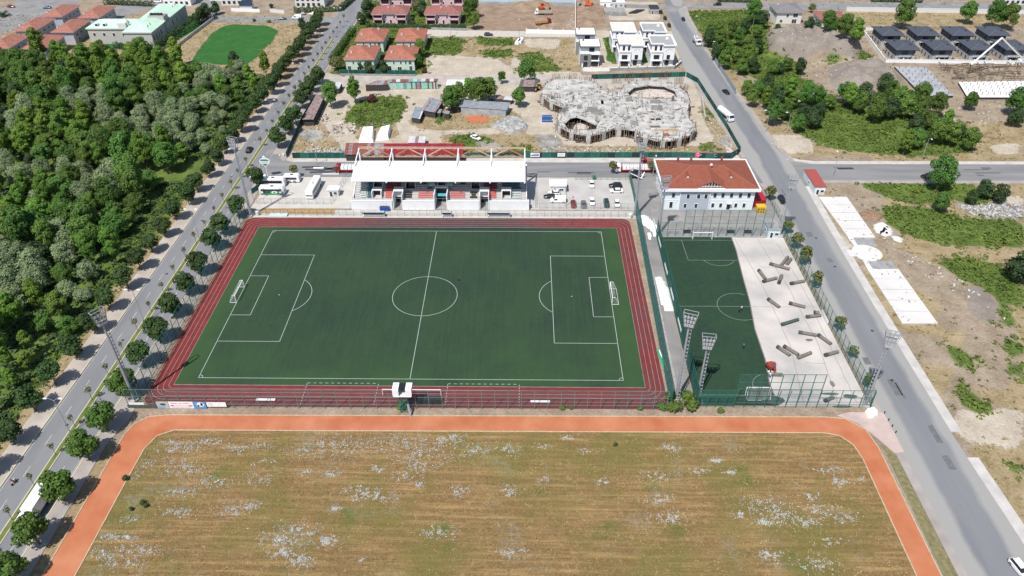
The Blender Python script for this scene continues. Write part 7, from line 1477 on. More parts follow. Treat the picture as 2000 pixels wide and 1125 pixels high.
x, y = G(1417, 226, 1); truck(x, y, -PI/2+.3, 'white tanker lorry driving down the upper right road', PAINT['white'], 'tank', 10, .07, PAINT['white'])
x, y = G(1361, 82, 1); truck(x, y, -PI/2+.1, 'white mixer lorry parked on the upper right road', PAINT['white'], 'crane', 8, .07, steel)
x, y = G(1061, 25, 1); truck(x, y, PI, 'white tipper lorry in the dug plot', PAINT['white'], 'tipper', 9.5, 0, mat('beige_tipper', (.40,.34,.27), .6, .1)); x, y = G(1061, 40, 1); truck(x, y, .3, 'orange tipper lorry with red cab in the dug plot', PAINT['red'], 'tipper', 8.8, -1, mat('orange_tipper', (.50,.26,.10), .6, .15))
x, y = G(682, 331, 1); truck(x, y, PI, 'red lorry loaded with white sacks left of the grandstand', PAINT['red'], 'sacks', 10, .06, red_m); x, y = G(1247, 331, 1); t = truck(x, y, PI, 'white cab lorry with red trailer full of white sacks by the clubhouse', PAINT['white'], 'sacks', 17, .06, red_m)
x, y = G(1275, 318, 1); truck(x, y, PI, 'red lorry with brown body behind the sack trailer', PAINT['red'], 'box', 9, .06, mat('brown_body', (.22,.10,.10), .7, .15), 1.2)
def excavator(x, y, rz, label, bodym, z=0, s=1.0, boom=((1.2,0,1.6),(3.0,0,3.4),(4.6,0,.6)), cabm=None):
    t = E('excavator', label, 'excavator', (x, y, z), rz); t.scale = (s,)*3
    for q in (-1, 1): b = MB(); b.tbox(-1.7, 1.7, q*.95-.28, q*.95+.28, 0, .8, .25, 0, black); b.build('track', t)
    b = MB(); b.tbox(-1.8, 1.2, -1.15, 1.15, .85, 1.9, .15, .1, bodym); b.build('body', t); b = MB(); b.tbox(-.2, 1.2, .1, 1.05, 1.9, 2.9, .12, .08, cabm or dark); c = b.build('cab', t); b = MB(); b.box(-.15, 1.1, .15, 1.0, 2.92, 3.0, bodym); b.build('cab_roof', c)
    for i in range(2): b = MB(); b.beam(boom[i], boom[i+1], .35, bodym); b.build('boom' if i == 0 else 'stick', t)
    e = boom[2]; b = MB(); b.tbox(e[0]-.6, e[0]+.3, -.55, .55, e[2]-.8, e[2], .1, .0, dark); b.build('bucket', t)
orange = mat('machine_orange', (.50,.10,.03), .5, .1); yell = mat('machine_yellow', (.58,.34,.03), .5, .1); redo = mat('machine_red', (.30,.04,.03), .6, .15)
x, y = G(1506, 716, .8); excavator(x, y, -PI/2+.25, 'small red and black excavator lifting a turf roll at the pitch edge', redo, .13, .72, ((1.2,-.4,1.4),(2.6,-.4,2.4),(3.6,-.4,1.0)), cabm=grey_c)
x, y = G(1150, 13, 1); excavator(x, y, 2.6, 'orange and black excavator on the earth beside the dug plot', orange, 1.0, 1.25, cabm=orange)
x, y = G(1058, 18, 1); excavator(x, y, .3, 'orange excavator behind the white tipper lorry', orange, .8, 1.1)
x, y = G(1051, 170, 1); excavator(x, y, -1.9, 'yellow backhoe digger at the left end of the curved concrete frame', yell, 0, 1.0, ((1.2,0,1.6),(2.6,0,2.6),(3.4,0,.8)))
# loader with folded white arms beside the lorry
t = E('loader', 'black and white loader with folded arms beside the sack trailer', 'loader', (*G(1240, 347), .06), -.3); b = MB(); b.tbox(-2, 2, -1.1, 1.1, .6, 1.8, .2, .1, dark); b.build('body', t); b = MB(); b.tbox(-1, .6, -.8, .8, 1.8, 2.9, .2, .1, glass); b.build('cab', t)
for s in (-1, 1): b = MB(); b.beam((-1.6, s*1.2, 2.1), (2.9, s*1.2, .6), .22, white); b.build('lift_arm', t)
b = MB(); b.beam((-2.5,-.6,1.2), (-1.2, .2, 3.4), .2, steel).beam((2.4,-.8,.5), (3.1,.9,2.2), .3, white); b.build('linkage', t); wheels(t, (-1.3, 1.4), 1.1, 1.7)
# scooter with rider on the boulevard
t = E('scooter', 'scooter with a rider in red on the far carriageway of the boulevard', 'scooter', (*G(28, 944), .06), -PI/2); 
for xx in (-.6, .6): b = MB(); b.cyl((xx,-.06,.28), (xx,.06,.28), .28, .28, black, 10); b.build('wheel', t)
b = MB(); b.tbox(-.8, .2, -.18, .18, .35, .85, .05, .03, PAINT['silver']); b.beam((.55,0,.4), (.35,0,1.1), .12, PAINT['silver']); b.beam((.35,-.35,1.1), (.35,.35,1.1), .05, dark); b.build('body', t)
person(*G(28, 944), -PI/2, mat('red_shirt', (.30,.03,.04), .8, .1), navy, 'scooter rider in red top sitting on the scooter', .35, -.1)
# concrete pump with a white folded boom
t = E('concrete_pump', 'white folding concrete pump boom above the timber formwork by the slate villas', 'crane', (*G(2004, 124), 0)); p0 = Vector((*G(2004, 124), 2)); pts = []
for u, v, z in ((2004,122,2),(1957,74,17),(1897,126,5)): q = G(u, v, z); pts.append((q[0]-p0.x, q[1]-p0.y, z))
for i in range(2): 
    b = MB(); b.beam(pts[i], pts[i+1], .55, white); b.build('boom_section', t)
    b = MB(); a = Vector(pts[i]); c = Vector(pts[i+1]); b.beam(a.lerp(c, .3)+Vector((.4,0,.5)), a.lerp(c, .6)+Vector((.4,0,.5)), .3, steel); b.build('hydraulic_ram', t)
b = MB(); b.beam(pts[2], (pts[2][0], pts[2][1], .8), .2, dark); b.build('end_hose', t); b = MB(); b.box(-4, 4, -1.2, 1.2, .6, 2, white); b.build('truck_bed', t); wheels(t, (-3,-1.6, 2.8), 1.05, 1.55)
# ---------------------------------------------------------------- curved concrete frame under construction
def PX(pts): return [(1040+a/5.5556, 130+b/5.5556) for a, b in pts]
def frame_site():
    t = E('unfinished_building', 'unfinished curved concrete building frame covered with formwork timber and rubble', 'building site', (70, 128, 0)); ox, oy = 70, 128; z1 = 3.6
    cs = mat('raw_concrete', (.26,.255,.24), .9, .22, .35, col2=(.50,.485,.46), detail=9)
    outer = [(95,280),(108,232),(160,170),(260,135),(400,125),(560,140),(690,172),(760,250),(860,262),(960,250),(1000,200),(1080,162),(1250,150),(1420,165),(1590,215),(1680,290),(1712,390),(1690,470),(1702,570),(1770,630),(1775,690),(1690,755),(1520,798),(1350,800),(1175,752),(1120,690),(1020,675),(880,672),(760,715),(640,742),(500,728),(370,690),(285,640),(262,560),(300,480),(380,445),(300,425),(180,375),(110,325)]
    h1 = [(340,610),(395,560),(480,540),(560,568),(640,610),(705,635),(690,672),(600,690),(480,695),(380,670)]; h2 = [(1060,330),(1040,280),(1110,222),(1260,196),(1420,205),(1540,255),(1570,330),(1500,350),(1300,350),(1180,345)]; h3 = [(740,350),(770,360),(775,410),(745,405)]
    polys = [[(a-ox, c-oy) for a, c in GP(PX(q), z1)] for q in (outer, h1, h2, h3)]
    b = MB(); flat = [p for q in polys for p in q]; tri = tessellate_polygon([[Vector((x, y, 0)) for x, y in q] for q in polys])
    (ax, ay), (bx_, by_), (cx, cy) = (flat[i] for i in tri[0]); flip = (bx_-ax)*(cy-ay)-(by_-ay)*(cx-ax) < 0
    b.add([(x, y, z1) for x, y in flat], [tuple(q)[::-1] if flip else tuple(q) for q in tri], cs); b.add([(x, y, z1-.35) for x, y in flat], [tuple(q) if flip else tuple(q)[::-1] for q in tri], cs)
    for q in polys:
        for i in range(len(q)): (x0, y0), (x1, y1) = q[i], q[(i+1)%len(q)]; b.face([(x0,y0,z1),(x1,y1,z1),(x1,y1,z1-.55),(x0,y0,z1-.55)], cs)
    b.build('slab', t)
    dk = mat('dark_earth_floor', (.06,.055,.05), .95, .2); b = MB(); tri = tessellate_polygon([[Vector((x, y, 0)) for x, y in polys[0]]]); b.add([(x, y, .05) for x, y in polys[0]], [tuple(q)[::-1] if flip else tuple(q) for q in tri], dk); b.build('basement_floor', t)  # floor coloured near black to paint the dark void under the slab
    b = MB(); q = [(a-ox, c-oy) for a, c in GP(PX([(1060,335),(1060,285),(1120,240),(1260,215),(1410,225),(1520,265),(1560,340)]), 1.2)]; b.prism(q, .05, 1.3, mat('rubble_floor', (.36,.31,.27), .95, .25, .8, col2=(.55,.50,.45), detail=8)); b.build('sunken_floor', t)
    q = [(a-ox, c-oy) for a, c in GP(PX([(430,690),(470,630),(560,610),(620,650),(600,690)]), .6)]; b = MB(); b.prism(q, .05, .9, mat('rubble_floor', (.36,.31,.27), .95, .25, .8)); b.build('sunken_floor', t)
    # inner curved wall with concrete face in the lower left ring
    inn = [(a-ox, c-oy) for a, c in GP(PX([(345,612),(395,562),(480,542),(560,568),(640,608),(700,632)]), z1)]
    for a, c in zip(inn[:-1], inn[1:]): b = MB(); b.beam((*a, z1+.1), (*c, z1+.1), 1.6, cs, .3); b.build('ring_beam', t)
    rg = random.Random(31); wd = [mat('old_formwork', (.13,.092,.066), .95, .3, 1), mat('rusty_prop', (.135,.075,.05), .9, .3, 2), mat('pale_board', (.24,.20,.165), .9, .25, 1), mat('grey_board', (.19,.185,.18), .9, .2, 1)]
    # rim of formwork: clusters of vertical planks and props all round
    def on_edge(frac):
        P = polys[0]; L = [math.dist(P[i], P[(i+1)%len(P)]) for i in range(len(P))]; d = frac*sum(L)
        for i, l in enumerate(L):
            if d <= l: a, c = P[i], P[(i+1)%len(P)]; k = d/l; return (a[0]+(c[0]-a[0])*k, a[1]+(c[1]-a[1])*k), ((c[0]-a[0])/l, (c[1]-a[1])/l)
            d -= l
        return P[0], (1, 0)
    for k in range(280):
        (x, y), (dx, dy) = on_edge(k/280); b = MB(); nx_, ny_ = dy, -dx
        if rg.random() < .12: continue
        w_ = rg.uniform(.14, .34); b.beam((x+nx_*.15+rg.uniform(-.3,.3), y+ny_*.15+rg.uniform(-.3,.3), 0), (x+nx_*.1, y+ny_*.1, z1+rg.uniform(-.2, 1.3)), w_, wd[rg.randrange(3)]); b.build('formwork_prop', t)
    for k in range(34):
        (x, y), (dx, dy) = on_edge(k/34+.01); b = MB(); b.beam((x-dx*.9, y-dy*.9, z1/2-.2), (x+dx*.9, y+dy*.9, z1/2-.2), .3, cs, z1-.5); b.build('wall_panel', t)
    # tall plank bundles on the far rims and standing panels
    for a, c, w_, h in ((262,130,3.8,3.6),(440,132,4.5,4.6),(630,150,4,4.4),(925,175,4.5,5.0),(1055,150,5,6.5),(1240,130,5,5.6),(1430,130,5,5.6),(1590,180,4,5.5),(255,340,5,3.6),(440,680,4,4.5),(630,680,4.5,4.6),(1330,760,5.6,3.2),(1560,750,5,3.2),(1660,250,3,4)):
        q = G(*PX([(a, c)])[0], z1); m = wd[rg.randrange(2)]
        if c > 740: m = concrete_g
        n = int(w_/.36)
        for i in range(n): b = MB(); x = q[0]-ox-w_/2+i*.36; hh = h*rg.uniform(.75, 1.05)*.62; b.beam((x, q[1]-oy+rg.uniform(-.4,.4), z1-.4 if c < 740 else .2), (x+rg.uniform(-.35,.35), q[1]-oy+rg.uniform(-.5,.5), z1+hh if c < 740 else z1+.5), .24, m, .1); b.build('form_plank', t)
    for a, c, w_, h, rz in ((625,490,2.6,3.0,.1),(668,500,2.6,3.0,.1),(715,525,3,3.2,.15),(350,490,2.8,2.8,.5),(1345,470,4.5,2.8,0),(1330,400,4,2.4,0),(1520,370,2,3,.9),(1045,380,2.5,3,.3),(440,375,1.6,3,1.1),(510,455,2,2.4,.2),(840,560,.5,4.5,0),(1030,560,.5,4.5,0),(1110,640,2.5,2.6,-.5),(1150,330,.6,4,0),(1185,340,.6,4,0),(800,250,1,3.5,0),(900,300,1,3.5,0),(720,230,1,3.5,0)):
        q = G(*PX([(a, c)])[0], z1); b = MB(); b.box(-w_/2, w_/2, -.12, .12, 0, h*.72, MATS['grey_concrete'] if w_ > 1 else cs); o = b.build('wall_panel', t, (q[0]-ox, q[1]-oy, z1), rz)
    # columns
    cb = MB(); cb.box(-.2, .2, -.2, .2, 0, 2.6, cs); cme = cb.mesh('column')
    for i in range(46):
        for _ in range(20):
            a, c = rg.uniform(150, 1690), rg.uniform(180, 740); q = G(*PX([(a, c)])[0], z1); p = (q[0]-ox, q[1]-oy)
            if inpoly(p, polys[0]) and not any(inpoly(p, h) for h in polys[1:]): o = link('column', cme, t, (*p, z1)); o.scale = (1, 1, rg.uniform(.5, 1.3)); break
    # loose planks, boards and props lying and standing all over the slab: far too many to pick apart
    b = MB()
    for i in range(760):
        a, c = rg.uniform(90, 1780), rg.uniform(125, 800); q = G(*PX([(a, c)])[0], z1); p = (q[0]-ox, q[1]-oy)
        if not inpoly(p, polys[0]): continue
        if rg.random() < .88 and (((a-310)/170)**2+((c-215)/75)**2 < 1 or ((a-1400)/290)**2+((c-655)/85)**2 < 1 or ((a-900)/200)**2+((c-430)/50)**2 < 1): continue
        z = z1 if not any(inpoly(p, h) for h in polys[1:]) else 1.3; an = rg.choice([0, .1, -.15, 1.4, 1.6, .7, -.8])+rg.uniform(-.25, .25); l = rg.uniform(.6, 2.6)
        if rg.random() < .22: b.beam((*p, z), (p[0]+rg.uniform(-.5,.5), p[1]+rg.uniform(-.5,.5), z+rg.uniform(.8, 2.6)), rg.uniform(.07, .2), wd[rg.randrange(4)])
        else: b.beam((p[0], p[1], z+.08), (p[0]+l*math.cos(an), p[1]+l*math.sin(an), z+rg.uniform(.05, .5)), rg.uniform(.1, .26), wd[rg.randrange(4)], .08)
    b.build('loose_timber', t, kind='stuff'); b = MB()
    for i in range(900):
        (x, y), (dx, dy) = on_edge(rg.random()); r_ = rg.uniform(-.8, 2.8); px_, py_ = x+dy*r_+rg.uniform(-.4,.4), y-dx*r_+rg.uniform(-.4,.4); l = rg.uniform(.4, 1.8); an = rg.uniform(0, 6.28); b.beam((px_, py_, .1), (px_+l*math.cos(an), py_+l*math.sin(an), rg.uniform(.05, 1.2)), rg.uniform(.08, .3), wd[rg.randrange(4)])
    b.build('scrap_timber', t, kind='stuff')
    for u, v, L, m, lbz in ((1330,575,4.6,dark,0),(1330,655,4,rebar,0),(1450,690,9.5,mat('new_timber', (.42,.28,.15), .8, .2, 1),0)):
        q = G(*PX([(u, v)])[0], z1)
        for k in range(4): b = MB(); b.box(-L/2, L/2, -.12+k*.3-.5, .12+k*.3-.5, .05, .3, m); b.build('timber_beam', t, (q[0]-ox, q[1]-oy, z1), .02*k)
    q = G(*PX([(1455,742)])[0], z1); b = MB(); b.cyl((0,0,0), (0,0,.25), 1.5, 1.2, mat('brick_red_heap', (.25,.08,.05), .9, .3), 10); b.build('brick_heap', t, (q[0]-ox, q[1]-oy, z1))
frame_site()
for i, v in enumerate((231, 238)): b = MB(); b.box(-2.2, 2.2, -.9, .9, 0, 1.0, white).box(-2.1, 2.1, -1.0, -.9, .3, 1.0, mat('blue_sheet', (.03,.08,.25), .6, .1)); b.box(-2.1,2.1,-.8,.8,1.0,1.1, mat('blue_sheet', (.03,.08,.25), .6, .1)); o = b.build('material_stack', None, (*G(1068, v), 0)); o['label'] = '%s blue and white material stack left of the concrete frame' % ('upper', 'lower')[i]; o['category'] = 'stack'
# ---------------------------------------------------------------- sheds of the plot behind the stand
def shed(name, label, px, h, roofm, wallm, pitch=.6, slope='S', cat='shed', strips=0, mats=None):
    """lean-to over the quadrilateral px (roof corners in the photograph, front left first)"""
    P = GP(px, h); cx = sum(p[0] for p in P)/4; cy = sum(p[1] for p in P)/4; t = E(name, label, cat, (cx, cy, 0)); Q = [(x-cx, y-cy) for x, y in P]; zs = [h-pitch, h-pitch, h, h] if slope == 'S' else [h]*4
    b = MB(); q2 = [(x*.94, y*.94) for x, y in Q]; b.add([(x, y, 0) for x, y in q2]+[(x, y, z-.1) for (x, y), z in zip(q2, zs)], [(0,1,5,4),(1,2,6,5),(2,3,7,6),(3,0,4,7)], wallm); b.build('wall', t)
    n = max(1, strips); ms = mats or [roofm]
    for i in range(n):
        f0, f1 = i/n, (i+1)/n; A = [Q[0][k]+(Q[1][k]-Q[0][k])*f0 for k in (0, 1)]; B = [Q[0][k]+(Q[1][k]-Q[0][k])*f1 for k in (0, 1)]; C = [Q[3][k]+(Q[2][k]-Q[3][k])*f1 for k in (0, 1)]; D = [Q[3][k]+(Q[2][k]-Q[3][k])*f0 for k in (0, 1)]; m = ms[rnd.randrange(len(ms))]; dz = rnd.uniform(-.04, .04)
        b = MB(); v = [(*A, zs[0]+dz), (*B, zs[1]+dz), (*C, zs[2]+dz), (*D, zs[3]+dz)]; b.add(v+[(x, y, z-.08) for x, y, z in v], [(0,1,2,3),(7,6,5,4),(0,4,5,1),(1,5,6,2),(2,6,7,3),(3,7,4,0)], m); b.build('roof_sheet', t)
    return t
dkw = mat('dark_shed_wall', (.05,.045,.045), .9, .2); mint_s = mat('mint_sheet', (.22,.50,.42), .6, .15, .8); rust2 = mat('maroon_sheet', (.20,.07,.06), .7, .2, .8); pal = mat('pale_sheet', (.45,.46,.47), .6, .15, .8)
t = shed('patchwork_shed', 'long shed front patched from mint, rust and white sheets along the lane', [(757,159.5),(855,158),(856,153.5),(757,155)], 3.4, tin, dkw, .2, strips=12, mats=[mint_s, rust2, pal, tin])
a = Vector(GP([(757,174)])[0]); c = Vector(GP([(856,173)])[0])
for i in range(34): p = a.lerp(c, i/34); q = a.lerp(c, (i+.96)/34); b = MB(); b.beam((p.x-t.location.x, p.y-t.location.y-.4, 1.6), (q.x-t.location.x, q.y-t.location.y-.4, 1.6), .08, rnd.choice([mint_s, mint_s, rust2, pal, tin]), 3.0*rnd.uniform(.9, 1)); b.build('front_sheet', t)
shed('open_shed', 'dark open fronted shed with scrap at the left end of the patchwork sheds', [(712,165),(757,164),(757,157),(735,157)], 3.2, rusty, dkw, .3, strips=5, mats=[rusty, tin, rust2])
shed('tin_shed', 'grey tin roofed shed near the fork of the sand tracks', [(822,213),(850,218),(866,196),(838,190)], 3.2, tin, dkw, .4, strips=6, mats=[tin, tin, rusty]); shed('ribbed_shed', 'small shed with white ribbed roof at the sand track bend', [(803,228),(820,231),(829,211),(811,207)], 2.6, pal, dkw, .3, strips=6, mats=[pal, tin])
shed('tin_shed', 'long grey tin shed with pale front behind the round trees', [(897,207),(990,213),(997,200),(902,195)], 3.4, tin, mat('grey_front', (.32,.34,.35), .8, .2, .6), .4, strips=10, mats=[tin]); shed('rust_shed', 'rusty brown roof end joined to the long grey tin shed', [(880,206),(897,207),(902,196),(886,194)], 3.2, rusty, dkw, .3, strips=3, mats=[rusty]); shed('low_shed', 'low white and red sheet roof behind the long grey tin shed', [(957,191),(1000,195),(1003,189),(962,186)], 2.2, rusty, dkw, .2, strips=5, mats=[pal, rusty])
shed('small_shed', 'small dark blue roofed hut beside the ribbed shed', [(846,218),(860,220),(864,213),(850,212)], 2.2, tin, dkw, .2); shed('small_shed', 'smallest square hut right of the dark blue roofed hut', [(867,221),(877,222),(879,217),(869,216)], 2.4, tin, dkw, .1)
shed('long_shed', 'long narrow tin shed leaning along the boulevard trees', [(590,233),(612,233),(634,187),(618,184)], 3.2, tin, dkw, .5, slope='E', strips=1, mats=[rusty]); b = MB()
shed('tin_shed', 'grey tin roof at the lane corner by the spreading tree', [(640,172),(662,172),(668,160),(645,160)], 2.8, tin, dkw, .3, strips=4, mats=[tin, pal])
shed('rust_shed', 'rusty patched tin roof left of the maroon roofed shed', [(672,300),(752,300),(752,279),(676,279)], 3.3, rusty, dkw, .4, strips=11, mats=[rusty, tin, rusty, pal, rust2])
mar = mat('maroon_roof', (.20,.018,.028), .6, .1, .8); shed('maroon_shed', 'long maroon ribbed roof shed behind the grandstand truss', [(748,303),(905,301),(904,280),(750,280)], 3.8, mar, dkw, .9, strips=34, mats=[mar, mat('maroon_roof_b', (.23,.024,.035), .6, .1, .8)])
shed('small_shed', 'small white and rust roof just behind the maroon roofed shed', [(796,278),(830,278),(832,266),(799,266)], 2.6, pal, dkw, .2, strips=5, mats=[rusty, pal]); shed('grey_shed', 'dark rusty shed beside the backhoe digger', [(1013,168),(1050,168),(1052,156),(1018,155)], 2.8, mat('dark_rust', (.10,.095,.095), .8, .3, .6), dkw, .3, strips=5, mats=[MATS['dark_rust'], rusty])
shed('tin_hut', 'white walled hut with blue grey roof inside the thicket', [(1546,186),(1590,186),(1592,177),(1548,177)], 3.2, tin, offwhite, .3, strips=4, mats=[tin])
for px, h, lb in (([(701,268),(727,268),(729,246),(709,247)], 2.4, 'white sheet tent with a sloping roof on the shed plot, left'), ([(735,262),(757,260),(762,243),(745,247)], 2.6, 'crumpled white sheet tent on the shed plot, right')):
    P = GP(px, h); cx = sum(p[0] for p in P)/4; cy = sum(p[1] for p in P)/4; t = E('sheet_tent', lb, 'tent', (cx, cy, 0)); Q = [(x-cx, y-cy) for x, y in P]; b = MB(); b.add([(x*1.15, y*1.15, 0) for x, y in Q]+[(x*.95, y*.95, h*(.8 if i < 2 else 1)) for i, (x, y) in enumerate(Q)], [(0,1,5,4),(1,2,6,5),(2,3,7,6),(3,0,4,7),(4,5,6,7)], pvc_white); b.build('cover', t)
    for k in range(3): b = MB(); f = .25+.25*k; a_ = [Q[0][j]+(Q[1][j]-Q[0][j])*f for j in (0,1)]; c_ = [Q[3][j]+(Q[2][j]-Q[3][j])*f for j in (0,1)]; b.beam((*a_, h*.82), (*c_, h*1.03), .1, offwhite); b.build('roof_pole', t)
x, y = G(932, 233); o = sheet('clay_patch', [(x+5.2*math.cos(R(a))*random.Random(a).uniform(.9,1.1), y+3.6*math.sin(R(a))) for a in range(0, 360, 20)], .06, mat('orange_clay', (.42,.13,.07), .95, .15, 1))
heap('gravel_heap', 'grey gravel heap dotted with stones right of the orange clay patch', 'gravel', GP([(958,252),(975,238),(1000,230),(1020,238),(1032,250),(1018,258),(985,256)]), 1.8, mat('grey_gravel', (.14,.14,.13), .95, .3, .9, col2=(.42,.42,.41), detail=10), 12, .5)
stone = mat('pale_stone_bit', (.46,.44,.41), .9, .2, 1)
def litter(name, label, regs, n, smin, smax, ms, seed, zoff=0):
    rg = random.Random(seed); b = MB()
    for reg in regs:
        P = GP(reg); xs = [p[0] for p in P]; ys = [p[1] for p in P]; k = 0
        while k < n:
            p = (rg.uniform(min(xs), max(xs)), rg.uniform(min(ys), max(ys))); k += 1
            if not inpoly(p, P): continue
            s = rg.uniform(smin, smax); z = ground_z(*p)+zoff; a = rg.uniform(0, 3.1); m = rg.choice(ms); b.beam((p[0]-s*math.cos(a), p[1]-s*math.sin(a), z+s*.2), (p[0]+s*math.cos(a), p[1]+s*math.sin(a), z+s*rg.uniform(.2, .8)), s*rg.uniform(.6, 1.5), m, s*rg.uniform(.3, .8))
    o = b.build(name, kind='stuff'); o['label'] = label; o['category'] = 'rubble'; return o
litter('stone', 'loose pale stones and broken concrete on the building plots', [[(570,300),(690,300),(690,240),(580,240)], [(1040,290),(1440,300),(1370,285),(1060,270)], [(1380,230),(1420,230),(1440,290),(1390,290)]], 260, .1, .32, [stone, stone, concrete_g], 3)
litter('stone', 'pale stones strewn over the lot above the back lane', [[(1000,100),(1135,80),(1135,145),(1000,140)], [(830,110),(1000,110),(1000,150),(830,150)], [(1100,64),(1124,64),(1120,30),(1112,30)]], 200, .1, .32, [stone, concrete, stone], 4)
litter('stone', 'stones and lumps scattered over the earth mounds', [[(1490,75),(1680,100),(1760,170),(1620,160),(1500,110)], [(1740,200),(1990,200),(1980,245),(1900,250)], [(1900,420),(2000,425),(2000,395),(1880,400)], [(1700,450),(1900,560),(1980,640),(1830,560)]], 300, .12, .4, [stone, concrete_g, stone], 5)
litter('rubble_bit', 'broken white concrete along the hoarding', [[(590,303),(690,301),(690,290),(600,290)], [(1050,304),(1230,304),(1230,290),(1060,290)], [(1872,400),(2000,400),(2000,425),(1900,422)]], 300, .12, .45, [concrete, pal, concrete_g, wood], 6)
litter('scrap', 'scrap wood and bags round the white tents', [[(640,262),(700,262),(690,240),(650,240)], [(676,262),(760,250),(750,235),(690,240)], [(715,176),(757,178),(756,170),(716,168)], [(612,240),(645,238),(640,222),(618,222)]], 110, .12, .5, [wood, offwhite, rust2, rebar, tin], 7)
litter('rock', 'stones lying on the slope north east of the junction', [[(1500,262),(1590,268),(1590,300),(1510,296)], [(1640,30),(1900,34),(1900,44),(1660,44)]], 110, .1, .3, [stone, concrete, stone], 8)
# ---------------------------------------------------------------- slab site in the north east
def quad_slab(name, label, px, h, m, z0=0):
    P = GP(px, h); cx = sum(p[0] for p in P)/len(P); cy = sum(p[1] for p in P)/len(P); t = E(name, label, 'foundation', (cx, cy, 0)); b = MB(); b.prism([(x-cx, y-cy) for x, y in P], z0, h, m, dark); b.build('slab', t); return t, P, cx, cy
gs = mat('grey_membrane', (.24,.25,.27), .7, .2, .25, col2=(.36,.37,.39), detail=8)
t, P, cx, cy = quad_slab('foundation_slab', 'grey foundation slab with starter bars below the slate villas', [(1747,130),(1808,130),(1862,187),(1803,187)], 1.0, gs)
rg = random.Random(9)
for i in range(8):
    for j in range(5):
        f, g_ = (i+.5)/8, (j+.5)/5; A = [P[0][k]+(P[3][k]-P[0][k])*f for k in (0,1)]; B = [P[1][k]+(P[2][k]-P[1][k])*f for k in (0,1)]; x, y = A[0]+(B[0]-A[0])*g_-cx, A[1]+(B[1]-A[1])*g_-cy; b = MB()
        for q in range(4): b.beam((x+rg.uniform(-.25,.25), y, 1), (x+rg.uniform(-.3,.3), y, 2.0), .06, rebar)
        b.build('starter_bar', t)
t, P, cx, cy = quad_slab('foundation_slab', 'white foundation slab with rows of column bars at the right edge', [(1872,160),(2010,158),(2020,190),(1890,190)], 1.0, pvc_white)
for i in range(5):
    for j in range(11):
        f, g_ = (i+.3)/5, (j+.5)/11; A = [P[0][k]+(P[3][k]-P[0][k])*f for k in (0,1)]; B = [P[1][k]+(P[2][k]-P[1][k])*f for k in (0,1)]; x, y = A[0]+(B[0]-A[0])*g_-cx, A[1]+(B[1]-A[1])*g_-cy; b = MB()
        for q in range(3): b.beam((x+rg.uniform(-.25,.25), y, 1), (x+rg.uniform(-.4,.4), y+.1, 2.6), .09, rebar)
        b.build('column_bar', t)
P = GP([(1832,128),(1990,126),(1998,155),(1862,156)]); cx = sum(p[0] for p in P)/4; cy = sum(p[1] for p in P)/4; t = E('formwork', 'dense brown timber formwork under the concrete pump boom', 'formwork', (cx, cy, 0))
for i in range(110):
    f, g_ = rg.random(), rg.random(); A = [P[0][k]+(P[3][k]-P[0][k])*f for k in (0,1)]; B = [P[1][k]+(P[2][k]-P[1][k])*f for k in (0,1)]; x, y = A[0]+(B[0]-A[0])*g_-cx, A[1]+(B[1]-A[1])*g_-cy; b = MB(); l = rg.uniform(2, 8); vert = rg.random() < .3
    if vert: b.beam((x, y, 0), (x, y, rg.uniform(1, 2)), .18, rebar)
    elif rg.random() < .6: b.beam((x-l/2, y, rg.uniform(.4, 1.4)), (x+l/2, y+rg.uniform(-.3,.3), 1.2), .22, rg.choice([rebar, wood]), .35)
    else: b.beam((x, y-l/3, .8), (x+.3, y+l/3, 1.2), .22, rg.choice([rebar, wood]), .35)
    b.build('form_board', t)
for i, (u, v) in enumerate([(1690,180),(1640,178)]): b = MB(); x, y = G(u, v); b.ball((0,0,.8), 2.0 if i == 0 else 1.6, 1.4, .8, mat('teal_cover', (.10,.38,.33), .6, .1)); o = b.build('covered_boat', None, (x, y, 0)); o['label'] = ['larger teal covered heap at the foot of the earth mound', 'smaller pale blue covered heap left of the teal one'][i]; o['category'] = 'cover'
b = MB()
for k in range(9): b.beam((-4+k*.5, -3, .3), (1.5+k*.55, 3, .5), .3, dark)
o = b.build('pipe_stack', None, (*G(1240, 24), .2)); o['label'] = 'stack of dark pipes on the pale yard above the white villas'; o['category'] = 'pipes'; o['kind'] = 'stuff'
hut('site_cabin', 'white site cabin above the white villas, left', *G(1187, 12), 9, 4, 2.8, white, offwhite); hut('site_cabin', 'pale site cabin with glass front above the white villas, middle', *G(1207, 13), 7, 4, 2.8, mat('pale_cabin', (.45,.50,.50), .6, .1), white); hut('site_cabin', 'dark roofed gate cabin beside the upper right road', *G(1276, 24), 5, 7, 3, concrete_g, dark)
b = MB(); b.box(-6, 6, -4, 4, 0, 2.2, concrete_g); 
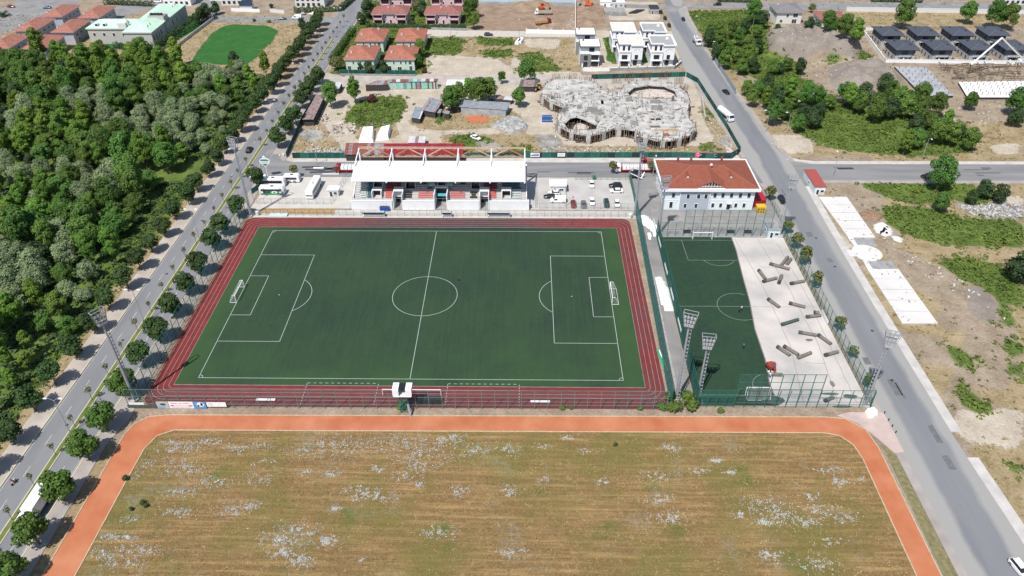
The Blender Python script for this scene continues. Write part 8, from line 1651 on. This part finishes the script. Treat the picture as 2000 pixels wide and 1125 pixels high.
for k in range(5): b.box(-6+k*2.9, -5.8+k*2.9, -4, 4, 2.2, 2.8, concrete)
o = b.build('concrete_basin', None, (*G(1200, 27), 0)); o['label'] = 'grey concrete basin walls on the yard above the white villas'; o['category'] = 'foundation'
for i, (x, y) in enumerate([G(1012, 84), G(1017, 82)]): b = MB(); b.tbox(-1.1, 1.1, -3.2, 3.2, .2, 1.4, .2, .2, pvc_white); o = b.build('covered_trailer', None, (x, y, 0), -.25); o['label'] = ['left one of two white covered trailers on the weedy lot', 'right one of two white covered trailers on the weedy lot'][i]; o['category'] = 'trailer'
b = MB(); b.tbox(-.5, .5, -.5, .5, 0, 1.2, -.05, -.05, mat('bin_green', (.01,.15,.06), .5, .1)); b.box(-.6,.6,-.6,.6,1.2,1.3, MATS['bin_green']); o = b.build('waste_bin', None, (*G(1160, 350), .06)); o['label'] = 'green wheeled waste bin at the fence above the car park'; o['category'] = 'bin'
# pavement posts and small things on the right road
bm = MB(); bm.cyl((0,0,0), (0,0,.6), .14, .12, black, 8); me = bm.mesh('bollard')
for i, (u, v) in enumerate([(1727,808),(1735,822),(1742,834),(1749,846)]): link('bollard', me, None, (*G(u, v), .17), None, '%s small dark bollard from the top on the pinkish corner pavement' % ORD[i], 'bollard', 'small dark bollards on the corner pavement')
b = MB(); b.cyl((0,0,0), (0,0,.9), .35, .35, white, 10); o = b.build('round_pillar', None, (*G(554, 305), .14)); o['label'] = 'short white round pillar at the kerb corner above the club sign'; o['category'] = 'pillar'
skid = MB(); skm = mat('tyre_mark', (.05,.05,.055), .9, .2)
for pts in (([(590,327),(620,326),(648,331),(672,330)]), ([(596,331),(630,333),(660,326)]), ([(605,337),(640,336),(668,332)])): P = GP(pts); strip_mb(skid, P, 1.3, .068, skm)
skid.build('wet_road_stain', kind='structure')
wr = MB(); P = GP([(612,328),(632,328)]); strip_mb(wr, P, 1.0, .074, pvc_white); P = GP([(630,340),(662,340)]); strip_mb(wr, P, .8, .074, offwhite); wr.build('spilled_lime', kind='structure')
